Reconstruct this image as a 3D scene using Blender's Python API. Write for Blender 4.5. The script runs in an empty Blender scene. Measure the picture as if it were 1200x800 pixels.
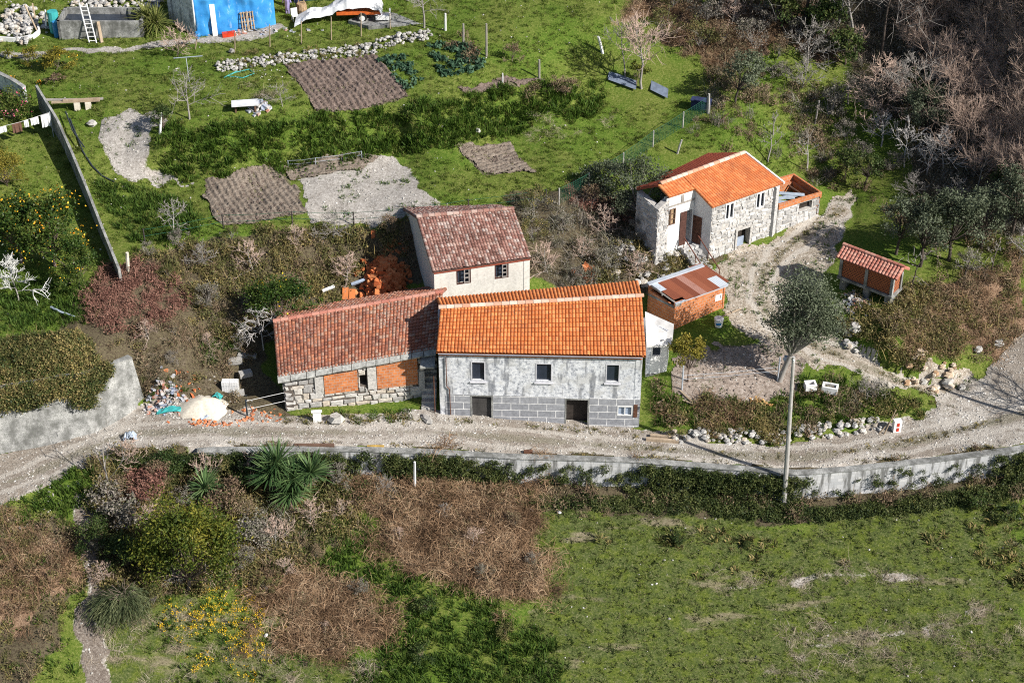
import bpy, math, random
import numpy as np
from mathutils import Vector
SC = bpy.context.scene
R = math.radians

# ------------------------------------------------------------------ camera, light, exposure
F_PX, PITCH, DIST = 2000.0, R(35.0), 105.0
FWD = np.array([0.0, math.cos(PITCH), -math.sin(PITCH)])
UPV = np.array([0.0, math.sin(PITCH), math.cos(PITCH)])
CAM = np.array([0.0, 0.0, 5.0]) - DIST * FWD
cam = bpy.data.cameras.new("camera"); camo = bpy.data.objects.new("camera", cam)
SC.collection.objects.link(camo); SC.camera = camo
camo.location = CAM; camo.rotation_euler = (math.pi / 2 - PITCH, 0, 0)
cam.sensor_width = 36.0; cam.lens = 36.0 * F_PX / 1200.0
cam.clip_start = 1.0; cam.clip_end = 4000.0
SUN_EL = R(36.0); SUN_AZ = (0.87, -0.49)
world = bpy.data.worlds.new("World"); SC.world = world; world.use_nodes = True
wt = world.node_tree; bg = wt.nodes["Background"]
sky = wt.nodes.new("ShaderNodeTexSky"); sky.sky_type = 'NISHITA'; sky.sun_disc = False
sky.sun_elevation = SUN_EL; sky.sun_rotation = math.atan2(SUN_AZ[0], SUN_AZ[1])
wt.links.new(sky.outputs[0], bg.inputs[0]); bg.inputs[1].default_value = 0.066
sun = bpy.data.lights.new("sun", 'SUN'); suno = bpy.data.objects.new("sun", sun)
SC.collection.objects.link(suno)
sun.energy = 5.0; sun.angle = R(0.5); sun.color = (1.0, 0.95, 0.87)
_ce = math.cos(SUN_EL)
suno.rotation_euler = Vector((SUN_AZ[0] * _ce, SUN_AZ[1] * _ce, math.sin(SUN_EL))).to_track_quat('Z', 'Y').to_euler()
suno.location = (30, -30, 80)
vs = SC.view_settings; SC.display_settings.display_device = 'sRGB'
vs.view_transform = 'Standard'; vs.look = 'None'; vs.exposure = 0.5; vs.gamma = 1.0; vs.use_curve_mapping = False
SC.cycles.use_denoising = False; SC.cycles.filter_width = 1.1; SC.cycles.max_bounces = 6; SC.cycles.diffuse_bounces = 2; SC.cycles.glossy_bounces = 2
SC.cycles.transmission_bounces = 2; SC.cycles.transparent_max_bounces = 4

# ------------------------------------------------------------------ helpers
def ray(u, v):
    return np.array([(u - 600.0) / F_PX, 0, 0]) + UPV * ((400.0 - v) / F_PX) + FWD
def at(u, v, z):
    d = ray(u, v); t = (z - CAM[2]) / d[2]; return CAM + d * t
def on_wall(A, B, u, v):
    """where the line of sight meets the vertical plane through A and B: (distance along, height)"""
    A = np.asarray(A)[:2]; B = np.asarray(B)[:2]; t = (B - A) / np.linalg.norm(B - A); n = np.array([t[1], -t[0]])
    d = ray(u, v); k = ((A - CAM[:2]) @ n) / (d[:2] @ n); p = CAM + d * k
    return float((p[:2] - A) @ t), float(p[2])
_T = np.random.default_rng(5).random((8, 256, 256)).astype(np.float32)
def vn(x, y, s=1.0, k=0):
    x = np.asarray(x, dtype=np.float64) / s + 37.3; y = np.asarray(y, dtype=np.float64) / s + 91.7
    xi = np.floor(x).astype(int); yi = np.floor(y).astype(int); fx = x - xi; fy = y - yi
    fx = fx * fx * (3 - 2 * fx); fy = fy * fy * (3 - 2 * fy); T = _T[k % 8]
    a = T[xi & 255, yi & 255]; b = T[(xi + 1) & 255, yi & 255]; c = T[xi & 255, (yi + 1) & 255]; d = T[(xi + 1) & 255, (yi + 1) & 255]
    return (a * (1 - fx) + b * fx) * (1 - fy) + (c * (1 - fx) + d * fx) * fy
def inside(px, py, poly):
    poly = np.asarray(poly, float); r = np.zeros(np.shape(px), bool); n = len(poly); j = n - 1
    for i in range(n):
        xi, yi = poly[i]; xj, yj = poly[j]
        c = ((yi > py) != (yj > py)) & (px < (xj - xi) * (py - yi) / ((yj - yi) if yj != yi else 1e-9) + xi)
        r ^= c; j = i
    return r

ORG = {}
def link(o): SC.collection.objects.link(o); return o
def tag(o, label=None, cat=None, group=None, kind=None):
    if label: o["label"] = label
    if cat: o["category"] = cat
    if group: o["group"] = group
    if kind: o["kind"] = kind
    return o
def thing(name, label, cat, loc, group=None):
    o = bpy.data.objects.new(name, None); link(o); o.location = [float(c) for c in loc]; o.empty_display_size = .3
    ORG[o.name] = np.array(loc, float); return tag(o, label, cat, group)
def mesh_np(name, V, Fq, mat, cv=None, uv=None, smooth=False):
    V = np.asarray(V, np.float32); Fq = np.asarray(Fq, np.int32); k = Fq.shape[1]
    me = bpy.data.meshes.new(name); me.vertices.add(len(V)); me.vertices.foreach_set("co", V.ravel())
    me.loops.add(Fq.size); me.loops.foreach_set("vertex_index", Fq.ravel())
    me.polygons.add(len(Fq)); me.polygons.foreach_set("loop_start", np.arange(0, Fq.size, k, dtype=np.int32))
    if smooth: me.polygons.foreach_set("use_smooth", np.ones(len(Fq), bool))
    me.update(calc_edges=True)
    if cv is not None:
        a = me.attributes.new("cv", 'FLOAT', 'FACE'); a.data.foreach_set("value", np.asarray(cv, np.float32))
    if mat: me.materials.append(mat)
    return me
class MB:
    def __init__(s): s.v = []; s.f = []; s.c = []; s.u = []
    def poly(s, pts, cv=.5, uv=None):
        b = len(s.v); s.v += [tuple(map(float, p)) for p in pts]; s.f.append(tuple(range(b, b + len(pts)))); s.c.append(cv); s.u.append(uv)
    def hexa(s, p, cv=.5):
        """p: four lower corners then four upper corners, both counter clockwise"""
        b = len(s.v); s.v += [tuple(map(float, q)) for q in p]
        for f in ((3, 2, 1, 0), (4, 5, 6, 7), (0, 1, 5, 4), (1, 2, 6, 5), (2, 3, 7, 6), (3, 0, 4, 7)):
            s.f.append(tuple(b + i for i in f)); s.c.append(cv); s.u.append(None)
    def box(s, c, d, rz=0.0, cv=.5, tilt=(0, 0)):
        ca, sa = math.cos(rz), math.sin(rz); p = []
        for z in (-.5, .5):
            for x, y in ((-.5, -.5), (.5, -.5), (.5, .5), (-.5, .5)):
                X, Y, Z = x * d[0], y * d[1], z * d[2]; Z2 = Z + X * tilt[0] + Y * tilt[1]
                p.append((c[0] + X * ca - Y * sa, c[1] + X * sa + Y * ca, c[2] + Z2))
        s.hexa(p, cv)
    def tube(s, pts, rad, n=8, cv=.5, cap=True):
        pts = [Vector(tuple(map(float, p))) for p in pts]; b = len(s.v); m = len(pts)
        if not hasattr(rad, '__len__'): rad = [rad] * m
        for i, p in enumerate(pts):
            d = (pts[min(i + 1, m - 1)] - pts[max(i - 1, 0)]).normalized()
            x = d.cross(Vector((0.13, 0.31, 1)) if abs(d.z) < .95 else Vector((1, .1, 0))).normalized(); y = d.cross(x)
            for k in range(n):
                a = 2 * math.pi * k / n; q = p + (x * math.cos(a) + y * math.sin(a)) * rad[i]; s.v.append(tuple(q))
        for i in range(m - 1):
            for k in range(n):
                k2 = (k + 1) % n; s.f.append((b + i * n + k, b + i * n + k2, b + (i + 1) * n + k2, b + (i + 1) * n + k)); s.c.append(cv); s.u.append(None)
        if cap:
            s.f.append(tuple(b + k for k in range(n))[::-1]); s.c.append(cv); s.u.append(None)
            s.f.append(tuple(b + (m - 1) * n + k for k in range(n))); s.c.append(cv); s.u.append(None)
    def stone(s, c, d, rng, cv=None):
        """a rough field stone: a jittered, rounded octahedral lump"""
        b = len(s.v); cv = rng.random() if cv is None else cv; rz = rng.random() * 6.28; ca, sa = math.cos(rz), math.sin(rz)
        for z, r, n in ((-.5, .55, 6), (0.02, 1.0, 6), (.42, .62, 6)):
            for k in range(n):
                a = 6.283 * k / n + z; q = r * (.5 + .1 * rng.random()); X = q * math.cos(a) * d[0]; Y = q * math.sin(a) * d[1]
                s.v.append((c[0] + X * ca - Y * sa, c[1] + X * sa + Y * ca, c[2] + (z + .12 * (rng.random() - .5)) * d[2]))
        for i in range(2):
            for k in range(6):
                k2 = (k + 1) % 6; s.f.append((b + i * 6 + k, b + i * 6 + k2, b + i * 6 + 6 + k2, b + i * 6 + 6 + k)); s.c.append(cv); s.u.append(None)
        s.f.append(tuple(b + 12 + k for k in range(6))); s.c.append(cv); s.u.append(None)
    def build(s, name, mat, parent=None, smooth=False, org=None):
        o_ = ORG.get(parent.name, np.zeros(3)) if parent is not None else (np.array(org, float) if org is not None else np.zeros(3))
        V = np.asarray(s.v, float) - o_
        me = bpy.data.meshes.new(name); me.from_pydata(V.tolist(), [], s.f)
        a = me.attributes.new("cv", 'FLOAT', 'FACE'); a.data.foreach_set("value", np.asarray(s.c, np.float32))
        if any(u is not None for u in s.u):
            L = me.uv_layers.new(name="uv"); k = 0; arr = np.zeros((len(me.loops), 2), np.float32)
            for f, u in zip(s.f, s.u):
                if u is not None: arr[k:k + len(f)] = u
                k += len(f)
            L.data.foreach_set("uv", arr.ravel())
        if smooth: me.polygons.foreach_set("use_smooth", np.ones(len(me.polygons), bool))
        me.materials.append(mat); me.update()
        o = bpy.data.objects.new(name, me); link(o)
        if parent is not None:
            o.parent = parent; ORG[o.name] = o_
        else:
            o.location = o_
        return o
def child(name, me, parent):
    o = bpy.data.objects.new(name, me); link(o); o.parent = parent; ORG[o.name] = ORG.get(parent.name, np.zeros(3)); return o

# ------------------------------------------------------------------ materials
class NB:
    def __init__(s, name):
        s.m = bpy.data.materials.new(name); s.m.use_nodes = True; s.t = s.m.node_tree; s.b = s.t.nodes["Principled BSDF"]
        s.out = s.t.nodes["Material Output"]; s.b.inputs["Specular IOR Level"].default_value = .25
    def n(s, ty, **kw):
        x = s.t.nodes.new("ShaderNode" + ty)
        for k, v in kw.items():
            if hasattr(x, k): setattr(x, k, v)
            else: s.set(x.inputs[k.replace('_', ' ')], v)
        return x
    def set(s, i, v):
        if hasattr(v, 'is_output'): s.t.links.new(v, i)
        else: i.default_value = v if not isinstance(v, tuple) or len(v) != 3 or i.type == 'VECTOR' else (*v, 1)
    def noise(s, scale, vec=None, detail=4, rough=.6):
        x = s.n("TexNoise"); x.inputs["Scale"].default_value = scale; x.inputs["Detail"].default_value = detail; x.inputs["Roughness"].default_value = rough
        s.set(x.inputs["Vector"], vec if vec is not None else s.pos()); return x.outputs[0]
    def pos(s):
        if not hasattr(s, '_p'): s._p = s.n("TexCoord").outputs["Object"]
        return s._p
    def scale(s, vec, sc):
        x = s.n("Mapping"); s.set(x.inputs[0], vec); x.inputs["Scale"].default_value = sc; return x.outputs[0]
    def attr(s, name, what=2):
        x = s.n("Attribute"); x.attribute_name = name; return x.outputs[what]
    def ramp(s, fac, stops):
        x = s.n("ValToRGB"); cr = x.color_ramp
        while len(cr.elements) < len(stops): cr.elements.new(.5)
        for e, (p, c) in zip(cr.elements, stops): e.position = p; e.color = (*c, 1) if len(c) == 3 else c
        s.set(x.inputs[0], fac); return x.outputs[0]
    def math(s, op, a, b=0.0, clamp=False):
        x = s.n("Math"); x.operation = op; x.use_clamp = clamp; s.set(x.inputs[0], a); s.set(x.inputs[1], b); return x.outputs[0]
    def mix(s, f, a, b, mode='MIX'):
        x = s.n("MixRGB"); x.blend_type = mode; s.set(x.inputs[0], f); s.set(x.inputs[1], a); s.set(x.inputs[2], b); return x.outputs[0]
    def step(s, v, lo, hi):
        x = s.n("MapRange"); x.interpolation_type = 'SMOOTHSTEP'; s.set(x.inputs[0], v); x.inputs[1].default_value = lo; x.inputs[2].default_value = hi; return x.outputs[0]
    def fin(s, col, rough=.85, bump=None, bs=.3, dist=.03, spec=None):
        s.set(s.b.inputs["Base Color"], col); s.set(s.b.inputs["Roughness"], rough)
        if spec is not None: s.b.inputs["Specular IOR Level"].default_value = spec
        if bump is not None:
            x = s.n("Bump"); x.inputs["Strength"].default_value = bs; x.inputs["Distance"].default_value = dist; s.set(x.inputs["Height"], bump); s.t.links.new(x.outputs[0], s.b.inputs["Normal"])
        return s.m
def m_plain(name, c, rough=.7, var=.25, sc=3.0, spec=.25):
    b = NB(name); n = b.noise(sc); d = tuple(x * (1 - var) for x in c); e = tuple(min(1, x * (1 + var)) for x in c)
    return b.fin(b.ramp(n, [(.3, d), (.7, e)]), rough, n, .15, .02, spec)
def m_leaf(name, cols, trans=.25, rough=.6):
    """leaf colours picked leaf by leaf and plant by plant"""
    b = NB(name); oi = b.n("ObjectInfo").outputs["Random"]
    big = b.step(b.noise(.55, b.n("NewGeometry").outputs["Position"], 4), .36, .64)
    f = b.math('ADD', b.math('MULTIPLY', b.attr("cv"), .55), b.math('ADD', b.math('MULTIPLY', oi, .17), b.math('MULTIPLY', big, .28)))
    k = len(cols); col = b.ramp(f, [((i + .5) / k, c) for i, c in enumerate(cols)])
    b.fin(col, rough, spec=.15)
    if trans > 0:
        t = b.n("BsdfTranslucent"); b.set(t.inputs[0], col); mx = b.n("MixShader"); mx.inputs[0].default_value = trans
        b.t.links.new(b.b.outputs[0], mx.inputs[1]); b.t.links.new(t.outputs[0], mx.inputs[2]); b.t.links.new(mx.outputs[0], b.out.inputs[0])
    return b.m
def m_wood(name, a, c):
    b = NB(name); n = b.noise(6, b.scale(b.pos(), (1, 1, .25))); n2 = b.noise(1.2)
    return b.fin(b.mix(.5, b.ramp(n, [(.3, a), (.7, c)]), b.ramp(n2, [(.3, a), (.7, c)])), .9, n, .4)
def m_tile(name, cols, lichen=None, lf=.55, dirt=.3, mark=None):
    """roof tile: colour by tile, weather blotches, lichen"""
    b = NB(name); k = len(cols); col = b.ramp(b.attr("cv"), [((i + .5) / k, c) for i, c in enumerate(cols)])
    col = b.mix(b.math('MULTIPLY', b.step(b.noise(.9), .45, .7), dirt), col, (.09, .05, .04))
    col = b.mix(b.math('MULTIPLY', b.step(b.noise(14), .5, .75), .35), col, (.12, .07, .05))
    if lichen:
        w = b.math('MULTIPLY', b.step(b.noise(9, detail=6), lf, lf + .1), b.step(b.noise(.35), .35, .65)); col = b.mix(w, col, lichen)
    return b.fin(col, .8, b.noise(20), .25, .02)
MAT = {}
def mats():
    M = MAT
    # plaster of the main house
    b = NB("weathered_plaster"); n1 = b.noise(.9, detail=6); n2 = b.noise(5, detail=8, rough=.7); st = b.noise(1.6, b.scale(b.pos(), (1.6, 1.6, .35)), detail=6)
    c = b.ramp(n2, [(.36, (.24, .26, .30)), (.45, (.54, .56, .61)), (.54, (.73, .75, .79)), (.66, (.86, .87, .89))])
    c = b.mix(b.step(n1, .5, .6), c, b.mix(.6, c, (.55, .55, .54)))
    c = b.mix(b.math('MULTIPLY', b.step(st, .52, .64), .7), c, (.15, .16, .185))
    c = b.mix(b.math('MULTIPLY', b.step(b.noise(22, detail=5), .56, .68), .5), c, (.13, .13, .14))
    M['plaster'] = b.fin(c, .9, n2, .35)
    b = NB("painted_block_joints"); br = b.n("TexBrick"); uv = b.n("TexCoord").outputs["UV"]; b.set(br.inputs["Vector"], uv)
    br.inputs["Scale"].default_value = 1.0; br.inputs["Brick Width"].default_value = 1.12; br.inputs["Row Height"].default_value = .52; br.inputs["Mortar Size"].default_value = .022; br.inputs["Mortar Smooth"].default_value = .2
    br.inputs["Color1"].default_value = (.29, .30, .33, 1); br.inputs["Color2"].default_value = (.36, .37, .40, 1); br.inputs["Mortar"].default_value = (.80, .80, .80, 1)
    n = b.noise(4, detail=8, rough=.7); c = b.mix(.7, br.outputs[0], b.ramp(n, [(.3, (.5, .5, .5)), (.5, (.9, .9, .9)), (.7, (1.25, 1.25, 1.25))]), 'MULTIPLY')
    M['blockband'] = b.fin(c, .9, n, .3)
    b = NB("cream_limewash"); n = b.noise(.7, detail=6); n2 = b.noise(6, detail=6); st = b.noise(1.5, b.scale(b.pos(), (2, 2, .3)), detail=5)
    c = b.ramp(n, [(.35, (.56, .54, .49)), (.65, (.70, .68, .62))]); c = b.mix(b.math('MULTIPLY', b.step(st, .52, .75), .55), c, (.34, .33, .31)); c = b.mix(.25, c, b.ramp(n2, [(.35, (.4, .38, .36)), (.6, (.85, .83, .79))]))
    M['cream'] = b.fin(c, .9, n2, .2)
    b = NB("white_limewash"); n = b.noise(1.3, detail=6); M['white'] = b.fin(b.ramp(n, [(.3, (.62, .62, .62)), (.6, (.82, .82, .81))]), .85, n, .1)
    # concrete with damp stains
    b = NB("stained_concrete"); n = b.noise(1.2, detail=8, rough=.7); st = b.noise(1.4, b.scale(b.pos(), (1.3, 1.3, .3)), detail=6); n3 = b.noise(16, detail=4)
    c = b.ramp(n, [(.38, (.13, .13, .125)), (.5, (.27, .27, .265)), (.62, (.42, .42, .41))]); c = b.mix(b.math('MULTIPLY', b.step(st, .5, .68), .75), c, (.12, .12, .115)); c = b.mix(b.math('MULTIPLY', b.step(n3, .50, .58), .6), c, (.12, .13, .11))
    M['concrete'] = b.fin(c, .92, n, .4)
    b = NB("pale_blockwork"); br = b.n("TexBrick"); b.set(br.inputs["Vector"], b.n("TexCoord").outputs["UV"]); br.inputs["Scale"].default_value = 1; br.inputs["Brick Width"].default_value = .5; br.inputs["Row Height"].default_value = .24; br.inputs["Mortar Size"].default_value = .012
    br.inputs["Color1"].default_value = (.46, .47, .49, 1); br.inputs["Color2"].default_value = (.60, .60, .61, 1); br.inputs["Mortar"].default_value = (.45, .45, .45, 1)
    st = b.noise(1.6, b.scale(b.pos(), (1.8, 1.8, .25)), detail=6); c = b.mix(b.math('MULTIPLY', b.step(st, .46, .62), .85), br.outputs[0], (.12, .12, .115)); M['blockwork'] = b.fin(c, .9, b.noise(8), .3)
    # granite stones
    b = NB("granite"); cv = b.attr("cv"); n = b.noise(7, detail=8, rough=.7); c = b.ramp(cv, [(0, (.30, .29, .28)), (.35, (.44, .43, .42)), (.7, (.55, .53, .50)), (1, (.48, .41, .33))])
    c = b.mix(.8, c, b.ramp(n, [(.3, (.4, .4, .42)), (.5, (.95, .95, .95)), (.7, (1.35, 1.33, 1.3))]), 'MULTIPLY'); c = b.mix(b.math('MULTIPLY', b.step(b.noise(2.3, detail=6), .55, .7), .5), c, (.17, .16, .12))
    M['granite'] = b.fin(c, .92, n, .6)
    b = NB("pale_stone"); cv = b.attr("cv"); n = b.noise(9, detail=6); c = b.mix(.8, b.ramp(cv, [(0, (.27, .26, .245)), (.5, (.43, .415, .39)), (1, (.58, .56, .53))]), b.ramp(n, [(.3, (.5, .5, .5)), (.7, (1.2, 1.2, 1.2))]), 'MULTIPLY'); M['palestone'] = b.fin(c, .92, n, .5)
    b = NB('ochre_rock'); n = b.noise(5, detail=6); M['ochrestone'] = b.fin(b.mix(.7, b.ramp(b.attr('cv'), [(0, (.42, .27, .16)), (.5, (.55, .42, .30)), (1, (.66, .58, .48))]), b.ramp(n, [(.3, (.5, .5, .5)), (.7, (1.2, 1.2, 1.2))]), 'MULTIPLY'), .92, n, .5)
    M['mortar'] = m_plain("earth_mortar", (.13, .11, .095), .95, .4, 6)
    # orange hollow brick
    b = NB("hollow_brick"); br = b.n("TexBrick"); b.set(br.inputs["Vector"], b.n("TexCoord").outputs["UV"]); br.inputs["Scale"].default_value = 1; br.inputs["Brick Width"].default_value = .32; br.inputs["Row Height"].default_value = .21; br.inputs["Mortar Size"].default_value = .012
    br.inputs["Color1"].default_value = (.46, .15, .055, 1); br.inputs["Color2"].default_value = (.60, .23, .09, 1); br.inputs["Mortar"].default_value = (.40, .33, .28, 1)
    n = b.noise(3, detail=6); c = b.mix(.6, br.outputs[0], b.ramp(n, [(.3, (.6, .6, .6)), (.7, (1.25, 1.2, 1.15))]), 'MULTIPLY'); M['brick'] = b.fin(c, .9, n, .3)
    b = NB("perforated_brick"); br = b.n("TexBrick"); b.set(br.inputs["Vector"], b.n("TexCoord").outputs["UV"]); br.inputs["Scale"].default_value = 1; br.inputs["Brick Width"].default_value = .2; br.inputs["Row Height"].default_value = .13; br.inputs["Mortar Size"].default_value = .022
    br.inputs["Color1"].default_value = (.46, .15, .06, 1); br.inputs["Color2"].default_value = (.36, .11, .05, 1); br.inputs["Mortar"].default_value = (.10, .04, .025, 1); M['ventbrick'] = b.fin(br.outputs[0], .9, br.outputs[1], -.5)
    M['loosebrick'] = m_leaf("loose_brick", [(.32, .09, .04), (.50, .15, .06), (.62, .24, .10), (.45, .2, .12)], 0, .9)
    # roofs
    M['tile_new'] = m_tile("new_orange_tile", [(.50, .15, .045), (.62, .20, .06), (.56, .18, .055), (.70, .26, .09)], (.34, .17, .10), .53, .22)
    M['tile_old'] = m_tile("old_red_tile", [(.21, .085, .058), (.36, .13, .075), (.27, .105, .07), (.46, .18, .095), (.32, .14, .10), (.40, .24, .175)], (.40, .36, .30), .53, .22)
    M['tile_grey'] = m_tile("old_brown_tile", [(.20, .10, .08), (.32, .16, .13), (.27, .145, .12), (.40, .235, .19), (.47, .37, .33)], (.42, .39, .35), .54, .4)
    M['tile_worn'] = m_tile("worn_orange_tile", [(.60, .19, .065), (.68, .23, .08), (.55, .18, .07), (.72, .28, .11)], (.16, .10, .08), .6, .22)
    M['tile_pink'] = m_tile("dusty_pink_tile", [(.40, .15, .11), (.46, .20, .15), (.50, .26, .2)], (.6, .5, .45), .6, .2)
    M['tile_red'] = m_tile("dark_red_tile", [(.30, .07, .04), (.36, .09, .05)], None, dirt=.2)
    M['ridge'] = m_tile("mortared_ridge_tile", [(.60, .42, .33), (.68, .55, .46), (.55, .30, .2)], None, dirt=.1)
    b = NB("rusty_sheet"); n = b.noise(1.1, b.scale(b.pos(), (1, 1, 1)), detail=6); cv = b.attr("cv"); c = b.ramp(cv, [(.0, (.16, .05, .03)), (.4, (.26, .085, .045)), (.7, (.34, .13, .08)), (.8, (.42, .33, .32)), (.9, (.48, .54, .60)), (1, (.5, .56, .63))]); c = b.mix(b.math('MULTIPLY', b.step(n, .5, .7), .5), c, (.15, .05, .03)); M['rust'] = b.fin(c, .6, n, .1)
    M['slab'] = m_plain("lichened_slab", (.34, .34, .32), .9, .45, 5)
    M['metal'] = m_plain("galvanised_metal", (.42, .46, .52), .4, .15, 2, .5)
    M['darkmetal'] = m_plain("dark_iron", (.06, .05, .05), .6, .3, 4)
    M['whitepaint'] = m_plain("white_paint", (.78, .78, .78), .5, .1, 4)
    M['shutter'] = m_plain("brown_shutter", (.085, .04, .032), .7, .35, 6)
    M['door_brown'] = m_plain("brown_door", (.12, .055, .035), .6, .4, 5)
    M['glass'] = m_plain("dull_glass", (.03, .04, .06), .12, .2, 2, .6)
    M['shadow_int'] = m_plain("painted_interior_shade", (.035, .028, .024), .9, .4, 4)  # near-black colour stands in for the unlit inside of openings
    M['bluegrey'] = m_plain("blue_grey_board", (.30, .36, .46), .6, .2, 3)
    M['timber'] = m_wood("weathered_timber", (.22, .16, .11), (.50, .40, .29)); M['timber_grey'] = m_wood("grey_timber", (.20, .18, .165), (.42, .39, .36)); M['timber_dark'] = m_wood("dark_timber", (.09, .055, .04), (.2, .12, .085))
    M['pole'] = m_plain("concrete_pole", (.40, .385, .37), .85, .2, 3)
    # cloths and plastics
    b = NB("blue_tarpaulin"); n = b.noise(1.1, detail=5); n2 = b.noise(4, b.scale(b.pos(), (1, 1, .4)), detail=5)
    M['tarp'] = b.fin(b.mix(b.math('MULTIPLY', b.step(n2, .58, .7), .45), b.ramp(n, [(.3, (.02, .19, .52)), (.7, (.06, .33, .72))]), (.42, .58, .78)), .4, n, .5, .1, .4)
    M['whitetarp'] = m_plain("white_sheeting", (.70, .71, .74), .5, .2, 1.5); M['redpaint'] = m_plain("red_paint", (.55, .05, .02), .45, .25, 4); M['orangepaint'] = m_plain("orange_paint", (.60, .13, .03), .5, .25, 4)
    M['rubber'] = m_plain("black_rubber", (.02, .02, .02), .8, .3, 6); M['teal'] = m_plain("teal_plastic", (.05, .36, .36), .5, .2, 3); M['bluepl'] = m_plain("blue_plastic", (.04, .22, .50), .4, .2, 3)
    M['greenpl'] = m_plain("green_sheet", (.02, .07, .06), .6, .3, 2); M['greennet'] = m_plain("green_netting", (.02, .10, .06), .7, .3, 5); M['navy'] = m_plain("navy_cloth", (.03, .04, .10), .9, .4, 3); M['lilac'] = m_plain("lilac_cloth", (.30, .26, .48), .9, .4, 3); M['brownb'] = m_plain("brown_cloth", (.13, .07, .05), .9, .3, 3)
    M['tan'] = m_plain("tan_wicker", (.36, .25, .15), .9, .4, 8); M['ochre'] = m_plain("ochre_board", (.42, .27, .06), .8, .4, 3); M['darksheet'] = m_plain('dark_blue_grey_sheet', (.17, .205, .27), .5, .25, 3); M['maroon'] = m_plain("maroon_wall", (.17, .04, .035), .8, .2, 3); M['pipe'] = m_plain("black_hose", (.03, .04, .05), .6, .3, 3); M['greyblue_pipe'] = m_plain("pale_blue_pipe", (.36, .42, .50), .4, .2, 3)
    M['logs'] = m_leaf("cut_firewood", [(.34, .17, .07), (.5, .29, .12), (.62, .42, .2)], 0, .9); M['rubbish'] = m_leaf("mixed_rubbish", [(.5, .49, .47), (.36, .14, .09), (.5, .46, .42), (.22, .26, .36), (.6, .6, .6), (.26, .22, .18), (.2, .3, .27)], 0, .8)
    M['sand'] = m_plain("builders_sand", (.62, .57, .48), .95, .18, 6)
    # barks and leaves
    M['bark'] = m_wood("brown_bark", (.10, .075, .06), (.26, .20, .17)); M['bark_grey'] = m_wood("grey_bark", (.20, .185, .17), (.40, .37, .345)); M['bark_pink'] = m_wood("pinkish_twigs", (.33, .235, .19), (.68, .52, .43)); M['bark_dark'] = m_wood("dark_bark", (.045, .035, .03), (.13, .105, .09)); M['bark_white'] = m_wood("bleached_branches", (.34, .32, .31), (.58, .55, .53))
    M['grass'] = m_leaf("meadow_grass", [(0.042, 0.068, 0.014), (0.078, 0.122, 0.021), (0.120, 0.162, 0.028), (0.199, 0.190, 0.068), (0.136, 0.180, 0.034)], .3)
    M['grass_rich'] = m_leaf("lush_grass", [(0.027, 0.057, 0.012), (0.054, 0.104, 0.018), (0.081, 0.142, 0.024), (0.121, 0.171, 0.036)], .3)
    M['grass_field'] = m_leaf("rough_pasture", [(0.036, 0.059, 0.019), (0.066, 0.101, 0.024), (0.112, 0.138, 0.037), (0.224, 0.212, 0.105), (0.086, 0.127, 0.026)], .25)
    M['straw'] = m_leaf("dead_bracken", [(.075, .045, .026), (.20, .122, .07), (.33, .215, .13), (.47, .345, .225)], .1, .85)
    M['grass_lawn'] = m_leaf('lawn_grass', [(.045, .085, .014), (.085, .145, .02), (.135, .195, .03), (.24, .26, .08)], .25)
    M['grass_bank'] = m_leaf('bank_grass', [(.03, .062, .01), (.055, .11, .015), (.085, .15, .022), (.14, .19, .04)], .25)
    M['mimosa'] = m_leaf('bright_yellow_green_leaves', [(.05, .06, .012), (.12, .12, .02), (.22, .19, .03), (.34, .28, .06)], .25)
    M['straw_pale'] = m_leaf("bleached_grass", [(.22, .17, .12), (.38, .31, .23), (.52, .45, .36)], .1, .85)
    M['bramble'] = m_leaf("bramble_leaves", [(0.048, 0.051, 0.020), (0.085, 0.093, 0.031), (0.145, 0.145, 0.051), (0.221, 0.170, 0.076), (0.340, 0.272, 0.102)], .15)
    M['bramble_brown'] = m_leaf("dry_bramble", [(0.080, 0.056, 0.040), (0.160, 0.112, 0.072), (0.256, 0.176, 0.120), (0.144, 0.136, 0.064), (0.368, 0.280, 0.200)], .1, .8)
    M['bramble_grey'] = m_leaf("grey_thicket", [(0.083, 0.072, 0.060), (0.165, 0.147, 0.128), (0.270, 0.240, 0.210), (0.105, 0.112, 0.060), (0.405, 0.367, 0.330)], .1, .8)
    M['bramble_red'] = m_leaf("red_bramble", [(0.115, 0.054, 0.043), (0.209, 0.101, 0.078), (0.311, 0.169, 0.128), (0.149, 0.095, 0.068)], .1, .8)
    M['ivy'] = m_leaf("ivy_leaves", [(0.021, 0.035, 0.014), (0.045, 0.067, 0.022), (0.088, 0.109, 0.032), (0.160, 0.168, 0.064)], .15, .5)
    M['olive'] = m_leaf("olive_leaves", [(0.047, 0.058, 0.033), (0.085, 0.104, 0.063), (0.132, 0.156, 0.098), (0.204, 0.235, 0.156)], .15, .5)
    M['citrus'] = m_leaf("citrus_leaves", [(0.016, 0.039, 0.010), (0.039, 0.078, 0.016), (0.078, 0.117, 0.023), (0.143, 0.156, 0.039)], .2, .4)
    M['acacia'] = m_leaf("yellowing_leaves", [(0.030, 0.053, 0.012), (0.083, 0.112, 0.018), (0.180, 0.180, 0.030), (0.330, 0.270, 0.045)], .2, .5)
    M['evergreen'] = m_leaf("evergreen_leaves", [(0.019, 0.035, 0.013), (0.040, 0.072, 0.021), (0.080, 0.112, 0.032), (0.144, 0.152, 0.048)], .15, .5)
    M['needle'] = m_leaf("feathery_foliage", [(0.028, 0.042, 0.020), (0.070, 0.091, 0.042), (0.126, 0.147, 0.070), (0.196, 0.210, 0.105)], .2)
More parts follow.
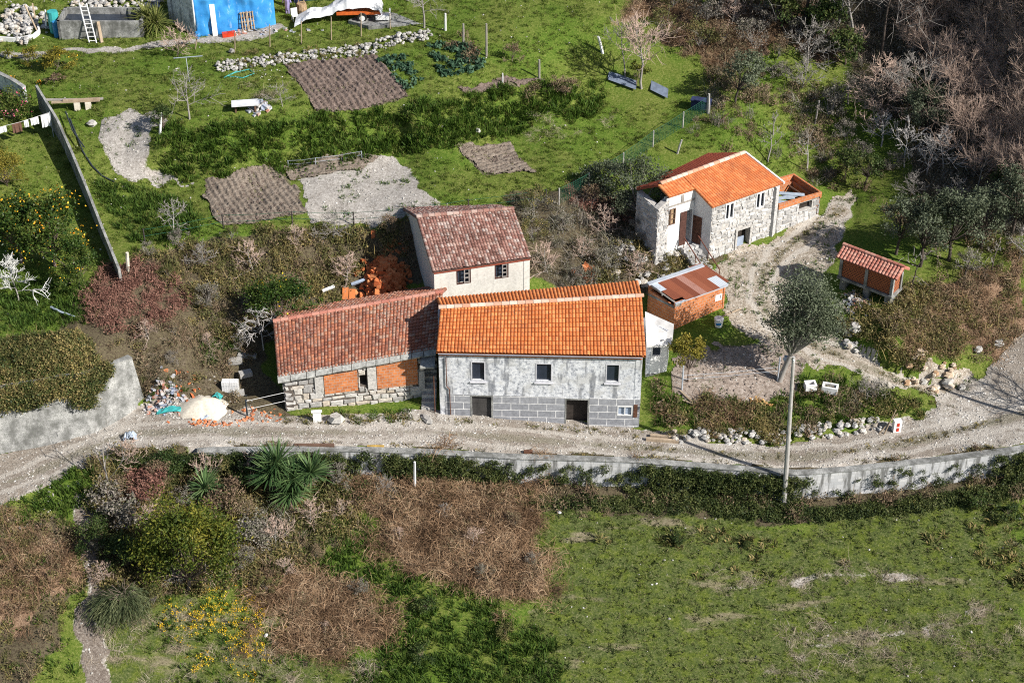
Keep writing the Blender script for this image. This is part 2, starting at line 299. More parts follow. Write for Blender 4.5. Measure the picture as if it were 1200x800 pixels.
    M['yucca'] = m_leaf("sword_leaves", [(.03, .07, .025), (.07, .13, .045), (.12, .19, .07), (.20, .27, .12)], .15, .45)
    M['cabbage'] = m_leaf("cabbage_leaves", [(.03, .07, .04), (.06, .12, .07), (.10, .18, .11)], .2, .5)
    M['blossom'] = m_leaf("white_blossom", [(.55, .55, .52), (.75, .75, .72), (.85, .85, .84)], .3, .7)
    M['pinkfl'] = m_leaf("pink_flowers", [(.45, .05, .12), (.6, .12, .2), (.65, .3, .35)], .2, .7)
    M['orange_fruit'] = m_leaf("orange_fruit", [(.75, .35, .02), (.8, .5, .04), (.7, .25, .02)], .1, .5)
    M['yellowfl'] = m_leaf("yellow_flowers", [(0.675, 0.432, 0.018), (0.765, 0.558, 0.045), (0.720, 0.360, 0.009)], .2, .7)
    M['orangefl'] = m_leaf("orange_flowers", [(.75, .25, .02), (.8, .4, .05)], .2, .7)
    M['stone_stuff'] = m_leaf("loose_stones", [(.24, .22, .20), (.38, .36, .33), (.52, .50, .47), (.68, .66, .63)], 0, .9)
mats()
# ------------------------------------------------------------------ terrain
CP = """-60,590,1.4 0,560,1.2 100,525,1.0 200,512,.8 300,508,.5 400,508,.2 500,508,0 600,518,-.3 750,525,-.7 850,534,-.9 920,540,-1 1000,533,-1 1100,515,-.8 1190,500,-.4 1250,480,0
330,488,.5 420,490,.25 490,488,.1 520,490,.1 550,493,-.05 580,495,-.15 620,499,-.35 660,502,-.5 700,505,-.62 740,509,-.75 800,515,-.7 900,520,-.85 1050,497,-.7 1105,488,-.65 1150,450,-.1 1190,405,.7 1240,360,1.6 1100,470,-.4 1050,447,.2 1000,425,.8 950,390,1.5 900,362,2 880,325,2.6 930,290,3.1 980,245,3.7 990,220,4.1
915,448,.65 850,450,.7 800,442,.9 960,455,.6 1000,462,.25 900,485,-.1 1050,470,-.05 770,448,.4 790,490,-.2 950,488,-.25 1020,482,-.3 870,420,1.1
775,378,2.05 850,368,2.2 770,330,2.5 835,308,2.9 915,279,3.25 960,255,3.6 762,283,4 805,277,3.9 790,300,3.2 740,290,4 700,330,2.8 830,290,3.2
650,330,3 700,300,3.5 720,260,4.6 650,245,6 700,212,6.3 745,345,2.2 507,372,2.6 620,355,2.6 470,335,2.9 430,350,2.5 350,378,1.9 400,355,2.3 480,450,.3 700,465,-.4 560,460,0 500,430,1.4 640,372,2.0 640,420,.6
300,430,1.5 270,440,1.3 255,482,.75 230,385,3.1 205,330,5 240,345,4.3 330,362,2.9 430,320,3.3 470,300,4.3
150,300,5.8 240,270,6 340,266,6 480,260,6 560,247,6 640,236,6.1 690,222,6.3 300,230,6.1 430,220,6.2 580,190,6.5 700,150,6.9 790,130,7.2 480,190,6.4 220,225,6 200,260,5.9 190,207,6.3 340,195,6.4 480,170,6.6 600,150,6.8 690,125,7.1 640,190,6.6
190,168,8.3 340,150,8.7 480,136,8.9 540,118,9 640,104,8.8 260,160,8.5 700,78,8.6 600,100,9 430,128,8.8
0,60,9.2 100,70,9.4 230,70,9.6 400,60,9.8 500,60,10 600,40,10.5 700,20,11 100,10,10 300,30,10 450,20,10.3 600,-60,12 100,-60,11 350,-60,11 -100,0,10 -150,-60,11
150,170,7.6 160,200,6.8 140,150,8.3 120,130,8.8 110,150,8 140,230,6.3 150,290,5.8 100,175,7.6 30,190,7.2 60,260,6 110,330,5.3 20,350,5 70,390,4.85 30,130,8.2 -80,200,7.5 -80,380,5 
190,430,3 180,385,4.6 225,425,2.4 200,472,1.15 250,405,2.6
1040,366,2.85 1055,362,2.85 1000,335,3.05 1000,392,1.8 1050,402,2.3 1090,416,1.7 1085,446,.15 1130,440,.1 1100,340,3.2 1150,330,3.4 1190,372,2 1200,300,4.5 1100,270,4.2 1050,260,4.3 1000,200,5 950,150,6.2 1100,180,6.2 1200,200,7 1200,100,10 1100,80,8.8 1000,60,9.2 900,100,8.2 850,150,7.3 850,40,9.8 800,0,11 950,-20,12 1100,-30,13 1200,-40,15 1300,100,12 1300,250,7 1300,400,2.2 1350,480,.5 1400,0,17 760,60,9.3 1150,140,8
1000,590,-3 1200,575,-2.4 1200,700,-4 1200,820,-5 900,700,-4 900,820,-5 600,600,-2.7 600,720,-3.6 600,830,-4.6 400,620,-2.4 400,720,-3.4 400,830,-4.4 200,620,-1.5 200,830,-4 100,620,-.5 110,700,-1.6 110,830,-3.4 30,650,-.4 0,830,-3.2 0,700,-1 -60,640,.5 -100,830,-3 1350,830,-5 1350,620,-3 1000,650,-3.5 800,640,-3.2"""
CPP = [tuple(map(float, t.split(','))) for t in CP.split()]; P3 = [at(*t) for t in CPP]; LOW = [t[1] > 562 and t[0] > 150 for t in CPP]; SHARE = [t[1] > 562 and -80 < t[0] < 150 for t in CPP]
# the wall that carries the lane (its crest, pixels and height) and the tall concrete wall on the left (its foot)
LANE_EDGE = [(135, 533, .75), (250, 526, .55), (400, 525, .2), (500, 528, -.05), (600, 534, -.3), (740, 538, -.65), (830, 545, -.85), (937, 553, -1.0), (1000, 548, -1.0), (1100, 537, -.85), (1190, 525, -.5), (1290, 505, 0)]
LANE = np.array([at(*p) for p in LANE_EDGE])
LWALL_FOOT = np.array([at(*p) for p in [(-60, 536, 1.3), (0, 522, 1.2), (60, 512, 1.1), (110, 501, 1.1), (140, 484, 1.15), (170, 466, 1.2)]])
def resample(P, d):
    P = np.asarray(P, float); L = np.r_[0, np.cumsum(np.linalg.norm(np.diff(P[:, :2], axis=0), axis=1))]; n = max(2, int(L[-1] / d) + 1); s = np.linspace(0, L[-1], n)
    return np.stack([np.interp(s, L, P[:, i]) for i in range(P.shape[1])], 1)
def normals(P):
    d = np.gradient(P[:, :2], axis=0); d /= np.linalg.norm(d, axis=1)[:, None]; return np.stack([-d[:, 1], d[:, 0]], 1)   # to the left of travel = away from camera
_L = resample(LANE, .8); _N = normals(_L)
LDROP = np.interp(_L[:, 0], [-25, -20, -10, 15, 30], [.5, 1.4, 1.9, 1.9, 1.7])
for p, n, dr in zip(_L, _N, LDROP):
    P3.append(np.array([p[0] + n[0] * .22, p[1] + n[1] * .22, p[2]])); LOW.append(False); SHARE.append(False)
    P3.append(np.array([p[0] - n[0] * .30, p[1] - n[1] * .30, p[2] - dr])); LOW.append(True); SHARE.append(False)
_W = resample(LWALL_FOOT, .8); _WN = normals(_W); LW_H = np.interp(np.arange(len(_W)) / (len(_W) - 1), [0, .6, 1], [3.6, 3.5, 2.7])
for p, n, h in zip(_W, _WN, LW_H):
    P3 += [np.array([p[0] + n[0] * .3, p[1] + n[1] * .3, p[2] - .02]), np.array([p[0] + n[0] * 1.45, p[1] + n[1] * 1.45, p[2] + h - .15])]; LOW += [False, False]; SHARE += [False, False]
P3 = np.array(P3)
XC0, XC1, YC0, YC1, DG = -54.0, 58.0, -30.0, 66.0, 0.25
LOW = np.array(LOW); SHARE = np.array(SHARE)
def rbf_fit(P):
    D = np.linalg.norm(P[:, None, :2] - P[None, :, :2], axis=2); n = len(P); A = np.zeros((n + 1, n + 1)); A[:n, :n] = -D; A[n, :n] = 1; A[:n, n] = 1
    return P, np.linalg.solve(A, np.r_[P[:, 2], 0])
def rbf(fit, X, Y):
    P, w_ = fit; sh = X.shape; X = X.ravel(); Y = Y.ravel(); out = np.zeros(len(X)); px = P[:, 0].astype(np.float32); py = P[:, 1].astype(np.float32); w = w_[:-1].astype(np.float32)
    for i in range(0, len(X), 20000):
        s = slice(i, i + 20000); D = np.sqrt((X[s, None].astype(np.float32) - px) ** 2 + (Y[s, None].astype(np.float32) - py) ** 2); out[s] = -(D @ w) + w_[-1]
    return out.reshape(sh)
gx = np.arange(XC0, XC1 + 1e-6, DG); gy = np.arange(YC0, YC1 + 1e-6, DG); GX, GY = np.meshgrid(gx, gy, indexing='ij')
_south = inside(GX, GY, np.r_[_L[:, :2], [[70, -80], [-24, -80]]])
GZ = np.where(_south, rbf(rbf_fit(P3[LOW | SHARE]), GX, GY), rbf(rbf_fit(P3[~LOW]), GX, GY))
_e = np.exp(-((GX + 23.5) / 1.2) ** 2) * (GY < -5)
for _ in range(12): _B = np.pad(GZ, 1, mode='edge'); GZ = GZ * (1 - _e) + _e * (_B[:-2, 1:-1] + _B[2:, 1:-1] + _B[1:-1, :-2] + _B[1:-1, 2:]) / 4
def bilin(G, x, y):
    fx = np.clip((np.asarray(x) - XC0) / DG, 0, G.shape[0] - 1.001); fy = np.clip((np.asarray(y) - YC0) / DG, 0, G.shape[1] - 1.001); i = fx.astype(int); j = fy.astype(int); a = fx - i; b = fy - j
    return (G[i, j] * (1 - a) + G[i + 1, j] * a) * (1 - b) + (G[i, j + 1] * (1 - a) + G[i + 1, j + 1] * a) * b
def zt(x, y): return bilin(GZ, x, y)
_cache = {}
def G(u, v):
    """the ground point that a pixel of the photograph shows"""
    k = (u, v)
    if k in _cache: return _cache[k]
    d = ray(u, v); t = np.arange(60, 230, .2); p = CAM + d[None] * t[:, None]; below = p[:, 2] < zt(p[:, 0], p[:, 1]); i = int(np.argmax(below)) if below.any() else len(t) - 1
    q = p[i]; q0 = p[max(0, i - 1)]
    for _ in range(12):
        m = (q + q0) / 2
        if m[2] < zt(m[0], m[1]): q = m
        else: q0 = m
    _cache[k] = q; return q
def GP(poly, step=25):
    """pixel polygon -> ground polygon, edges followed over the terrain"""
    out = []
    for i in range(len(poly)):
        a = poly[i]; b = poly[(i + 1) % len(poly)]; n = max(1, int(math.hypot(b[0] - a[0], b[1] - a[1]) / step))
        for k in range(n): out.append(G(a[0] + (b[0] - a[0]) * k / n, a[1] + (b[1] - a[1]) * k / n)[:2])
    return np.array(out)
# zones of ground cover (outlines as seen in the photograph)
Z_ROAD = [(-90, 560), (0, 527), (60, 516), (110, 504), (170, 472), (250, 478), (322, 486), (420, 484), (510, 481), (600, 488), (740, 500), (800, 517), (900, 521), (960, 515), (1050, 498), (1100, 486), (1092, 470), (1150, 440), (1185, 400), (1240, 345), (1300, 330), (1300, 500), (1190, 522), (1100, 534), (1000, 545), (937, 550), (830, 542), (740, 536), (600, 532), (500, 526), (400, 523), (250, 524), (135, 531), (60, 565), (-90, 640)]
Z_TRACK = [(1095, 472), (1040, 452), (990, 437), (945, 424), (905, 404), (868, 385), (852, 362), (848, 330), (838, 308), (915, 279), (960, 256), (968, 235), (1003, 228), (1000, 262), (972, 300), (960, 330), (970, 372), (1000, 402), (1060, 438), (1105, 452), (1150, 440), (1120, 470)]
Z_YARD = [(800, 425), (850, 405), (900, 402), (945, 424), (935, 452), (905, 468), (860, 475), (810, 470), (795, 450)]
Z_PATH = [(130, 140), (165, 135), (180, 150), (172, 175), (180, 190), (225, 207), (210, 212), (160, 205), (135, 195), (122, 170)]
Z_PALE = [(345, 212), (400, 200), (430, 182), (462, 183), (485, 212), (508, 236), (508, 252), (440, 260), (362, 262), (358, 240)]
Z_TOPPATH = [(0, 62), (120, 56), (200, 50), (290, 38), (330, 28), (335, 33), (292, 44), (200, 55), (110, 61), (0, 68)]
Z_LPATH = [(80, 575), (92, 600), (92, 640), (96, 700), (100, 760), (97, 810), (132, 810), (128, 770), (118, 720), (112, 680), (105, 620), (108, 580)]
Z_SAND = [(105, 505), (165, 480), (215, 488), (225, 500), (190, 512), (140, 520)]
P_SOIL = [(333, 77), (440, 66), (481, 114), (430, 127), (372, 131)]
P_SOIL2 = [(238, 212), (330, 192), (360, 250), (262, 264), (246, 240)]
P_SOIL3 = [(536, 173), (592, 168), (629, 200), (566, 206)]
P_BEANS = [(338, 190), (425, 180), (440, 186), (425, 199), (345, 211)]
P_STRIP = [(535, 104), (620, 92), (640, 94), (545, 111)]
B1 = [(430, 565), (500, 568), (610, 580), (628, 690), (600, 702), (520, 672), (445, 625), (420, 590)]
B2 = [(310, 690), (380, 675), (425, 700), (465, 745), (400, 775), (350, 760), (325, 735)]
B3 = [(-20, 615), (45, 605), (68, 640), (72, 690), (60, 730), (20, 760), (-20, 740)]
B4 = [(700, 20), (760, -10), (960, 10), (990, 70), (930, 60), (870, 75), (830, 80), (790, 60), (770, 30)]
B5 = [(1095, 330), (1200, 300), (1210, 370), (1150, 420), (1100, 425), (1060, 400)]
Z_FIELD = [(610, 610), (760, 600), (900, 610), (1210, 580), (1210, 820), (560, 820), (640, 700)]
Z_LUSH = [(310, 620), (420, 600), (440, 640), (530, 690), (600, 720), (660, 790), (660, 820), (420, 820), (470, 740), (400, 690), (320, 680)]
Z_HEDGE = [(60, 400), (150, 300), (240, 275), (340, 268), (485, 262), (500, 330), (440, 345), (340, 380), (300, 440), (270, 430), (210, 440), (120, 440)]
Z_MIDB = [(600, 225), (690, 215), (760, 230), (770, 300), (770, 350), (700, 350), (620, 335)]
Z_WOOD = [(960, 20), (1060, 150), (1100, 240), (1210, 290), (1330, 260), (1330, -80), (860, -80), (850, 15)]
Z_ROADB = [(250, 526), (600, 536), (900, 552), (1200, 528), (1210, 570), (900, 610), (640, 605), (420, 570), (130, 545)]
Z_LB = [(110, 545), (420, 545), (420, 620), (330, 690), (270, 690), (150, 725), (110, 690)]
def ribbon(pts_, w): return [(x, y - w) for x, y in pts_] + [(x, y + w) for x, y in pts_[::-1]]
Z_RUT1 = ribbon([(830, 692), (900, 685), (955, 676), (1010, 673), (1080, 673)], 2.2)
Z_RUT2 = ribbon([(890, 790), (930, 775), (970, 757), (1030, 747), (1080, 740), (1130, 722), (1180, 710)], 2.2)
Z_STONES = [(690, 290), (760, 270), (840, 290), (838, 315), (800, 330), (770, 335), (720, 335)]
def warpmask(X, Y, polys, amp=.35):
    wx = X + (vn(X, Y, .9, 1) - .5) * 2 * amp + (vn(X, Y, 3, 2) - .5) * 2 * amp; wy = Y + (vn(X, Y, .9, 3) - .5) * 2 * amp + (vn(X, Y, 3, 4) - .5) * 2 * amp; m = np.zeros(X.shape, bool)
    for p in polys: m |= inside(wx, wy, p)
    return m
def blur(A, n=2):
    A = A.astype(float)
    for _ in range(n):
        B = np.pad(A, 1, mode='edge'); A = (B[:-2, 1:-1] + B[2:, 1:-1] + B[1:-1, :-2] + B[1:-1, 2:] + 2 * B[1:-1, 1:-1]) / 6
    return A
W_ = {}
for nm, polys, amp, nb in (("w_gravel", [Z_RUT1, Z_RUT2, Z_ROAD, Z_TRACK, Z_YARD, Z_PALE, Z_PATH, Z_TOPPATH, Z_LPATH, Z_SAND], .45, 2), ("w_soil", [P_SOIL, P_SOIL2, P_SOIL3, P_BEANS, P_STRIP, Z_YARD], .12, 1),
                           ("w_dry", [B1, B2, B3, B4, B5], .9, 4), ("w_field", [Z_FIELD, [(115, 690), (200, 700), (330, 735), (420, 780), (480, 830), (95, 830)]], 1.2, 5), ("w_brush", [Z_HEDGE, Z_MIDB, Z_WOOD, Z_ROADB, Z_LB, Z_STONES, [(165, 440), (300, 415), (335, 440), (335, 492), (250, 484), (175, 474)], [(-20, 610), (75, 600), (85, 740), (30, 805), (-20, 805)]], .7, 3)):
    W_[nm] = blur(warpmask(GX, GY, [GP(p) for p in polys], amp), nb)
# unevenness: smooth where people drive, lumpy in the rough
_lane = blur(warpmask(GX, GY, [GP(Z_ROAD), GP(Z_TRACK)], 0), 3)
_up = warpmask(GX, GY, [np.r_[resample(LANE, 1.0)[:, :2] + normals(resample(LANE, 1.0)) * .22, [[60, 70], [-60, 70]]]], 0) | (GX < -22.5)
_mk = (blur(warpmask(GX, GY, [GP(Z_ROAD), GP(Z_TRACK)], 0), 2) > .15) & _up
_m = _mk.astype(float); _z = GZ.copy()
for _ in range(90):
    _den = blur(_m, 1); _z = np.where(_mk, blur(_z * _m, 1) / np.maximum(_den, 1e-6), GZ)
GZ = _z
_rg = .25 + 1.0 * W_["w_brush"] + 1.7 * W_["w_dry"]
GZ = GZ + (1 - .85 * _lane) * ((vn(GX, GY, 1.7, 5) - .5) * .30 * _rg + (vn(GX, GY, .6, 6) - .5) * .14 * _rg) + (vn(GX, GY, .5, 7) - .5) * .03
_cache.clear()
def ground():
    # the fine sheet near the houses widens into coarse cells that reach the horizon
    ex = np.cumsum(3.0 * 1.45 ** np.arange(16)); xs = np.r_[XC0 - ex[::-1], gx, XC1 + ex]; ys = np.r_[YC0 - ex[::-1], gy, YC1 + ex]; k = len(ex)
    X, Y = np.meshgrid(xs, ys, indexing='ij'); cx = np.clip(X, XC0, XC1 - .01); cy = np.clip(Y, YC0, YC1 - .01); Z = bilin(GZ, cx, cy)
    out = np.hypot(X - cx, Y - cy); Z = Z + np.where(Y > 20, 1, -.25) * np.minimum(out, 250) * .10 + (vn(X, Y, 60, 1) - .5) * np.minimum(out, 100) * .15
    nx, ny = X.shape; idx = np.arange(nx * ny).reshape(nx, ny); Fq = np.stack([idx[:-1, :-1], idx[1:, :-1], idx[1:, 1:], idx[:-1, 1:]], -1).reshape(-1, 4)
    b = NB("ground_cover"); p = b.n("TexCoord").outputs["Object"]
    n_big = b.noise(.22, p, 5); n_mid = b.noise(1.3, p, 6, .65); n_fin = b.noise(7, p, 4, .7); n_mic = b.noise(22, p, 3, .7)
    jit = b.math('MULTIPLY', b.math('SUBTRACT', b.math('ADD', b.math('MULTIPLY', n_mid, .5), b.math('MULTIPLY', n_fin, .5)), .5), 1.5)
    def w(nm, lo=.35, hi=.65): return b.step(b.math('ADD', b.attr(nm), jit), lo, hi)
    def tex(cols, v): return b.ramp(v, [(.37 + .26 * i / (len(cols) - 1), c) for i, c in enumerate(cols)])
    v = b.math('ADD', b.math('MULTIPLY', n_fin, .5), b.math('MULTIPLY', n_mic, .5))
    grass = b.mix(b.step(n_big, .38, .62), tex([(.035, .07, .011), (.07, .128, .016), (.11, .17, .023), (.22, .24, .07)], v), tex([(.045, .066, .012), (.095, .135, .022), (.155, .185, .038), (.28, .26, .11)], v))
    field = b.mix(b.step(n_mid, .4, .65), tex([(.026, .04, .014), (.06, .084, .022), (.10, .124, .036), (.24, .22, .125)], v), tex([(.034, .052, .012), (.075, .105, .016), (.125, .155, .024), (.22, .225, .08)], v))
    field = b.mix(b.math('MULTIPLY', b.step(b.noise(.45, b.scale(p, (.5, 1.6, 1)), 6), .56, .68), .7), field, tex([(.12, .09, .065), (.26, .21, .15), (.38, .32, .25)], v))
    dry = tex([(.05, .03, .02), (.16, .10, .065), (.27, .18, .12), (.38, .28, .2)], v); brush = tex([(.02, .016, .01), (.07, .055, .035), (.13, .105, .07), (.10, .11, .04)], v)
    gravel = b.mix(b.step(n_mid, .35, .7), tex([(.15, .125, .11), (.30, .265, .235), (.42, .385, .35), (.60, .57, .53)], v), tex([(.22, .195, .175), (.39, .355, .325), (.50, .47, .43), (.72, .69, .65)], v))
    soil = tex([(.05, .036, .03), (.12, .088, .072), (.19, .15, .125), (.29, .25, .215)], v)
    c = b.mix(w("w_field"), grass, field); c = b.mix(w("w_brush"), c, brush); c = b.mix(w("w_dry"), c, dry); c = b.mix(w("w_gravel"), c, gravel); c = b.mix(b.math('MULTIPLY', w("w_soil"), .75), c, soil)
    m = b.fin(c, .95, v, .8, .08, .1)
    me = mesh_np("ground", np.stack([X, Y, Z], -1).reshape(-1, 3), Fq, m, smooth=True)
    for nm, A in W_.items():
        full = np.zeros(X.shape, np.float32); full[k:k + len(gx), k:k + len(gy)] = A
        a = me.attributes.new(nm, 'FLOAT', 'POINT'); a.data.foreach_set("value", full.ravel())
    o = bpy.data.objects.new("ground", me); link(o); tag(o, "grassy terraced hillside ground under the whole hamlet", "ground", kind="structure")
def sheet(name, polys, mat, label, cat, dz=.03, cell=.12, amp=.25, shape=None, centre=None):
    """a conforming sheet laid over the ground inside a ragged outline"""
    ps = [GP(p) for p in polys]; al = np.concatenate(ps); x = np.arange(al[:, 0].min() - 1, al[:, 0].max() + 1, cell); y = np.arange(al[:, 1].min() - 1, al[:, 1].max() + 1, cell); X, Y = np.meshgrid(x, y, indexing='ij')
    m = warpmask(X[:-1, :-1] + cell / 2, Y[:-1, :-1] + cell / 2, ps, amp); Z = zt(X, Y) + dz
    if shape is not None: Z = Z + shape(X, Y)
    idx = np.arange(X.size).reshape(X.shape); Fq = np.stack([idx[:-1, :-1], idx[1:, :-1], idx[1:, 1:], idx[:-1, 1:]], -1)[m]
    used, inv = np.unique(Fq, return_inverse=True); V = np.stack([X, Y, Z], -1).reshape(-1, 3)[used]
    me = mesh_np(name, V, inv.reshape(-1, 4), mat, smooth=True)
    if centre is not None:
        C = resample(np.array([G(*c) for c in centre]), .25)[:, :2]; d = np.full(len(V), 9.0)
        for i in range(0, len(V), 4000): d[i:i + 4000] = np.sqrt(((V[i:i + 4000, None, :2] - C[None]) ** 2).sum(2)).min(1)
        d = d + (vn(V[:, 0], V[:, 1], 1.5, 3) - .5) * .5
        for nm, val in (("rut", np.exp(-((d - .8) / .30) ** 2)), ("mid", np.exp(-(d / .42) ** 2))): me.attributes.new(nm, 'FLOAT', 'POINT').data.foreach_set("value", val.astype(np.float32))
    o = bpy.data.objects.new(name, me); link(o); return tag(o, label, cat, kind="structure")
def m_soil(name, cols, mid=2.0, sc=9):
    b = NB(name); n = b.noise(sc, None, 5, .7); n2 = b.noise(26, None, 3, .7); n3 = b.noise(mid, None, 6); v = b.math('ADD', b.math('MULTIPLY', n, .45), b.math('ADD', b.math('MULTIPLY', n2, .4), b.math('MULTIPLY', n3, .15)))
    return b.fin(b.ramp(v, [(.38 + .24 * i / (len(cols) - 1), c) for i, c in enumerate(cols)]), .95, v, .9, .07, .1)
ground()
def rutted(b, c, n2, n3):
    r = b.step(b.math('ADD', b.attr("rut"), b.math('MULTIPLY', b.math('SUBTRACT', n3, .5), 1.2)), .45, .85); c = b.mix(b.math('MULTIPLY', r, .75), c, b.ramp(n2, [(.38, (.36, .325, .285)), (.62, (.56, .525, .475))]))
    m = b.step(b.math('ADD', b.attr("mid"), b.math('MULTIPLY', b.math('SUBTRACT', n3, .5), 1.6)), .5, .9); return b.mix(b.math('MULTIPLY', m, .7), c, b.ramp(n2, [(.38, (.10, .085, .06)), (.5, (.19, .175, .12)), (.62, (.34, .31, .26))]))
C_ROAD = [(-80, 600), (60, 545), (150, 508), (300, 507), (500, 506), (700, 521), (830, 531), (940, 537), (1050, 521), (1150, 498), (1260, 470)]
C_TRACK = [(1120, 482), (1080, 460), (1030, 436), (960, 408), (912, 380), (888, 350), (893, 320), (930, 285), (985, 245)]
def m_lane():
    b = NB("stony_lane"); vo = b.n("TexVoronoi"); vo.inputs["Scale"].default_value = 4.6; vo.inputs["Randomness"].default_value = 1; b.set(vo.inputs["Vector"], b.pos()); n = b.noise(.55, None, 6, .6); n2 = b.noise(16, None, 4, .7); n3 = b.noise(2.2, None, 5)
    dirt = b.ramp(b.math('ADD', b.math('MULTIPLY', n2, .6), b.math('MULTIPLY', n3, .4)), [(.38, (.16, .135, .11)), (.46, (.31, .275, .24)), (.56, (.44, .405, .36)), (.64, (.58, .55, .505))])
    st = b.ramp(b.n("SeparateColor").outputs[0], [(0, (.3, .3, .3)), (1, (.8, .8, .8))]); sp = st.node.inputs[0].links[0].from_node; b.set(sp.inputs[0], vo.outputs["Color"]); stone = b.ramp(sp.outputs[0], [(.0, (.36, .335, .305)), (.5, (.56, .53, .495)), (1, (.80, .78, .75))])
    w = b.math('MULTIPLY', b.math('MULTIPLY', b.step(vo.outputs["Distance"], .42, .22), b.step(sp.outputs[1], .35, .5)), b.step(b.math('ADD', n, b.math('MULTIPLY', n3, .4)), .55, .75))
    c = b.mix(w, b.mix(b.math('MULTIPLY', b.step(n, .45, .6), .6), dirt, b.ramp(n2, [(.38, (.33, .305, .275)), (.62, (.66, .63, .585))])), stone)
    c = b.mix(b.math('MULTIPLY', b.step(b.noise(.16, None, 5, .6), .46, .60), .6), c, b.mix(b.step(n2, .4, .6), (.13, .105, .08), (.30, .25, .205)))
    c = rutted(b, c, n2, n3)
    return b.fin(c, .95, b.math('ADD', n2, b.math('MULTIPLY', w, .7)), .9, .07, .1)
MAT['lane'] = m_lane()
def m_track(name, cols):
    b = NB(name); n2 = b.noise(16, None, 4, .7); n3 = b.noise(2.2, None, 5); n = b.noise(6, None, 5, .7); v = b.math('ADD', b.math('MULTIPLY', n, .5), b.math('MULTIPLY', n2, .5)); c = b.ramp(v, [(.38 + .24 * i / 4, q) for i, q in enumerate(cols)]); c = b.mix(b.math('MULTIPLY', b.step(b.noise(.3, None, 5), .45, .62), .5), c, b.ramp(n2, [(.38, (.12, .10, .07)), (.62, (.30, .26, .20))]))
    return b.fin(rutted(b, c, n2, n3), .95, v, .9, .07, .1)
MAT['track'] = m_track("dusty_track", [(.11, .085, .06), (.24, .20, .155), (.36, .31, .255), (.47, .425, .365), (.66, .62, .56)])
MAT['palesoil'] = m_soil("pale_dry_soil", [(.13, .115, .10), (.29, .265, .24), (.41, .385, .355), (.60, .57, .54)], .8, 6)
MAT['soil'] = m_soil("tilled_soil", [(.055, .04, .034), (.125, .092, .078), (.20, .155, .132), (.29, .235, .205)])
MAT['soil2'] = m_soil("dry_tilled_soil", [(.07, .055, .043), (.155, .125, .10), (.235, .195, .16), (.33, .29, .245)])
MAT['pathsoil'] = m_soil('trodden_earth', [(.07, .055, .045), (.15, .12, .10), (.235, .20, .17), (.42, .38, .34)])
MAT['pinkdirt'] = m_soil("pinkish_dirt", [(.10, .075, .062), (.23, .185, .155), (.34, .285, .245), (.54, .48, .44)], .8, 5)
sheet("road", [Z_ROAD], MAT['lane'], "stony unpaved lane running past the front of the grey house", "road", centre=C_ROAD)
sheet("farm_track", [Z_TRACK], MAT['track'], "dusty farm track climbing from the lane to the stone house", "track", .025, amp=.7, centre=C_TRACK)
sheet("yard", [Z_YARD], MAT['pinkdirt'], "bare pinkish dirt yard under the leaning olive", "yard", .045, amp=.7)
sheet("foot_path", [Z_PATH], MAT['palesoil'], "pale stony foot path curving down from the top terrace", "path", .025, amp=.9)
sheet("terrace_path", [Z_TOPPATH], MAT['palesoil'], "narrow pale path along the top terrace in front of the tank", "path", .025, amp=.4)
sheet("garden_path", [Z_LPATH], MAT['pathsoil'], "stony path going downhill through the scrub at bottom left", "path", .02, amp=.5)
sheet("pale_plot", [Z_PALE], MAT['palesoil'], "pale dry cleared garden plot beside the tilled bed", "plot", .03, amp=.35)
def furrow(px0, px1, wl, amp):
    a = G(*px0)[:2]; b_ = G(*px1)[:2]; d = (b_ - a) / np.linalg.norm(b_ - a); n = np.array([-d[1], d[0]])
    return lambda X, Y: amp * np.sin((X * n[0] + Y * n[1]) * 2 * math.pi / wl + (vn(X, Y, 1.6, 2) - .5) * 1.6) * (.85 + .3 * vn(X, Y, .8, 5)) + (vn(X, Y, .13, 3) - .5) * .10 + (vn(X, Y, .27, 1) - .5) * .09 + (vn(X, Y, .9, 6) - .5) * .12 + amp
sheet("tilled_bed", [P_SOIL], MAT['soil'], "dark brown tilled bed with ridged furrows on the upper terrace", "vegetable bed", .04, .055, .25, furrow((345, 78), (385, 128), .44, .055))
sheet("tilled_bed", [P_SOIL2], MAT['soil2'], "grey brown tilled bed with fine clods on the middle terrace, near the fence", "vegetable bed", .04, .06, .3, furrow((262, 230), (285, 262), .4, .045))
sheet("tilled_bed", [P_SOIL3], MAT['soil2'], "small diamond shaped tilled bed in the bright lawn", "vegetable bed", .04, .06, .3, furrow((552, 190), (600, 180), .4, .04))
sheet("tilled_bed", [P_BEANS], MAT['soil2'], "narrow planted bed inside a low wire frame", "vegetable bed", .04, .06, .3, furrow((340, 200), (425, 190), .4, .05))
sheet("tilled_bed", [P_STRIP], MAT['soil'], "long thin strip of reddish soil at the edge of the upper terrace", "vegetable bed", .04, .06, .3, furrow((540, 107), (630, 93), .5, .04))
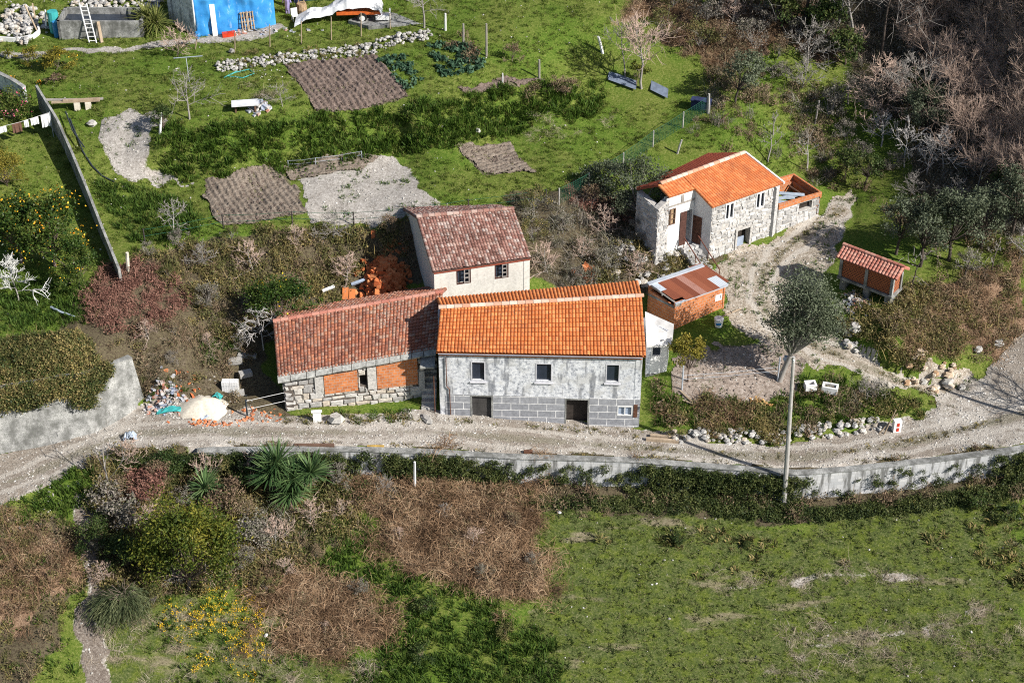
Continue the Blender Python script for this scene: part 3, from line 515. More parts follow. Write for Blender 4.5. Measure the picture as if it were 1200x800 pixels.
# ------------------------------------------------------------------ building helpers
def v3(p, z): return np.array([p[0], p[1], z], float)
def wall(mb, A, B, zb, zA, zB, th, ops=(), cv=.5, sub=None):
    """upright wall from A to B; its outer face is on the right hand when walking A to B; ops = openings (u0,u1,z0,z1)"""
    A = np.asarray(A, float)[:2]; B = np.asarray(B, float)[:2]; L = np.linalg.norm(B - A); t = (B - A) / L; n = np.array([-t[1], t[0]])   # n points inward
    us = sorted({0.0, L, *[o[0] for o in ops], *[o[1] for o in ops]}); vsl = sorted({zb, *[o[2] for o in ops], *[o[3] for o in ops]})
    top = lambda u: zA + (zB - zA) * u / L
    def P(u, z, off): q = A + t * u + n * off; return (q[0], q[1], z)
    for side, off in ((0, 0.0), (1, th)):
        for i in range(len(us) - 1):
            for j in range(len(vsl)):
                u0, u1 = us[i], us[i + 1]; z0 = vsl[j]; z1 = vsl[j + 1] if j + 1 < len(vsl) else None
                um = (u0 + u1) / 2; zm = (z0 + (z1 if z1 is not None else top(um))) / 2
                if any(o[0] < um < o[1] and o[2] < zm < o[3] for o in ops): continue
                a, b = (z1, z1) if z1 is not None else (top(u0), top(u1)); q = [P(u0, z0, off), P(u1, z0, off), P(u1, b, off), P(u0, a, off)]; uv = [(u0, z0), (u1, z0), (u1, b), (u0, a)]
                if side: q = q[::-1]; uv = uv[::-1]
                mb.poly(q, cv, uv)
    for o in ops:
        u0, u1, z0, z1 = o; k = th - .002
        for q in ([(u0, z0), (u0, z1)], [(u0, z1), (u1, z1)], [(u1, z1), (u1, z0)], [(u1, z0), (u0, z0)]):
            (a, za), (b, zb2) = q; mb.poly([P(a, za, 0), P(a, za, th), P(b, zb2, th), P(b, zb2, 0)], cv, [(0, 0), (th, 0), (th, 1), (0, 1)])
    mb.poly([P(0, zA, 0), P(L, zB, 0), P(L, zB, th), P(0, zA, th)], cv, [(0, 0), (L, 0), (L, th), (0, th)])
    mb.poly([P(0, zb, 0), P(0, zA, 0), P(0, zA, th), P(0, zb, th)], cv, [(0, zb), (0, zA), (th, zA), (th, zb)])
    mb.poly([P(L, zb, 0), P(L, zb, th), P(L, zB, th), P(L, zB, 0)], cv, [(0, zb), (th, zb), (th, zB), (0, zB)])
def prism(mb, pts, d, cv=.5, uv=None):
    """a flat outline given thickness along d"""
    p = [np.asarray(q, float) for q in pts]; d = np.asarray(d, float); n = len(p)
    mb.poly(p, cv, uv); mb.poly([q + d for q in p][::-1], cv, uv[::-1] if uv else None)
    for i in range(n):
        j = (i + 1) % n; l = float(np.linalg.norm(p[j] - p[i])); w = float(np.linalg.norm(d)); mb.poly([p[j], p[i], p[i] + d, p[j] + d], cv, [(l, 0), (0, 0), (0, w), (l, w)])
def gable(mb, A, B, zb, apex, zA, zB, th):
    """gable wall from A to B with its apex at a 3D point"""
    A = np.asarray(A, float)[:2]; B = np.asarray(B, float)[:2]; t = (B - A) / np.linalg.norm(B - A); n = np.array([-t[1], t[0], 0]) * th; L = np.linalg.norm(B - A)
    ua = float((np.asarray(apex)[:2] - A) @ t); ap = v3(A + t * ua, apex[2]); prism(mb, [v3(A, zb), v3(B, zb), v3(B, zB), ap, v3(A, zA)], n, .5, [(0, zb), (L, zb), (L, zB), (ua, apex[2]), (0, zA)])
def tiles(mb, c00, c10, c11, c01, ncol, nrow, amp, step, rng, sub=6, jit=0.0, bias=None, prof='s'):
    """tiled roof plane: eave left, eave right, ridge right, ridge left; every tile is curved, overlaps the one below and has its own colour"""
    C = [np.asarray(c, float) for c in (c00, c10, c11, c01)]; nrm = np.cross(C[1] - C[0], C[3] - C[0]); nrm /= np.linalg.norm(nrm)
    if nrm[2] < 0: nrm = -nrm
    m = ncol * sub + 1; us = np.linspace(0, 1, m); ph = (np.arange(m) % sub) / sub
    if prof == 's': pr = amp * np.abs(np.sin(math.pi * ph)) ** .8
    else: pr = amp * (.5 - .5 * np.cos(2 * math.pi * ph))
    cvs = rng.random((nrow, ncol))
    if bias is not None: cvs = np.clip(cvs + bias(np.linspace(0, 1, nrow)[:, None], np.linspace(0, 1, ncol)[None, :]), 0, .999)
    jj = (rng.random((nrow, ncol)) - .5) * jit
    def pt(u, v, h): return (C[0] * (1 - u) + C[1] * u) * (1 - v) + (C[3] * (1 - u) + C[2] * u) * v + nrm * h
    prev = None
    for r in range(nrow):
        v0, v1 = r / nrow, (r + 1) / nrow; b = len(mb.v)
        for k in range(m):
            ji = jj[r, min(k // sub, ncol - 1)]; mb.v.append(tuple(pt(us[k], max(0, v0 - (.004 + abs(ji) * .15 if r else 0)), pr[k] + step + ji * .5)))
        for k in range(m): mb.v.append(tuple(pt(us[k], v1, pr[k] + step * .15)))
        for k in range(m - 1):
            cv = cvs[r, k // sub]; mb.f.append((b + k, b + k + 1, b + m + k + 1, b + m + k)); mb.c.append(cv); mb.u.append(None)
            if prev is not None: mb.f.append((prev + m + k, prev + m + k + 1, b + k + 1, b + k)); mb.c.append(cv); mb.u.append(None)
        prev = b
    # boarding under the tiles closes the edges
    lo = [c - nrm * .10 for c in C]; up = [c + nrm * .012 for c in C]; mb.poly(lo[::-1], .1)
    for i in range(4):
        j = (i + 1) % 4; mb.poly([lo[i], lo[j], up[j], up[i]], .1)
def ridge_tiles(mb, a, b, r, n, rng):
    a = np.asarray(a, float); b = np.asarray(b, float); d = (b - a) / n; t = d / np.linalg.norm(d); s = np.cross(t, (0, 0, 1)); s /= np.linalg.norm(s); up = np.cross(s, t)
    for i in range(n):
        p = a + d * i; cv = rng.random(); b0 = len(mb.v); k = 7
        for e, rr in ((0, r * 1.05), (1.06, r * .9)):
            for q in range(k):
                an = math.pi * q / (k - 1); mb.v.append(tuple(p + d * e + s * math.cos(an) * rr * 1.1 + up * (math.sin(an) * rr - .03)))
        for q in range(k - 1): mb.f.append((b0 + q, b0 + q + 1, b0 + k + q + 1, b0 + k + q)); mb.c.append(cv); mb.u.append(None)
        mb.f.append(tuple(b0 + q for q in range(k))); mb.c.append(0.1); mb.u.append(None)
def rubble(mb, A, B, zb, zA, zB, rng, ops=(), hs=(.26, .46), ws=(.3, .85), dep=.07, skip=0.0, ulim=None):
    """courses of rough stones standing a little proud of the wall from A to B (outer face on the right hand)"""
    A = np.asarray(A, float)[:2]; B = np.asarray(B, float)[:2]; L = np.linalg.norm(B - A); t = (B - A) / L; n = np.array([t[1], -t[0]]); z = zb; top = lambda u: zA + (zB - zA) * u / L
    def P(u, zz, o): q = A + t * u + n * o; return (q[0], q[1], zz)
    while z < max(zA, zB):
        h = rng.uniform(*hs); u = 0.0 if rng.random() < .5 else -.2
        while u < L:
            w = rng.uniform(*ws); u0 = max(0, u); u1 = min(L, u + w); u += w
            hh = h * rng.uniform(.7, 1.2); z0 = z + rng.uniform(-.05, .05); z1 = z0 + hh
            tp = min(top(u0), top(u1)); z1 = min(z1, tp)
            if z1 - z0 < .08 or u1 - u0 < .1: continue
            hit = False
            for o in ops:
                if u1 > o[0] and u0 < o[1] and z1 > o[2] and z0 < o[3]:
                    if o[0] - u0 > .12: u1 = o[0]
                    elif u1 - o[1] > .12: u0 = o[1]
                    elif o[2] - z0 > .1: z1 = o[2]
                    elif z1 - o[3] > .1: z0 = o[3]
                    else: hit = True
            if hit or rng.random() < skip or u1 - u0 < .1: continue
            g = .012; j = lambda a: (rng.random() - .5) * a * 2.0; e = min(.07, (u1 - u0) * .2, (z1 - z0) * .25); d = dep * rng.uniform(.5, 1.3)
            base = [(u0 + g, z0 + g), (u1 - g, z0 + g), (u1 - g, z1 - g), (u0 + g, z1 - g)]; fr = [(u0 + g + e + j(.05), z0 + g + e * .7 + j(.05)), (u1 - g - e + j(.05), z0 + g + e * .7 + j(.05)), (u1 - g - e + j(.05), z1 - g - e * .7 + j(.05)), (u0 + g + e + j(.05), z1 - g - e * .7 + j(.05))]
            cv = rng.random(); b0 = len(mb.v); mb.v += [P(a, b, -.01) for a, b in base] + [P(a, b, d + j(.02)) for a, b in fr]
            for f in ((4, 5, 6, 7), (0, 1, 5, 4), (1, 2, 6, 5), (2, 3, 7, 6), (3, 0, 4, 7)): mb.f.append(tuple(b0 + q for q in f)); mb.c.append(cv); mb.u.append(None)
        z += h
def opening(A, B, px): # two pixel corners -> opening rectangle on the wall A-B
    (u0, z1), (u1, z0) = on_wall(A, B, px[0], px[1]), on_wall(A, B, px[2], px[3]); return (min(u0, u1), max(u0, u1), min(z0, z1), max(z0, z1))
def wpt(A, B, u, z, off=0.0):
    A = np.asarray(A, float)[:2]; B = np.asarray(B, float)[:2]; t = (B - A) / np.linalg.norm(B - A); q = A + t * u + np.array([t[1], -t[0]]) * off; return np.array([q[0], q[1], z])
def panel(mb, A, B, u0, u1, z0, z1, off, th, cv=.5):
    """a slab parallel to the wall A-B; off = how far its outer face stands out (negative: set back)"""
    p = [wpt(A, B, u0, z0, off - th), wpt(A, B, u1, z0, off - th), wpt(A, B, u1, z0, off), wpt(A, B, u0, z0, off)]; q = [wpt(A, B, u0, z1, off - th), wpt(A, B, u1, z1, off - th), wpt(A, B, u1, z1, off), wpt(A, B, u0, z1, off)]; mb.hexa([p[3], p[2], p[1], p[0], q[3], q[2], q[1], q[0]], cv)
def frame(mb, A, B, o, w, off, th, sill=True, cv=.5):
    u0, u1, z0, z1 = o; panel(mb, A, B, u0, u0 + w, z0, z1, off, th, cv); panel(mb, A, B, u1 - w, u1, z0, z1, off, th, cv); panel(mb, A, B, u0 + w, u1 - w, z1 - w, z1, off - .002, th, cv)
    if sill: panel(mb, A, B, u0 + w, u1 - w, z0, z0 + w, off - .002, th, cv)

RNG = np.random.default_rng(11)
MAT['whitestone'] = (lambda b: b.fin(b.mix(.85, b.ramp(b.attr('cv'), [(0, (.31, .305, .30)), (.5, (.47, .465, .46)), (1, (.62, .61, .595))]), b.ramp(b.noise(7, detail=7), [(.36, (.5, .5, .52)), (.48, (1, 1, 1)), (.64, (1.2, 1.2, 1.2))]), 'MULTIPLY'), .92, b.noise(9), .4))(NB('whitewashed_stone')); MAT['paleslab'] = m_plain('pale_cement_slab', (.60, .59, .575), .9, .22, 2); MAT['surround'] = m_plain('grey_lime_surround', (.58, .58, .62), .9, .15, 6); MAT['greyboard'] = m_wood('grey_black_boards', (.035, .033, .033), (.085, .08, .078))
# ------------------------------------------------------------------ main grey house with the new orange roof
def main_house():
    eL, eR = at(511, 413, 5.0), at(757, 418, 5.0); rL, rR = at(516, 361, 6.3), at(752, 347, 6.6); bL, bR = at(512, 351, 5.1), at(748, 331, 5.05)
    dx = (eR - eL)[:2]; dx /= np.linalg.norm(dx); dn = np.array([-dx[1], dx[0]])
    FL = eL[:2] + dx * .12 + dn * .28; FR = eR[:2] - dx * .18 + dn * .28; BL = bL[:2] + np.array([.12, -.25]); BR = bR[:2] + np.array([-.2, -.25])
    o = thing("house", "long grey rendered two storey house with a bright new orange tile roof facing the lane", "house", v3((FL + FR) / 2, 0))
    zb = -2.6; zt_ = 4.86
    ops = [opening(FL, FR, b) for b in ((553, 424, 568, 445), (629, 426, 646, 446), (711.5, 427, 725, 447))]; doors = [opening(FL, FR, b) for b in ((553, 463.5, 576, 494), (664, 467.5, 688, 500))]; small = opening(FL, FR, (724.5, 476, 740, 486)); slot = opening(FL, FR, (743, 474, 745.5, 488))
    mb = MB(); wall(mb, FL, FR, zb, zt_, zt_, .45, ops + doors + [small, slot]); mb.build("wall", MAT['plaster'], o)
    mb = MB(); gable(mb, FR, BR, zb, rR - np.array([0, 0, .16]), zt_, 4.9, .4); mb.build("wall", MAT['plaster'], o)
    mb = MB(); gable(mb, BL, FL, zb, rL - np.array([0, 0, .16]), 4.9, zt_, .4); mb.build("wall", MAT['plaster'], o)
    mb = MB(); wall(mb, BR, BL, zb, 4.9, 4.9, .4); mb.build("wall", MAT['plaster'], o)
    # the lower band of painted blocks
    L = float(np.linalg.norm(FR - FL)); bt = doors[0][3] - .0; mb = MB()
    segs = [0.35] + [x for d in sorted(doors) for x in (d[0] - .10, d[1] + .10)] + [L - .02]
    top0 = on_wall(FL, FR, 530, 461)[1]; top1 = on_wall(FL, FR, 740, 467.5)[1]
    for i in range(0, len(segs), 2):
        a, b = segs[i], segs[i + 1]; A2 = wpt(FL, FR, a, 0, .018)[:2]; B2 = wpt(FL, FR, b, 0, .018)[:2]; sub = [(s[0] - a - .06, s[1] - a + .06, s[2] - .08, s[3] + .06) for s in (small, slot) if a < s[0] < b]
        wall(mb, A2, B2, zb + .1, top0 + (top1 - top0) * a / L, top0 + (top1 - top0) * b / L, .016, sub)
    # brick courses follow the wall length
    mb.build("block_band", MAT['blockband'], o)
    for k, w in enumerate(ops):
        mb = MB(); frame(mb, FL, FR, (w[0] - .07, w[1] + .05, w[2] - .10, w[3] + .04), .07, .015, .06); wo = mb.build("window", MAT['surround'], o)
        mb = MB(); panel(mb, FL, FR, w[0] - .02, w[1] + .02, w[2] - .02, w[3] + .02, -.12, .04); mb.build("pane", MAT['glass'], wo)
        mb = MB(); panel(mb, FL, FR, w[0] - .14, w[1] + .14, w[2] - .20, w[2] - .132, .10, .12); mb.build("sill", MAT['surround'], wo)
    for k, d in enumerate(doors):
        mb = MB(); frame(mb, FL, FR, (d[0] - .10, d[1] + .10, d[2] - .1, d[3] + .06), .10, .03, .12, sill=False); do = mb.build("doorway", MAT['concrete'], o)
        mb = MB()
        if k == 0:
            for i in range(6):
                z0 = d[2] + (d[3] - d[2]) * i / 6; panel(mb, FL, FR, d[0], d[1], z0 + .012, z0 + (d[3] - d[2]) / 6, -.12 - .01 * (i % 2), .05, RNG.random())
            mb.build("door", MAT['greyboard'], do)
        else:
            panel(mb, FL, FR, d[0], d[1], d[2] - .25, d[2] + .12, .05, .5); mb.build("step", MAT['concrete'], do)
            mb = MB(); panel(mb, FL, FR, d[0], d[1], d[2] + .121, d[3], -.43, .05); mb.build("door", MAT['shadow_int'], do)  # set-back dark panel, painted as the shade inside the doorway
    mb = MB(); frame(mb, FL, FR, (small[0] - .05, small[1] + .05, small[2] - .05, small[3] + .05), .07, .035, .06); s = mb.build("window", MAT['whitepaint'], o); s["label"] = "small white framed ground floor window"
    mb = MB(); panel(mb, FL, FR, small[0], small[1], small[2], small[3], -.08, .02); mb.build("pane", MAT['bluegrey'], s); mb = MB(); um = (small[0] + small[1]) / 2; panel(mb, FL, FR, um - .03, um + .03, small[2] + .025, small[3] - .025, .02, .05); mb.build("mullion", MAT['whitepaint'], s)
    mb = MB(); panel(mb, FL, FR, slot[0] - .02, slot[1] + .06, slot[2] - .02, slot[3] + .02, .05, .06); mb.build("meter_board", MAT['door_brown'], o)
    # roof
    mb = MB(); tiles(mb, eL, eR, rR, rL, 60, 12, .06, .10, RNG, jit=.05, sub=5); rf = mb.build("roof", MAT['tile_new'], o)
    mb = MB(); tiles(mb, bR, bL, rL, rR, 58, 9, .075, .085, RNG, jit=.01, sub=5); mb.build("roof", MAT['tile_new'], o)
    mb = MB(); ridge_tiles(mb, rL + (-.1, 0, .08), rR + (.1, 0, .08), .15, 26, RNG); mb.build("ridge", MAT['ridge'], o)
    mb = MB(); a = v3(FL - dn * .20, 4.87); b = v3(FR - dn * .20, 4.87); mb.tube([a, b], .06, 8); mb.build("gutter", MAT['bluegrey'], o)
    mb = MB(); panel(mb, FL, FR, .02, L - .02, 4.62, 4.68, .06, .08); mb.build("eave_course", MAT['tile_worn'], o)
    mb = MB(); mb.tube([wpt(FL, FR, .45, 4.5, .08), wpt(FL, FR, .46, 2.3, .08), wpt(FL, FR, .62, 2.1, .08), wpt(FL, FR, .66, .1, .08)], .035, 6); mb.build("drain_pipe", MAT['door_brown'], o)
    return FL, FR, BL, BR
MAIN = main_house()
def side_annex():
    P0, P1 = at(757.5, 406, 2.9), at(785, 405, 2.9); B0, B1 = at(756, 368, 3.5), at(787, 383, 3.5)
    o = thing("annex", "small annex with a sloping concrete roof at the right end of the grey house", "annex", v3(P0[:2], .3))
    FL, FR, BR, BL = P0[:2] + (.05, .1), P1[:2] + (-.1, .1), B1[:2] + (-.1, -.15), B0[:2] + (.05, -.15)
    w = opening(FL, FR, (765, 407, 774, 417)); mb = MB(); wall(mb, FL, FR, -.8, 2.85, 2.85, .25, [w]); mb.build("wall", MAT['white'], o)
    mb = MB(); wall(mb, FR, BR, -.8, 2.85, 3.42, .25); mb.build("wall", MAT['plaster'], o); mb = MB(); wall(mb, BR, BL, -.8, 3.42, 3.42, .25); mb.build("wall", MAT['plaster'], o); mb = MB(); wall(mb, BL, FL, -.8, 3.42, 2.85, .25); mb.build("wall", MAT['plaster'], o)
    mb = MB(); prism(mb, [P0 + (0, -.15, .02), P1 + (.12, -.15, .02), B1 + (.15, .1, .02), B0 + (0, .1, .02)], (0, 0, .13)); mb.build("roof", MAT['paleslab'], o)
    mb = MB(); panel(mb, FL, FR, w[0], w[1], w[2], w[3], -.16, .04); p = mb.build("window", MAT['glass'], o); mb = MB(); frame(mb, FL, FR, (w[0] - .05, w[1] + .05, w[2] - .05, w[3] + .03), .05, .012, .03); mb.build("frame", MAT['white'], p)
    mb = MB(); panel(mb, FL, FR, -.01, np.linalg.norm(FR - FL) + .01, .55, .70, .04, .035); mb.build("plinth_ledge", MAT['concrete'], o)
side_annex()
# ------------------------------------------------------------------ old stone house on the left
def stone_house():
    eL, eR = at(326, 449, 2.95), at(511, 415, 3.72); rL, rR = at(320, 377, 4.45), at(519, 342, 5.25); dy = (rL - eL); 
    bL = rL + np.array([.2, 3.0, -1.3]); bR = rR + np.array([.5, 3.0, -1.3])
    dx = (eR - eL)[:2]; dx /= np.linalg.norm(dx); dn = np.array([-dx[1], dx[0]])
    FL = at(334, 470, 1.7)[:2]; FR = at(491, 460, 1.7)[:2]
    FLr = eL[:2] + dx * .35 + dn * .38; FRr = FLr + dx * 8.75; BL = bL[:2] + (.4, -.3); BR = FRr + dn * 6.6
    A, B = FLr, FRr; L = float(np.linalg.norm(B - A)); zb = -.9; zA = 2.72; zB = 3.5
    o = thing("stone_house", "low old stone house with a lichened dark red tile roof and orange brick infill", "house", v3((A + B) / 2, .2))
    win = opening(A, B, (421.5, 440, 430.5, 451)); bk = [opening(A, B, (379, 445, 420, 456)), opening(A, B, (441, 438, 490, 448.5))]
    mb = MB(); wall(mb, A, B, zb, zA, zB, .5, [win]); wl = mb.build("wall", MAT['mortar'], o)
    zu = lambda u: zA + (zB - zA) * u / L
    ops = [win] + [(b[0], b[1], b[2], 9) for b in bk] + [(win[1], bk[1][0], win[2] - .35, 9)]
    mb = MB(); rubble(mb, A, B, zb, zA, zB, RNG, ops, (.28, .5), (.35, .95), .09); mb.build("stonework", MAT['granite'], o)
    for b in bk:
        mb = MB(); a2 = wpt(A, B, b[0] + .02, 0, .10)[:2]; b2 = wpt(A, B, b[1] - .02, 0, .10)[:2]; wall(mb, a2, b2, b[2] - .02, zu(b[0]) - .06, zu(b[1]) - .06, .12)
        q = mb.build("brick_infill", MAT['brick'], o)
    mb = MB(); panel(mb, A, B, win[1] + .03, bk[1][0] - .02, win[2] - .3, zu(win[1]) - .05, .13, .14, .6); mb.build("upright_stone", MAT['granite'], o); mb = MB(); panel(mb, A, B, L - .34, L + .02, .1, 2.35, .12, .14, .4); mb.build("upright_stone", MAT['granite'], o); mb = MB(); panel(mb, A, B, bk[0][0] - .55, bk[0][0] - .02, bk[0][2] + .05, zu(bk[0][0]) - .06, .12, .13, .5); mb.build("upright_stone", MAT['granite'], o)
    mb = MB(); panel(mb, A, B, win[0], win[1], win[2], win[3], -.4, .05); mb.build("window", MAT['shadow_int'], o)  # near-black backing paints the shade behind the open window
    for (a, b, za, zb_) in ((BL, A, 2.75, zA), (B, BR, zB, 3.6), (BR, BL, 3.6, 2.75)):
        mb = MB()
        if a is BR: wall(mb, a, b, zb, za, zb_, .5)
        else: gable(mb, a, b, zb, (rL if b is A else rR) - np.array([0, 0, .2]), za, zb_, .5)
        mb.build("wall", MAT['mortar'], o)
        mb = MB(); rubble(mb, a, b, zb, za, zb_, RNG, (), (.28, .5), (.35, .95), .07); mb.build("stonework", MAT['granite'], o)
    # sagging roof in three strips
    bias = lambda v, u: .28 * (u - .45) + .06 - .22 * (1 - v) * (1 - u)
    def S(a, b, k): return a * (1 - k) + b * k
    sag = np.array([0, 0, -.10])
    mb = MB(); e2L, e2R = S(eL, rL, .085), S(eR, rR, .075); tiles(mb, e2L, e2R, rR, rL, 48, 17, .055, .075, RNG, jit=.10, bias=bias, sub=5); mb.build("roof", MAT['tile_old'], o)
    mb = MB(); tiles(mb, bR, bL, rL, rR, 48, 12, .055, .07, RNG, jit=.08, sub=4); mb.build("roof", MAT['tile_old'], o)
    mb = MB(); ridge_tiles(mb, rL + (0, 0, .07), rR + (0, 0, .07), .14, 22, RNG); mb.build("ridge", MAT['tile_pink'], o)
    # rough slabs along the eave
    mb = MB(); u = 0.0; W = float(np.linalg.norm(eR - eL)); nrm = np.cross(eR - eL, rL - eL); nrm /= np.linalg.norm(nrm)
    while u < W:
        w = min(RNG.uniform(.5, 1.1), W - u); k0, k1 = u / W, min(1, (u + w - .04) / W); j = lambda: RNG.uniform(-.05, .06)
        p = [S(eL, eR, k0) + nrm * j(), S(eL, eR, k1) + nrm * j(), S(S(eL, eR, k1), S(rL, rR, k1), .11) + nrm * .05, S(S(eL, eR, k0), S(rL, rR, k0), .11) + nrm * .05]; prism(mb, [q - nrm * .05 for q in p], nrm * .09, RNG.random()); u += w
    mb.build("eave_slab", MAT['slab'], o)
    return A, B
SH = stone_house()
def steps():
    a = at(493, 486, .1); b = at(511.5, 487, .1); o = thing("stone_stair", "steep dark stone stair squeezed between the stone house and the grey house", "stairs", a)
    mb = MB(); n = 9
    for i in range(n):
        y = a[1] + .5 + i * .34; z = .05 + (i + 1) * .24; panel(mb, (a[0] + .03, y), (b[0] - .05, y), 0, b[0] - a[0] - .08, -.8, z, 0, .36, RNG.random())
    mb.build("steps", MAT['granite'], o)
    mb = MB(); mb.tube([(b[0] - .10, a[1] + .2, .1), (b[0] - .12, a[1] + .25, 2.9)], .035, 6); mb.build("post", MAT['door_brown'], o)
    mb = MB(); mb.box(((a[0] + b[0]) / 2 - .02, a[1] + 1.9, 3.42), (b[0] - a[0] - .1, 2.6, .12), 0, .4, (0, .1)); mb.build("lintel_slab", MAT['slab'], o)
steps()
# ------------------------------------------------------------------ cream house behind
def cream_house():
    eL, eR = at(507, 319, 6.2), at(622.5, 302, 6.2); rL, rR = at(488, 254.5, 7.9), at(602, 245, 7.9)
    dd = (rL - eL) * np.array([1, 1, 0]); bL = rL + dd + (0, 0, -1.7); bR = rR + (rR - eR) * np.array([1, 1, 0]) + (0, 0, -1.7)
    dx = (eR - eL)[:2]; dx /= np.linalg.norm(dx); dn = np.array([-dx[1], dx[0]])
    A = eL[:2] + dx * .12 + dn * .15; B = eR[:2] - dx * .05 + dn * .15; D = bL[:2] + dx * .12 - dn * .2; C = bR[:2] - dx * .05 - dn * .2
    o = thing("house", "plain cream house with brown shutters and a mottled brown tile roof behind the grey house", "house", v3((A + B) / 2, 2.6)); zb = 1.0; zw = 6.1
    wins = [opening(A, B, (534.5, 315, 552, 331.5)), opening(A, B, (579.5, 309.5, 596, 325))]
    mb = MB(); wall(mb, A, B, zb, zw, zw, .4, wins); mb.build("wall", MAT['cream'], o); mb = MB(); wall(mb, C, D, zb, zw, zw, .4); mb.build("wall", MAT['cream'], o)
    mb = MB(); gable(mb, B, C, zb, rR - np.array([0, 0, .18]), zw, zw, .4); mb.build("wall", MAT['cream'], o); mb = MB(); gable(mb, D, A, zb, rL - np.array([0, 0, .18]), zw, zw, .4); mb.build("wall", MAT['cream'], o)
    for w in wins:
        mb = MB(); frame(mb, A, B, w, .08, -.02, .1); wo = mb.build("window", MAT['shutter'], o); um = (w[0] + w[1]) / 2
        mb = MB(); panel(mb, A, B, w[0] + .08, w[1] - .08, w[2] + .08, w[3] - .08, -.22, .03); mb.build("pane", MAT['glass'], wo)
        mb = MB(); a0, a1 = um + .02, w[1] - .10; frame(mb, A, B, (a0, a1, w[2] + .1, w[3] - .1), .06, .045, .05)
        for f in (.36, .66): zz = w[2] + .1 + (w[3] - w[2] - .2) * f; panel(mb, A, B, a0 + .06, a1 - .06, zz - .03, zz + .03, .04, .04)
        mb.build("shutter", MAT['timber_grey'], wo)
    bias = lambda v, u: .0 * v + .35 * np.clip(.25 - u, 0, 1) * v * 2
    mb = MB(); tiles(mb, eL, eR, rR, rL, 33, 15, .055, .075, RNG, jit=.11, sub=5); mb.build("roof", MAT['tile_grey'], o); mb = MB(); tiles(mb, bR, bL, rL, rR, 33, 15, .055, .075, RNG, jit=.1, sub=4); mb.build("roof", MAT['tile_grey'], o)
    mb = MB(); ridge_tiles(mb, rL + (0, 0, .08), rR + (0, 0, .08), .15, 16, RNG); mb.build("ridge", MAT['tile_grey'], o)
    mb = MB(); panel(mb, A, B, -.02, float(np.linalg.norm(B - A)) + .02, zw - .12, zw - .02, .07, .07); mb.build("eave_course", MAT['tile_red'], o)
    return A, B, C, D
CH = cream_house()
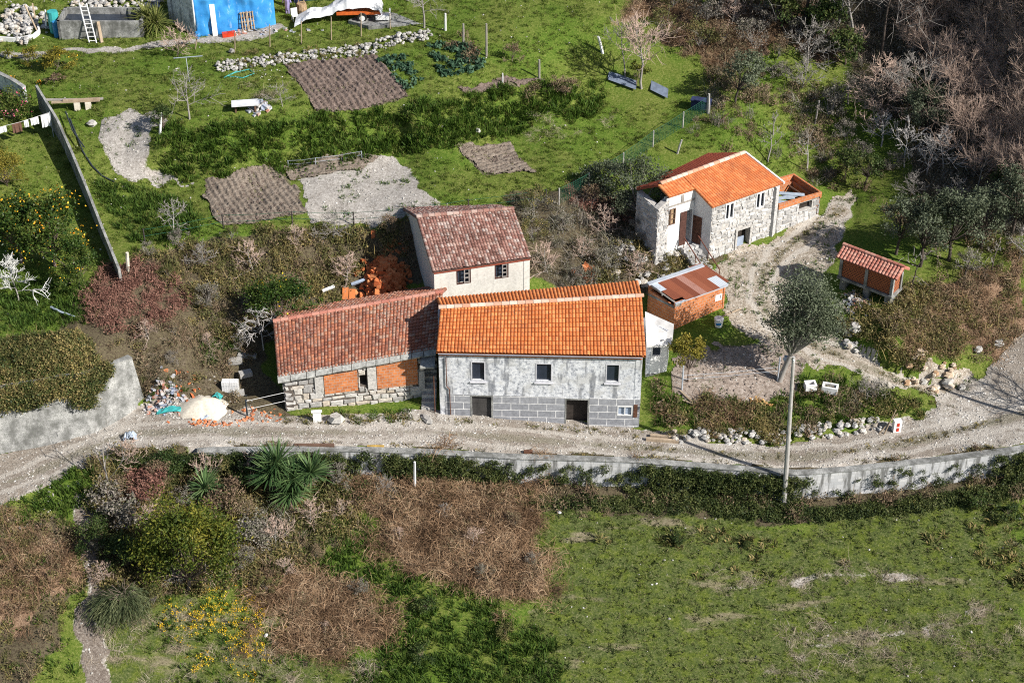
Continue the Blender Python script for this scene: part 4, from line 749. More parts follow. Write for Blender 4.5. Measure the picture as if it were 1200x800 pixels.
# ------------------------------------------------------------------ upper stone house
def upper_house():
    eL, eR = at(835, 243.5, 7.3), at(918, 215, 7.4); rL, rR = at(801, 207.5, 8.75), at(872, 179.5, 8.75); bL = rL + (rL - eL) * np.array([1, 1, 0]) * .85 + (0, 0, -.9); bR = rR + (rR - eR) * np.array([1, 1, 0]) * .85 + (0, 0, -.9)
    dx = (eR - eL)[:2]; dx /= np.linalg.norm(dx); dn = np.array([-dx[1], dx[0]]); A = eL[:2] + dx * .15 + dn * .2; B = eR[:2] - dx * .1 + dn * .2; C = bR[:2] - dx * .1 - dn * .2; D = bL[:2] + dx * .15 - dn * .2
    zb = 1.6; zw = 7.15; o = thing("stone_house", "whitewashed rubble stone house with a worn orange tile roof at the head of the track", "house", v3((A + B) / 2, 3))
    w1, w2 = opening(A, B, (850.5, 239.5, 859, 255)), opening(A, B, (886.5, 227, 895, 242)); dr = opening(A, B, (864, 271, 876, 296))
    mb = MB(); wall(mb, A, B, zb, zw, zw + .06, .5, [w1, w2, dr]); mb.build("wall", MAT['limemortar'], o); mb = MB(); rubble(mb, A, B, zb, zw, zw, RNG, [w1, w2, (dr[0] - .15, dr[1] + .15, dr[2], dr[3] + .2)], (.16, .36), (.2, .62), .05, .06); mb.build("stonework", MAT['whitestone'], o)
    for w in (w1, w2):
        mb = MB(); frame(mb, A, B, w, .07, .05, .12); wo = mb.build("window", MAT['whitepaint'], o); mb = MB(); panel(mb, A, B, w[0], w[1], w[2], w[3], -.1, .03); mb.build("pane", MAT['glass'], wo); um = (w[0] + w[1]) / 2; mb = MB(); panel(mb, A, B, um - .06, um + .06, w[2] + .07, w[3] - .07, .03, .06); mb.build("mullion", MAT['whitepaint'], wo)
    mb = MB(); frame(mb, A, B, (dr[0] - .15, dr[1] + .15, dr[2], dr[3] + .2), .15, .08, .15, sill=False); do = mb.build("doorway", MAT['granite'], o); mb = MB(); panel(mb, A, B, dr[0], dr[0] + (dr[1] - dr[0]) * .68, dr[2], dr[3] - .65, -.15, .05); mb.build("door", MAT['bluegrey'], do); mb = MB(); panel(mb, A, B, dr[0], dr[1], dr[2], dr[3], -.45, .03); mb.build("dark_interior", MAT['shadow_int'], do)  # back panel coloured dark for the unlit room
    mb = MB(); gable(mb, B, C, zb, rR - np.array([0, 0, .2]), zw + .06, 7.7, .5); mb.build("wall", MAT['whitestone'], o); mb = MB(); wall(mb, C, D, zb, 7.7, 7.7, .5); mb.build("wall", MAT['whitestone'], o)
    mb = MB(); gable(mb, D, A, zb, rL - np.array([0, 0, .2]), 7.7, zw, .5); mb.build("wall", MAT['white'], o)
    Lg = float(np.linalg.norm(A - D)); mb = MB(); panel(mb, D, A, Lg * .60, Lg * .60 + .95, 4.0, 6.1, .04, .06); mb.build("door", MAT['door_brown'], o)
    mb = MB(); tiles(mb, eL, eR, rR, rL, 30, 12, .07, .05, RNG, jit=.02); mb.build("roof", MAT['tile_worn'], o); mb = MB(); tiles(mb, bR, bL, rL, rR, 30, 10, .07, .05, RNG, jit=.02, sub=4); mb.build("roof", MAT['tile_red'], o)
    mb = MB(); ridge_tiles(mb, rL + (0, 0, .08) - v3(dx * 1.9, 0), rR + (0, 0, .08), .15, 16, RNG); mb.build("ridge", MAT['ridge'], o)
    mb = MB(); prism(mb, [eR + v3(dx * .02, -.05), eR + v3(dx * .14, -.05), rR + v3(dx * .14, 0), rR + v3(dx * .02, 0)], (0, 0, .13)); mb.build("verge", MAT['whitepaint'], o)
    # porch: the roof plane runs on to the left over half its depth
    S = lambda a, b, k: a * (1 - k) + b * k
    pe1 = S(eL, rL, .60); pe0 = pe1 - v3(dx * 2.1, 0); pr1 = rL + (0, 0, -.01); pr0 = pr1 - v3(dx * 2.1, 0)
    mb = MB(); tiles(mb, pe0, pe1 - v3(dx * .03, 0), pr1 - v3(dx * .03, 0), pr0, 9, 5, .07, .05, RNG, jit=.06); mb.build("porch_roof", MAT['tile_worn'], o)
    pb0 = pr0 + (rL - eL) * np.array([1, 1, 0]) * .7 + (0, 0, -.9); pb1 = pr1 - v3(dx * .03, 0) + (rL - eL) * np.array([1, 1, 0]) * .7 + (0, 0, -.9); mb = MB(); tiles(mb, pb1, pb0, pr0, pr1 - v3(dx * .03, 0), 9, 5, .07, .05, RNG, jit=.06, sub=4); mb.build("porch_roof", MAT['tile_red'], o)
    Pa = pe0[:2] + dx * .15 + dn * .12; Pb = pe1[:2] + dn * .12 + dx * .10; zp = pe0[2] - .14
    w = opening(Pa, Pb, (780.5, 247, 791, 262)); u0 = on_wall(Pa, Pb, 797.5, 250)[0]; L = float(np.linalg.norm(Pb - Pa)); dop = (u0, min(L - .1, u0 + 1.3), 4.0, 6.6)
    mb = MB(); wall(mb, Pa, Pb, 1.8, zp, zp, .3, [w, dop]); mb.build("porch_wall", MAT['white'], o)
    mb = MB(); frame(mb, Pa, Pb, w, .06, .02, .06); wo = mb.build("porch_window", MAT['timber_dark'], o); um = (w[0] + w[1]) / 2; mb = MB(); panel(mb, Pa, Pb, um - .03, um + .03, w[2] + .06, w[3] - .06, .01, .05)
    for f in (.33, .66): zz = w[2] + (w[3] - w[2]) * f; panel(mb, Pa, Pb, w[0] + .06, um - .03, zz - .02, zz + .02, .01, .05); panel(mb, Pa, Pb, um + .03, w[1] - .06, zz - .02, zz + .02, .01, .05)
    mb.build("mullion", MAT['timber_dark'], wo); mb = MB(); panel(mb, Pa, Pb, w[0], w[1], w[2], w[3], -.09, .03); mb.build("pane", MAT['tan'], wo)
    mb = MB(); panel(mb, Pa, Pb, dop[0], dop[0] + .5, dop[2], dop[3], .06, .05); mb.build("porch_door", MAT['shutter'], o)
    mb = MB(); panel(mb, Pa, Pb, .0, L, zp - .75, zp - .62, .03, .03); panel(mb, Pa, Pb, .95, 1.15, zp - .62, zp - .05, .04, .04); mb.build("beam", MAT['timber_grey'], o)
    # broken wall left of the porch
    Qa = Pa - dx * 1.0 - dn * .1; mb = MB(); wall(mb, Qa, Pa - dx * .02, 1.8, zp - .55, zp - .1, .45); wall(mb, Qa + dn * 2.5, Qa + dn * .01, 1.8, zp - .4, zp - .56, .4); mb.build("side_wall", MAT['limemortar'], o); mb = MB(); rubble(mb, Qa, Pa - dx * .02, 1.8, zp - .55, zp - .1, RNG, (), (.26, .42), (.25, .5), .05); mb.build("stonework", MAT['whitestone'], o); mb = MB(); rubble(mb, Qa + dn * 2.5, Qa + dn * .01, 1.8, zp - .4, zp - .56, RNG, (), (.26, .42), (.3, .6), .05); mb.build("stonework", MAT['whitestone'], o)
    # stair up to the porch
    st = wpt(Pa, Pb, dop[0] + .9, 3.8, .25); t_ = thing("stone_stair", "broken stone stair with rusty rails climbing to the white porch", "stairs", st); mb = MB()
    for i in range(7):
        c = wpt(Pa, Pb, dop[0] + .65 + i * .02, 0, .45 + i * .38); z1 = 4.0 - i * .23; mb.box((c[0], c[1], (z1 + 1.4) / 2), (1.25, .37, z1 - 1.4), math.atan2(dx[1], dx[0]), RNG.random())
    mb.build("steps", MAT['whitestone'], t_)
    for k in (.15, 1.2):
        mb = MB(); a = wpt(Pa, Pb, dop[0] + k, 4.8, .4); b = wpt(Pa, Pb, dop[0] + k + .1, 3.3, 3.0); mb.tube([a, b], .04, 6)
        for f in (0, .5, 1): q = a * (1 - f) + b * f; mb.tube([q, q - (0, 0, .95)], .03, 5)
        mb.build("railing", MAT['redrust'], t_)
    return A, B, C, D, dx, dn
MAT['limemortar'] = m_plain('lime_mortar', (.46, .44, .415), .95, .35, 5)
MAT['redrust'] = m_plain("rust_brown_iron", (.13, .05, .035), .7, .3, 5)
UH = upper_house()
def ruin():
    A, B, C, D, dx, dn = UH; F0 = B + dx * .04 - dn * .02; F1 = at(960, 254, 3.6)[:2]; F1 = F0 + dx * float((F1 - F0) @ dx); z0, z1 = 5.7, 5.55; dp = 3.0
    o = thing("roofless_annex", "roofless whitewashed annex topped with a strip of orange brick beside the worn orange roof", "annex", v3((F0 + F1) / 2, 3.4)); win = opening(F0, F1, (937, 237, 951, 243))
    mb = MB(); wall(mb, F0, F1, 2, z0 - .45, z1 - .45, .4, [win]); mb.build("wall", MAT['limemortar'], o); mb = MB(); rubble(mb, F0, F1, 2, z0 - .45, z1 - .45, RNG, [win], (.28, .45), (.35, .8), .05); mb.build("stonework", MAT['whitestone'], o); mb = MB(); panel(mb, F0, F1, win[0], win[1], win[2], win[3], -.3, .05); mb.build("window", MAT['shadow_int'], o)  # dark window panel is interior shade put into the colour
    mb = MB(); wall(mb, F1, F1 + dn * dp, 2, z1 - .45, z1 - .45, .3); wall(mb, F1 + dn * dp, F0 + dn * dp, 2, z1 - .45, z0 - .45, .3); mb.build("wall", MAT['brick'], o)
    mb = MB(); a = F0 - dn * .06; b = F1 - dn * .06 + dx * .05; wall(mb, a, b, z0 - .44, z0 + .0, z1, .14); wall(mb, b + dn * .01, b + dn * (dp + .1), z1 - .44, z1, z1, .14); wall(mb, b + dn * (dp + .11), F0 + dn * (dp + .11), z1 - .44, z1, z0, .14); mb.build("brick_course", MAT['brick'], o)
    t = thing("metal_sheet", "pale blue corrugated sheets lying inside the roofless annex", "metal sheets", v3((F0 + F1) / 2 + dn * 1.3, z0 - .6)); mb = MB()
    for k in range(4): c = F0 + dx * (.7 + k * .42) + dn * (1.1 + .2 * (k % 2)); mb.box((c[0], c[1], z0 - .55 + .05 * k), (.38, 2.2, .03), math.atan2(dx[1], dx[0]) + .25 * (k % 3 - 1) + 1.2, .5, (0, .04))
    mb.build("sheets", MAT['greyblue_pipe'], t); mb = MB(); c = (F0 + F1) / 2 + dn * 1.5
    for k in (-1.2, 0, 1.2): q = c + dx * k; mb.tube([v3(q - dn * 1.45, z0 - .75), v3(q + dn * 1.35, z0 - .75)], .07, 6)
    mb.build("joists", MAT['timber_dark'], o)
ruin()
# ------------------------------------------------------------------ brick shed with rusty roof
def shed():
    A = at(789.5, 383, 2.1)[:2]; B = at(848, 362, 2.1)[:2]; dx = (B - A) / np.linalg.norm(B - A); dn = np.array([-dx[1], dx[0]]); D = A + (at(772, 374, 2.1)[:2] - A) / np.linalg.norm(at(772, 374, 2.1)[:2] - A) * 2.3; C = D + (B - A); zf, zk = 3.95, 4.35
    o = thing("shed", "orange hollow brick shed under rusty corrugated sheets", "shed", v3((A + B) / 2, 2))
    L = float(np.linalg.norm(B - A)); win = (L - .75, L - .30, 3.0, 3.4)
    mb = MB(); wall(mb, A, B, 1.0, zf, zf - .05, .15, [win]); mb.build("wall", MAT['brick'], o); mb = MB(); wall(mb, B, C, 1.0, zf - .05, zk - .05, .15); mb.build("wall", MAT['brick'], o); mb = MB(); wall(mb, C, D, 1.0, zk - .05, zk, .15); mb.build("wall", MAT['brick'], o); mb = MB(); wall(mb, D, A, 1.0, zk - .35, zf - .35, .15); mb.build("wall", MAT['brick'], o)
    mb = MB(); frame(mb, A, B, (win[0] - .04, win[1] + .04, win[2] - .04, win[3] + .04), .09, .03, .08); panel(mb, A, B, win[0], win[1], win[2], win[3], -.03, .03); mb.build("window", MAT['whitepaint'], o)
    mb = MB(); panel(mb, A, B, .0, .5, zf - .28, zf - .1, .03, .03); panel(mb, D, A, .02, 2.2, zf - .42, zf - .25, .03, .05); mb.build("beam", MAT['concrete'], o)
    # roof sheets: each a corrugated strip
    def strip(mb, u0, u1, v0, v1, cv, lift=0.0):
        m = 13; b0 = len(mb.v); w = D - A
        for v in (v0, v1):
            for i in range(m):
                u = u0 + (u1 - u0) * i / (m - 1); q = A + dx * u + w * v; mb.v.append((q[0], q[1], zf + (zk - zf) * v + .08 + lift + .022 * math.sin(i * math.pi)* 0 + .02 * (i % 2)))
        for i in range(m - 1): mb.f.append((b0 + i, b0 + i + 1, b0 + m + i + 1, b0 + m + i)); mb.c.append(cv + .03 * (i % 2)); mb.u.append(None)
    mb = MB(); u = .12
    for k, (w, cv) in enumerate([(.62, .2), (.6, .35), (.55, .1), (.5, .72), (.55, .45), (.5, .3)]): strip(mb, u, u + w + .06, -.06 if k else .1, .98 if k != 1 else .9, cv, .012 * (k % 2)); u += w
    strip(mb, u + .05, L + .25, -.02, .5, .88, -.05); strip(mb, u + .0, L + .3, .45, 1.1, .3, -.02); strip(mb, L - .1, L + .55, .1, 1.05, .15, -.08); strip(mb, .02, .5, .55, 1.05, .95, .03)
    mb.build("roof", MAT['rust'], o); mb = MB()
    panel(mb, A, B, -.05, L + .1, zf - .02, zf + .06, .12, .12); q0 = D - dx * .1; q1 = C + dx * .3; panel(mb, q1, q0, 0, float(np.linalg.norm(q1 - q0)), zk + .06, zk + .16, .08, .3); mb.build("fascia", MAT['metal'], o)
    mb = MB(); mb.tube([v3(A + (D - A) * .05 + dx * .1, zf - .02), v3(A + (D - A) * .95 + dx * .1, zk - .05)], .06, 6); mb.tube([v3(A + (D - A) * .5, zf + .1), v3(A + (D - A) * .5 + dx * 3, zf + .12)], .05, 6); mb.build("rafter", MAT['timber_grey'], o)
    return A, B, dx, dn
SHED = shed()
# ------------------------------------------------------------------ granary on legs
def granary():
    zb, ztp = 3.85, 5.35; A = at(984.5, 323, zb)[:2]; B = at(1044, 346, zb)[:2]; t = (B - A) / np.linalg.norm(B - A); n = np.array([-t[1], t[0]]); L = float(np.linalg.norm(B - A)); W = 1.15; C = B + n * W; D = A + n * W
    o = thing("granary", "raised orange brick granary on concrete legs with a pinkish tile roof", "granary", v3((A + B) / 2, 2.9))
    for a, b in ((A, B), (B, C), (C, D), (D, A)): mb = MB(); wall(mb, a, b, zb, ztp, ztp, .12); mb.build("wall", MAT['ventbrick'], o)
    for q in (A, B, C, D, (A + B) / 2, (C + D) / 2): mb = MB(); mb.box(v3(q, (zb + ztp) / 2 + .02), (.2, .2, ztp - zb + .1), math.atan2(t[1], t[0])); mb.build("post", MAT['concrete'], o)
    mb = MB(); c = (A + C) / 2; mb.box(v3(c, zb - .09), (L + .3, W + .3, .17), math.atan2(t[1], t[0])); mb.build("floor_slab", MAT['concrete'], o)
    for k in (.06, .52, .94):
        q = A + t * L * k + n * W / 2; z0 = float(zt(*q)); mb = MB(); mb.box(v3(q, (zb - .18 + z0 - .3) / 2), (.4, W * .95, zb - .18 - z0 + .3), math.atan2(t[1], t[0])); mb.build("leg", MAT['concrete'], o)
    zr = ztp + .52; ov = .28; e0, e1 = A - t * .35 - n * ov, B + t * .4 - n * ov; r0, r1 = (A + D) / 2 - t * .35, (B + C) / 2 + t * .4; k0, k1 = D - t * .35 + n * ov, C + t * .4 + n * ov
    mb = MB(); tiles(mb, v3(e0, ztp - .02), v3(e1, ztp - .02), v3(r1, zr), v3(r0, zr), 19, 4, .08, .03, RNG, jit=.01); mb.build("roof", MAT['tile_pink'], o); mb = MB(); tiles(mb, v3(k1, ztp - .02), v3(k0, ztp - .02), v3(r0, zr), v3(r1, zr), 19, 4, .08, .03, RNG, jit=.01); mb.build("roof", MAT['tile_pink'], o)
    mb = MB(); ridge_tiles(mb, v3(r0, zr + .07), v3(r1, zr + .07), .12, 11, RNG); mb.build("ridge", MAT['tile_pink'], o)
    mb = MB(); gable(mb, B, C, ztp + .005, v3(r1, zr - .14), ztp + .01, ztp + .01, .1); mb.build("gable_end", MAT['concrete'], o); mb = MB(); gable(mb, D, A, ztp + .005, v3(r0, zr - .14), ztp + .01, ztp + .01, .1); mb.build("gable_end", MAT['concrete'], o)
    return A, B, t, n
GR = granary()
# ------------------------------------------------------------------ retaining walls
def strip_wall(name, label, cat, P, N, hb, ht, th, mat, bat=0.0, cap=None):
    """wall along P; hb, ht = bottom and top heights; N points to the earth side; bat = lean of the face"""
    o = thing(name, label, cat, (P[0][0], P[0][1], hb[0])); mb = MB(); m = len(P); s = np.r_[0, np.cumsum(np.linalg.norm(np.diff(P[:, :2], axis=0), axis=1))]
    f0 = [v3(p[:2], b) for p, b in zip(P, hb)]; f1 = [v3(p[:2] + n * bat, t_) for p, n, t_ in zip(P, N, ht)]; k1 = [v3(p[:2] + n * (bat + th), t_) for p, n, t_ in zip(P, N, ht)]; k0 = [v3(p[:2] + n * (bat + th), b) for p, n, b in zip(P, N, hb)]
    for i in range(m - 1):
        uv = [(s[i], hb[i]), (s[i + 1], hb[i + 1]), (s[i + 1], ht[i + 1]), (s[i], ht[i])]
        mb.poly([f0[i], f0[i + 1], f1[i + 1], f1[i]], .5, uv); mb.poly([f1[i], f1[i + 1], k1[i + 1], k1[i]], .5, uv); mb.poly([k0[i + 1], k0[i], k1[i], k1[i + 1]], .5, uv)
    mb.poly([f0[0], f1[0], k1[0], k0[0]]); mb.poly([f0[-1], k0[-1], k1[-1], f1[-1]]); mb.build("wall_face", mat, o)
    if cap:
        mb = MB()
        for i in range(m - 1):
            e = [f1[i] - v3(N[i] * .05, 0), f1[i + 1] - v3(N[i + 1] * .05, 0), k1[i + 1] + v3(N[i + 1] * .03, 0), k1[i] + v3(N[i] * .03, 0)]; mb.hexa([q + (0, 0, .003) for q in e] + [q + (0, 0, .003 + cap) for q in e], .5)
        mb.build("coping", MAT['concrete'], o)
    return o
sel = _L[:, 0] > -19.5
strip_wall("retaining_wall", "long pale block wall holding up the lane, its lower part hidden by ivy", "wall", _L[sel] - np.c_[_N[sel] * .40, 0 * _N[sel][:, 0]], _N[sel], _L[sel][:, 2] - LDROP[sel] - .6, _L[sel][:, 2] + .06, .42, MAT['blockwork'], .04, .05)
strip_wall("retaining_wall", "tall leaning concrete wall under the ivy hedge at the left of the lane", "wall", _W, _WN, _W[:, 2] - .6, _W[:, 2] + LW_H, .35, MAT['concrete'], .75, .08)
LEAN = [(38, 108, 8.4), (62, 148, 7.9), (80, 185, 7.3), (98, 225, 6.6), (115, 270, 6.1), (138, 328, 5.6)]
def px_path(pts): return np.array([G(u, v) for u, v, *_ in pts])
def lean_wall():
    P = resample(px_path([(46, 128), (70, 165), (86, 200), (103, 240), (120, 283), (141, 334)]), .6); N = normals(P); hb = P[:, 2] - .8; h = np.interp(np.linspace(0, 1, len(P)), [0, .3, 1], [1.9, 1.6, 1.2])
    strip_wall("garden_wall", "tall thin rendered wall running down between the lawn and the beds", "wall", P, N, hb, P[:, 2] + h, .17, MAT['concrete'])
    P = resample(px_path([(-30, 90), (0, 105), (18, 114), (30, 122)]), .5); N = normals(P); strip_wall("garden_wall", "short curved white topped wall at the left edge of the picture", "wall", P, N, P[:, 2] - .5, P[:, 2] + 1.3, .25, MAT['plaster'], 0, .06)
lean_wall()
def drystone(name, label, pts, h, w, dens, mat='granite', sz=(.28, .5)):
    P = resample(px_path(pts), .12); N = normals(P); o = thing(name, label, "stone wall", P[0]); mb = MB(); n = int(dens * len(P) * .12)
    for i in range(n):
        k = RNG.integers(len(P)); off = RNG.uniform(-.5, .5) * w; hz = RNG.uniform(0, h) * (1 - abs(off) / w * .8); q = P[k][:2] + N[k] * off; d = RNG.uniform(*sz); mb.stone((q[0], q[1], float(zt(*q)) + hz), (d * RNG.uniform(.8, 1.5), d, d * RNG.uniform(.6, .9)), RNG)
    mb.build("stones", MAT[mat], o)
drystone("dry_stone_wall", "tumbled dry stone wall along the lane under the grassy triangle, near the pole", [(790, 513), (850, 512), (900, 514), (960, 506), (1030, 498)], .4, .9, 14, sz=(.13, .42))
drystone("dry_stone_wall", "white stone rubble wall above the brown tilled bed", [(255, 80), (300, 74), (350, 68), (400, 62), (440, 57)], .28, 1.7, 34, 'palestone', (.09, .30))
drystone("dry_stone_wall", "stone bank edging the concrete pad under the trailer", [(440, 55), (470, 48), (505, 42)], .5, 1.2, 22, 'palestone', (.12, .34))
drystone("stone_heap", "heap of pale boulders below the porch of the stone house", [(720, 325), (745, 315), (770, 300), (800, 300), (825, 305)], .4, 4.0, 15, 'granite', (.2, .6))
drystone("stone_heap", "mossy stones edging the track below the granary", [(985, 385), (1000, 400), (995, 410)], .4, 1.0, 14, 'granite', (.2, .6))
drystone("rock_cut", "ochre broken rock face cut into the bank beside the track", [(1060, 440), (1085, 443), (1105, 446), (1120, 447)], .5, 1.6, 9, 'ochrestone', (.25, .6)) if 'ochrestone' in MAT else None
drystone("stone_wall", "white rockery of stones behind the curved kerb at top left", [(0, 30), (20, 42), (40, 40), (30, 25), (5, 20)], .5, 3.5, 34, 'granite', (.18, .5))
drystone("stone_heap", "rough stones strewn along the slope behind the concrete tank", [(85, 5), (110, 8), (150, 4), (190, 3)], .4, 2.2, 20, 'granite', (.2, .45))
# ------------------------------------------------------------------ vegetation builders
def leaf_quads(P, size, rng, up=.35, asp=.55, out=None):
    """one rhombic leaf per point, randomly turned, leaning outwards / upwards"""
    n = len(P); d = rng.normal(size=(n, 3)); d[:, 2] += up
    if out is not None: d += out * .8
    d /= np.linalg.norm(d, axis=1)[:, None]; r = rng.normal(size=(n, 3)); a = np.cross(d, r); a /= np.linalg.norm(a, axis=1)[:, None]; b = np.cross(d, a)
    s = (size * rng.uniform(.6, 1.4, n))[:, None] if np.ndim(size) == 0 else size[:, None]
    V = np.stack([P - a * s, P - b * s * asp, P + a * s, P + b * s * asp], 1).reshape(-1, 3); return V, np.arange(4 * n).reshape(n, 4)
def blades(P, h, w, rng, lean=.5, dirs=None, dro=.0):
    """narrow bent leaves rising from points P: two quads each"""
    n = len(P); az = rng.uniform(0, 6.283, n) if dirs is None else dirs; hh = h * rng.uniform(.55, 1.25, n); l = rng.uniform(.2, 1, n) * lean; x = np.stack([np.cos(az), np.sin(az)], 1); s = np.stack([-x[:, 1], x[:, 0]], 1) * (w * rng.uniform(.6, 1.3, n))[:, None]
    m = P.copy(); m[:, :2] += x * (hh * l * .45)[:, None]; m[:, 2] += hh * .6; t = P.copy(); t[:, :2] += x * (hh * l * (1.1 + dro))[:, None]; t[:, 2] += hh * (1 - .35 * l - dro)
    def off(q, k): r = q.copy(); r[:, :2] += s * k; return r
    V = np.stack([off(P, -1), off(P, 1), off(m, .85), off(m, -.85), off(t, .2), off(t, -.2)], 1).reshape(-1, 3); i = np.arange(n)[:, None] * 6
    return V, np.concatenate([i + np.array([[0, 1, 2, 3]]), i + np.array([[3, 2, 4, 5]])])
def join(parts):
    V = []; Fq = []; C = []; k = 0
    for v, f, c in parts: V.append(v); Fq.append(f + k); C.append(c); k += len(v)
    return np.concatenate(V), np.concatenate(Fq), np.concatenate(C)
def p_tuft(name, mat, seed, n=16, r=.16, h=.22, w=.018, lean=.7):
    g = np.random.default_rng(seed); a = g.uniform(0, 6.283, n); q = r * np.sqrt(g.random(n)); P = np.stack([q * np.cos(a), q * np.sin(a), np.full(n, -.03)], 1); V, Fq = blades(P, h, w, g, lean, a + g.normal(0, .5, n)); c = g.random(n); return mesh_np(name, V, Fq, mat, np.r_[c, c])
def p_clump(name, mat, seed, n=90, r=.45, h=.5, ls=.06, twig=0, up=.35):
    g = np.random.default_rng(seed); d = g.normal(size=(n, 3)); d /= np.linalg.norm(d, axis=1)[:, None]; d[:, 2] = np.abs(d[:, 2]); rr = g.random(n) ** .45; lump = .75 + .5 * g.random(n)
    P = d * rr[:, None] * lump[:, None] * np.array([r, r, h]); V, Fq = leaf_quads(P, ls, g, up, .6, d * .4); parts = [(V, Fq, g.random(n))]
    if twig:
        b = np.zeros((twig, 3)); b[:, :2] = g.normal(0, r * .45, (twig, 2)); v, f = blades(b, h * 1.45, .010, g, .9); c = g.random(twig) * .3 + .65; parts.append((v, f, np.r_[c, c]))
    V, Fq, C = join(parts); return mesh_np(name, V, Fq, mat, C)
def p_frond(name, mat, seed, n=40, r=.4, h=.5, w=.03):
    """flattened, criss-crossing dead stalks"""
    g = np.random.default_rng(seed); P = np.zeros((n, 3)); P[:, :2] = g.normal(0, r, (n, 2)); P[:, 2] = g.uniform(-.05, h * .5, n); az = g.normal(0.4, 1.2, n); L = g.uniform(.3, .8, n); dx = np.stack([np.cos(az) * L, np.sin(az) * L, g.normal(0.02, .16, n)], 1); s = np.stack([-np.sin(az), np.cos(az), g.normal(0, .5, n)], 1) * (w * g.uniform(.5, 1.2, n))[:, None] * .5
    m = P + dx * .5 + np.array([0, 0, 1]) * (g.uniform(.03, .16, n))[:, None]; e = P + dx; V = np.stack([P - s, P + s, m + s, m - s, e + s * .4, e - s * .4], 1).reshape(-1, 3); i = np.arange(n)[:, None] * 6; c = g.random(n); return mesh_np(name, V, np.concatenate([i + np.array([[0, 1, 2, 3]]), i + np.array([[3, 2, 4, 5]])]), mat, np.r_[c, c])
def p_stone(name, mat, seed, k=5):
    g = np.random.default_rng(seed); mb = MB(); mb.stone((0, 0, .1), (1, .8, .6), g); me = bpy.data.meshes.new(name); me.from_pydata(mb.v, [], mb.f); a = me.attributes.new("cv", 'FLOAT', 'FACE'); a.data.foreach_set("value", np.full(len(mb.f), g.random(), np.float32)); me.materials.append(mat); return me
def scatter(name, protos, P, sc, label, cat, seed=1, tilt=.25, eul=None):
    """uncountable ground cover: one object, a plant or stone at each point"""
    g = np.random.default_rng(seed); n = len(P); coll = bpy.data.collections.new(name + "_kinds")
    for i, me in enumerate(protos): coll.objects.link(bpy.data.objects.new("%s_kind" % name, me))
    me = bpy.data.meshes.new(name); me.vertices.add(n); me.vertices.foreach_set("co", np.asarray(P, np.float32).ravel())
    a = me.attributes.new("sc", 'FLOAT', 'POINT'); a.data.foreach_set("value", np.asarray(sc, np.float32) * np.ones(n, np.float32))
    if eul is None: eul = np.stack([g.normal(0, tilt, n), g.normal(0, tilt, n), g.uniform(0, 6.283, n)], 1)
    a = me.attributes.new("ro", 'FLOAT_VECTOR', 'POINT'); a.data.foreach_set("vector", eul.astype(np.float32).ravel())
    a = me.attributes.new("ix", 'INT', 'POINT'); a.data.foreach_set("value", g.integers(0, len(protos), n).astype(np.int32))
    o = bpy.data.objects.new(name, me); link(o); tag(o, label, cat, kind="stuff")
    t = bpy.data.node_groups.new(name, 'GeometryNodeTree'); t.interface.new_socket("Geometry", in_out='INPUT', socket_type='NodeSocketGeometry'); t.interface.new_socket("Geometry", in_out='OUTPUT', socket_type='NodeSocketGeometry')
    N = t.nodes.new; gi = N('NodeGroupInput'); go = N('NodeGroupOutput'); ip = N('GeometryNodeInstanceOnPoints'); ci = N('GeometryNodeCollectionInfo'); ci.inputs['Collection'].default_value = coll; ci.inputs['Separate Children'].default_value = True; ci.inputs['Reset Children'].default_value = True
    def na(nm, ty): x = N('GeometryNodeInputNamedAttribute'); x.data_type = ty; x.inputs['Name'].default_value = nm; return x.outputs['Attribute']
    e2 = N('FunctionNodeEulerToRotation'); L = t.links.new; L(na('ro', 'FLOAT_VECTOR'), e2.inputs[0]); L(gi.outputs[0], ip.inputs['Points']); L(ci.outputs[0], ip.inputs['Instance']); ip.inputs['Pick Instance'].default_value = True; L(na('ix', 'INT'), ip.inputs['Instance Index']); L(e2.outputs[0], ip.inputs['Rotation']); L(na('sc', 'FLOAT'), ip.inputs['Scale']); L(ip.outputs[0], go.inputs[0])
    mo = o.modifiers.new("scatter", 'NODES'); mo.node_group = t; return o
def pts(polys, dens, seed, avoid=(), clump=None, warp=.5, lift=0.0):
    g = np.random.default_rng(seed); out = []; av = [GP(a) for a in avoid]
    for p in polys:
        q = GP(p); lo = q.min(0) - 1; hi = q.max(0) + 1; n = int(dens * np.prod(hi - lo)); X = g.uniform(lo[0], hi[0], n); Y = g.uniform(lo[1], hi[1], n); m = warpmask(X, Y, [q], warp)
        if av: m &= ~warpmask(X, Y, av, .15)
        if clump: m &= vn(X, Y, clump[0], seed) + (g.random(n) - .5) * .3 > clump[1]
        out.append(np.stack([X[m], Y[m]], 1))
    Q = np.concatenate(out); return np.c_[Q, zt(Q[:, 0], Q[:, 1]) + lift]
def rs(n, a, b, seed): return np.random.default_rng(seed).uniform(a, b, n)
BUILD_PADS = [[(398, 340), (430, 310), (478, 300), (478, 348), (400, 358)], [(325, 376), (520, 342), (515, 490), (333, 488)], [(512, 352), (748, 331), (755, 508), (512, 490)], [(488, 255), (602, 245), (622, 350), (505, 370)], [(762, 235), (872, 179), (918, 215), (960, 222), (958, 256), (915, 280), (832, 308), (765, 285)], [(770, 340), (840, 310), (850, 362), (790, 383), (770, 376)], [(757, 370), (788, 382), (785, 446), (757, 446)]]
BARE = [Z_ROAD, Z_TRACK, Z_YARD, Z_PATH, Z_PALE, Z_TOPPATH, Z_LPATH, P_SOIL, P_SOIL2, P_SOIL3, P_BEANS, P_STRIP]
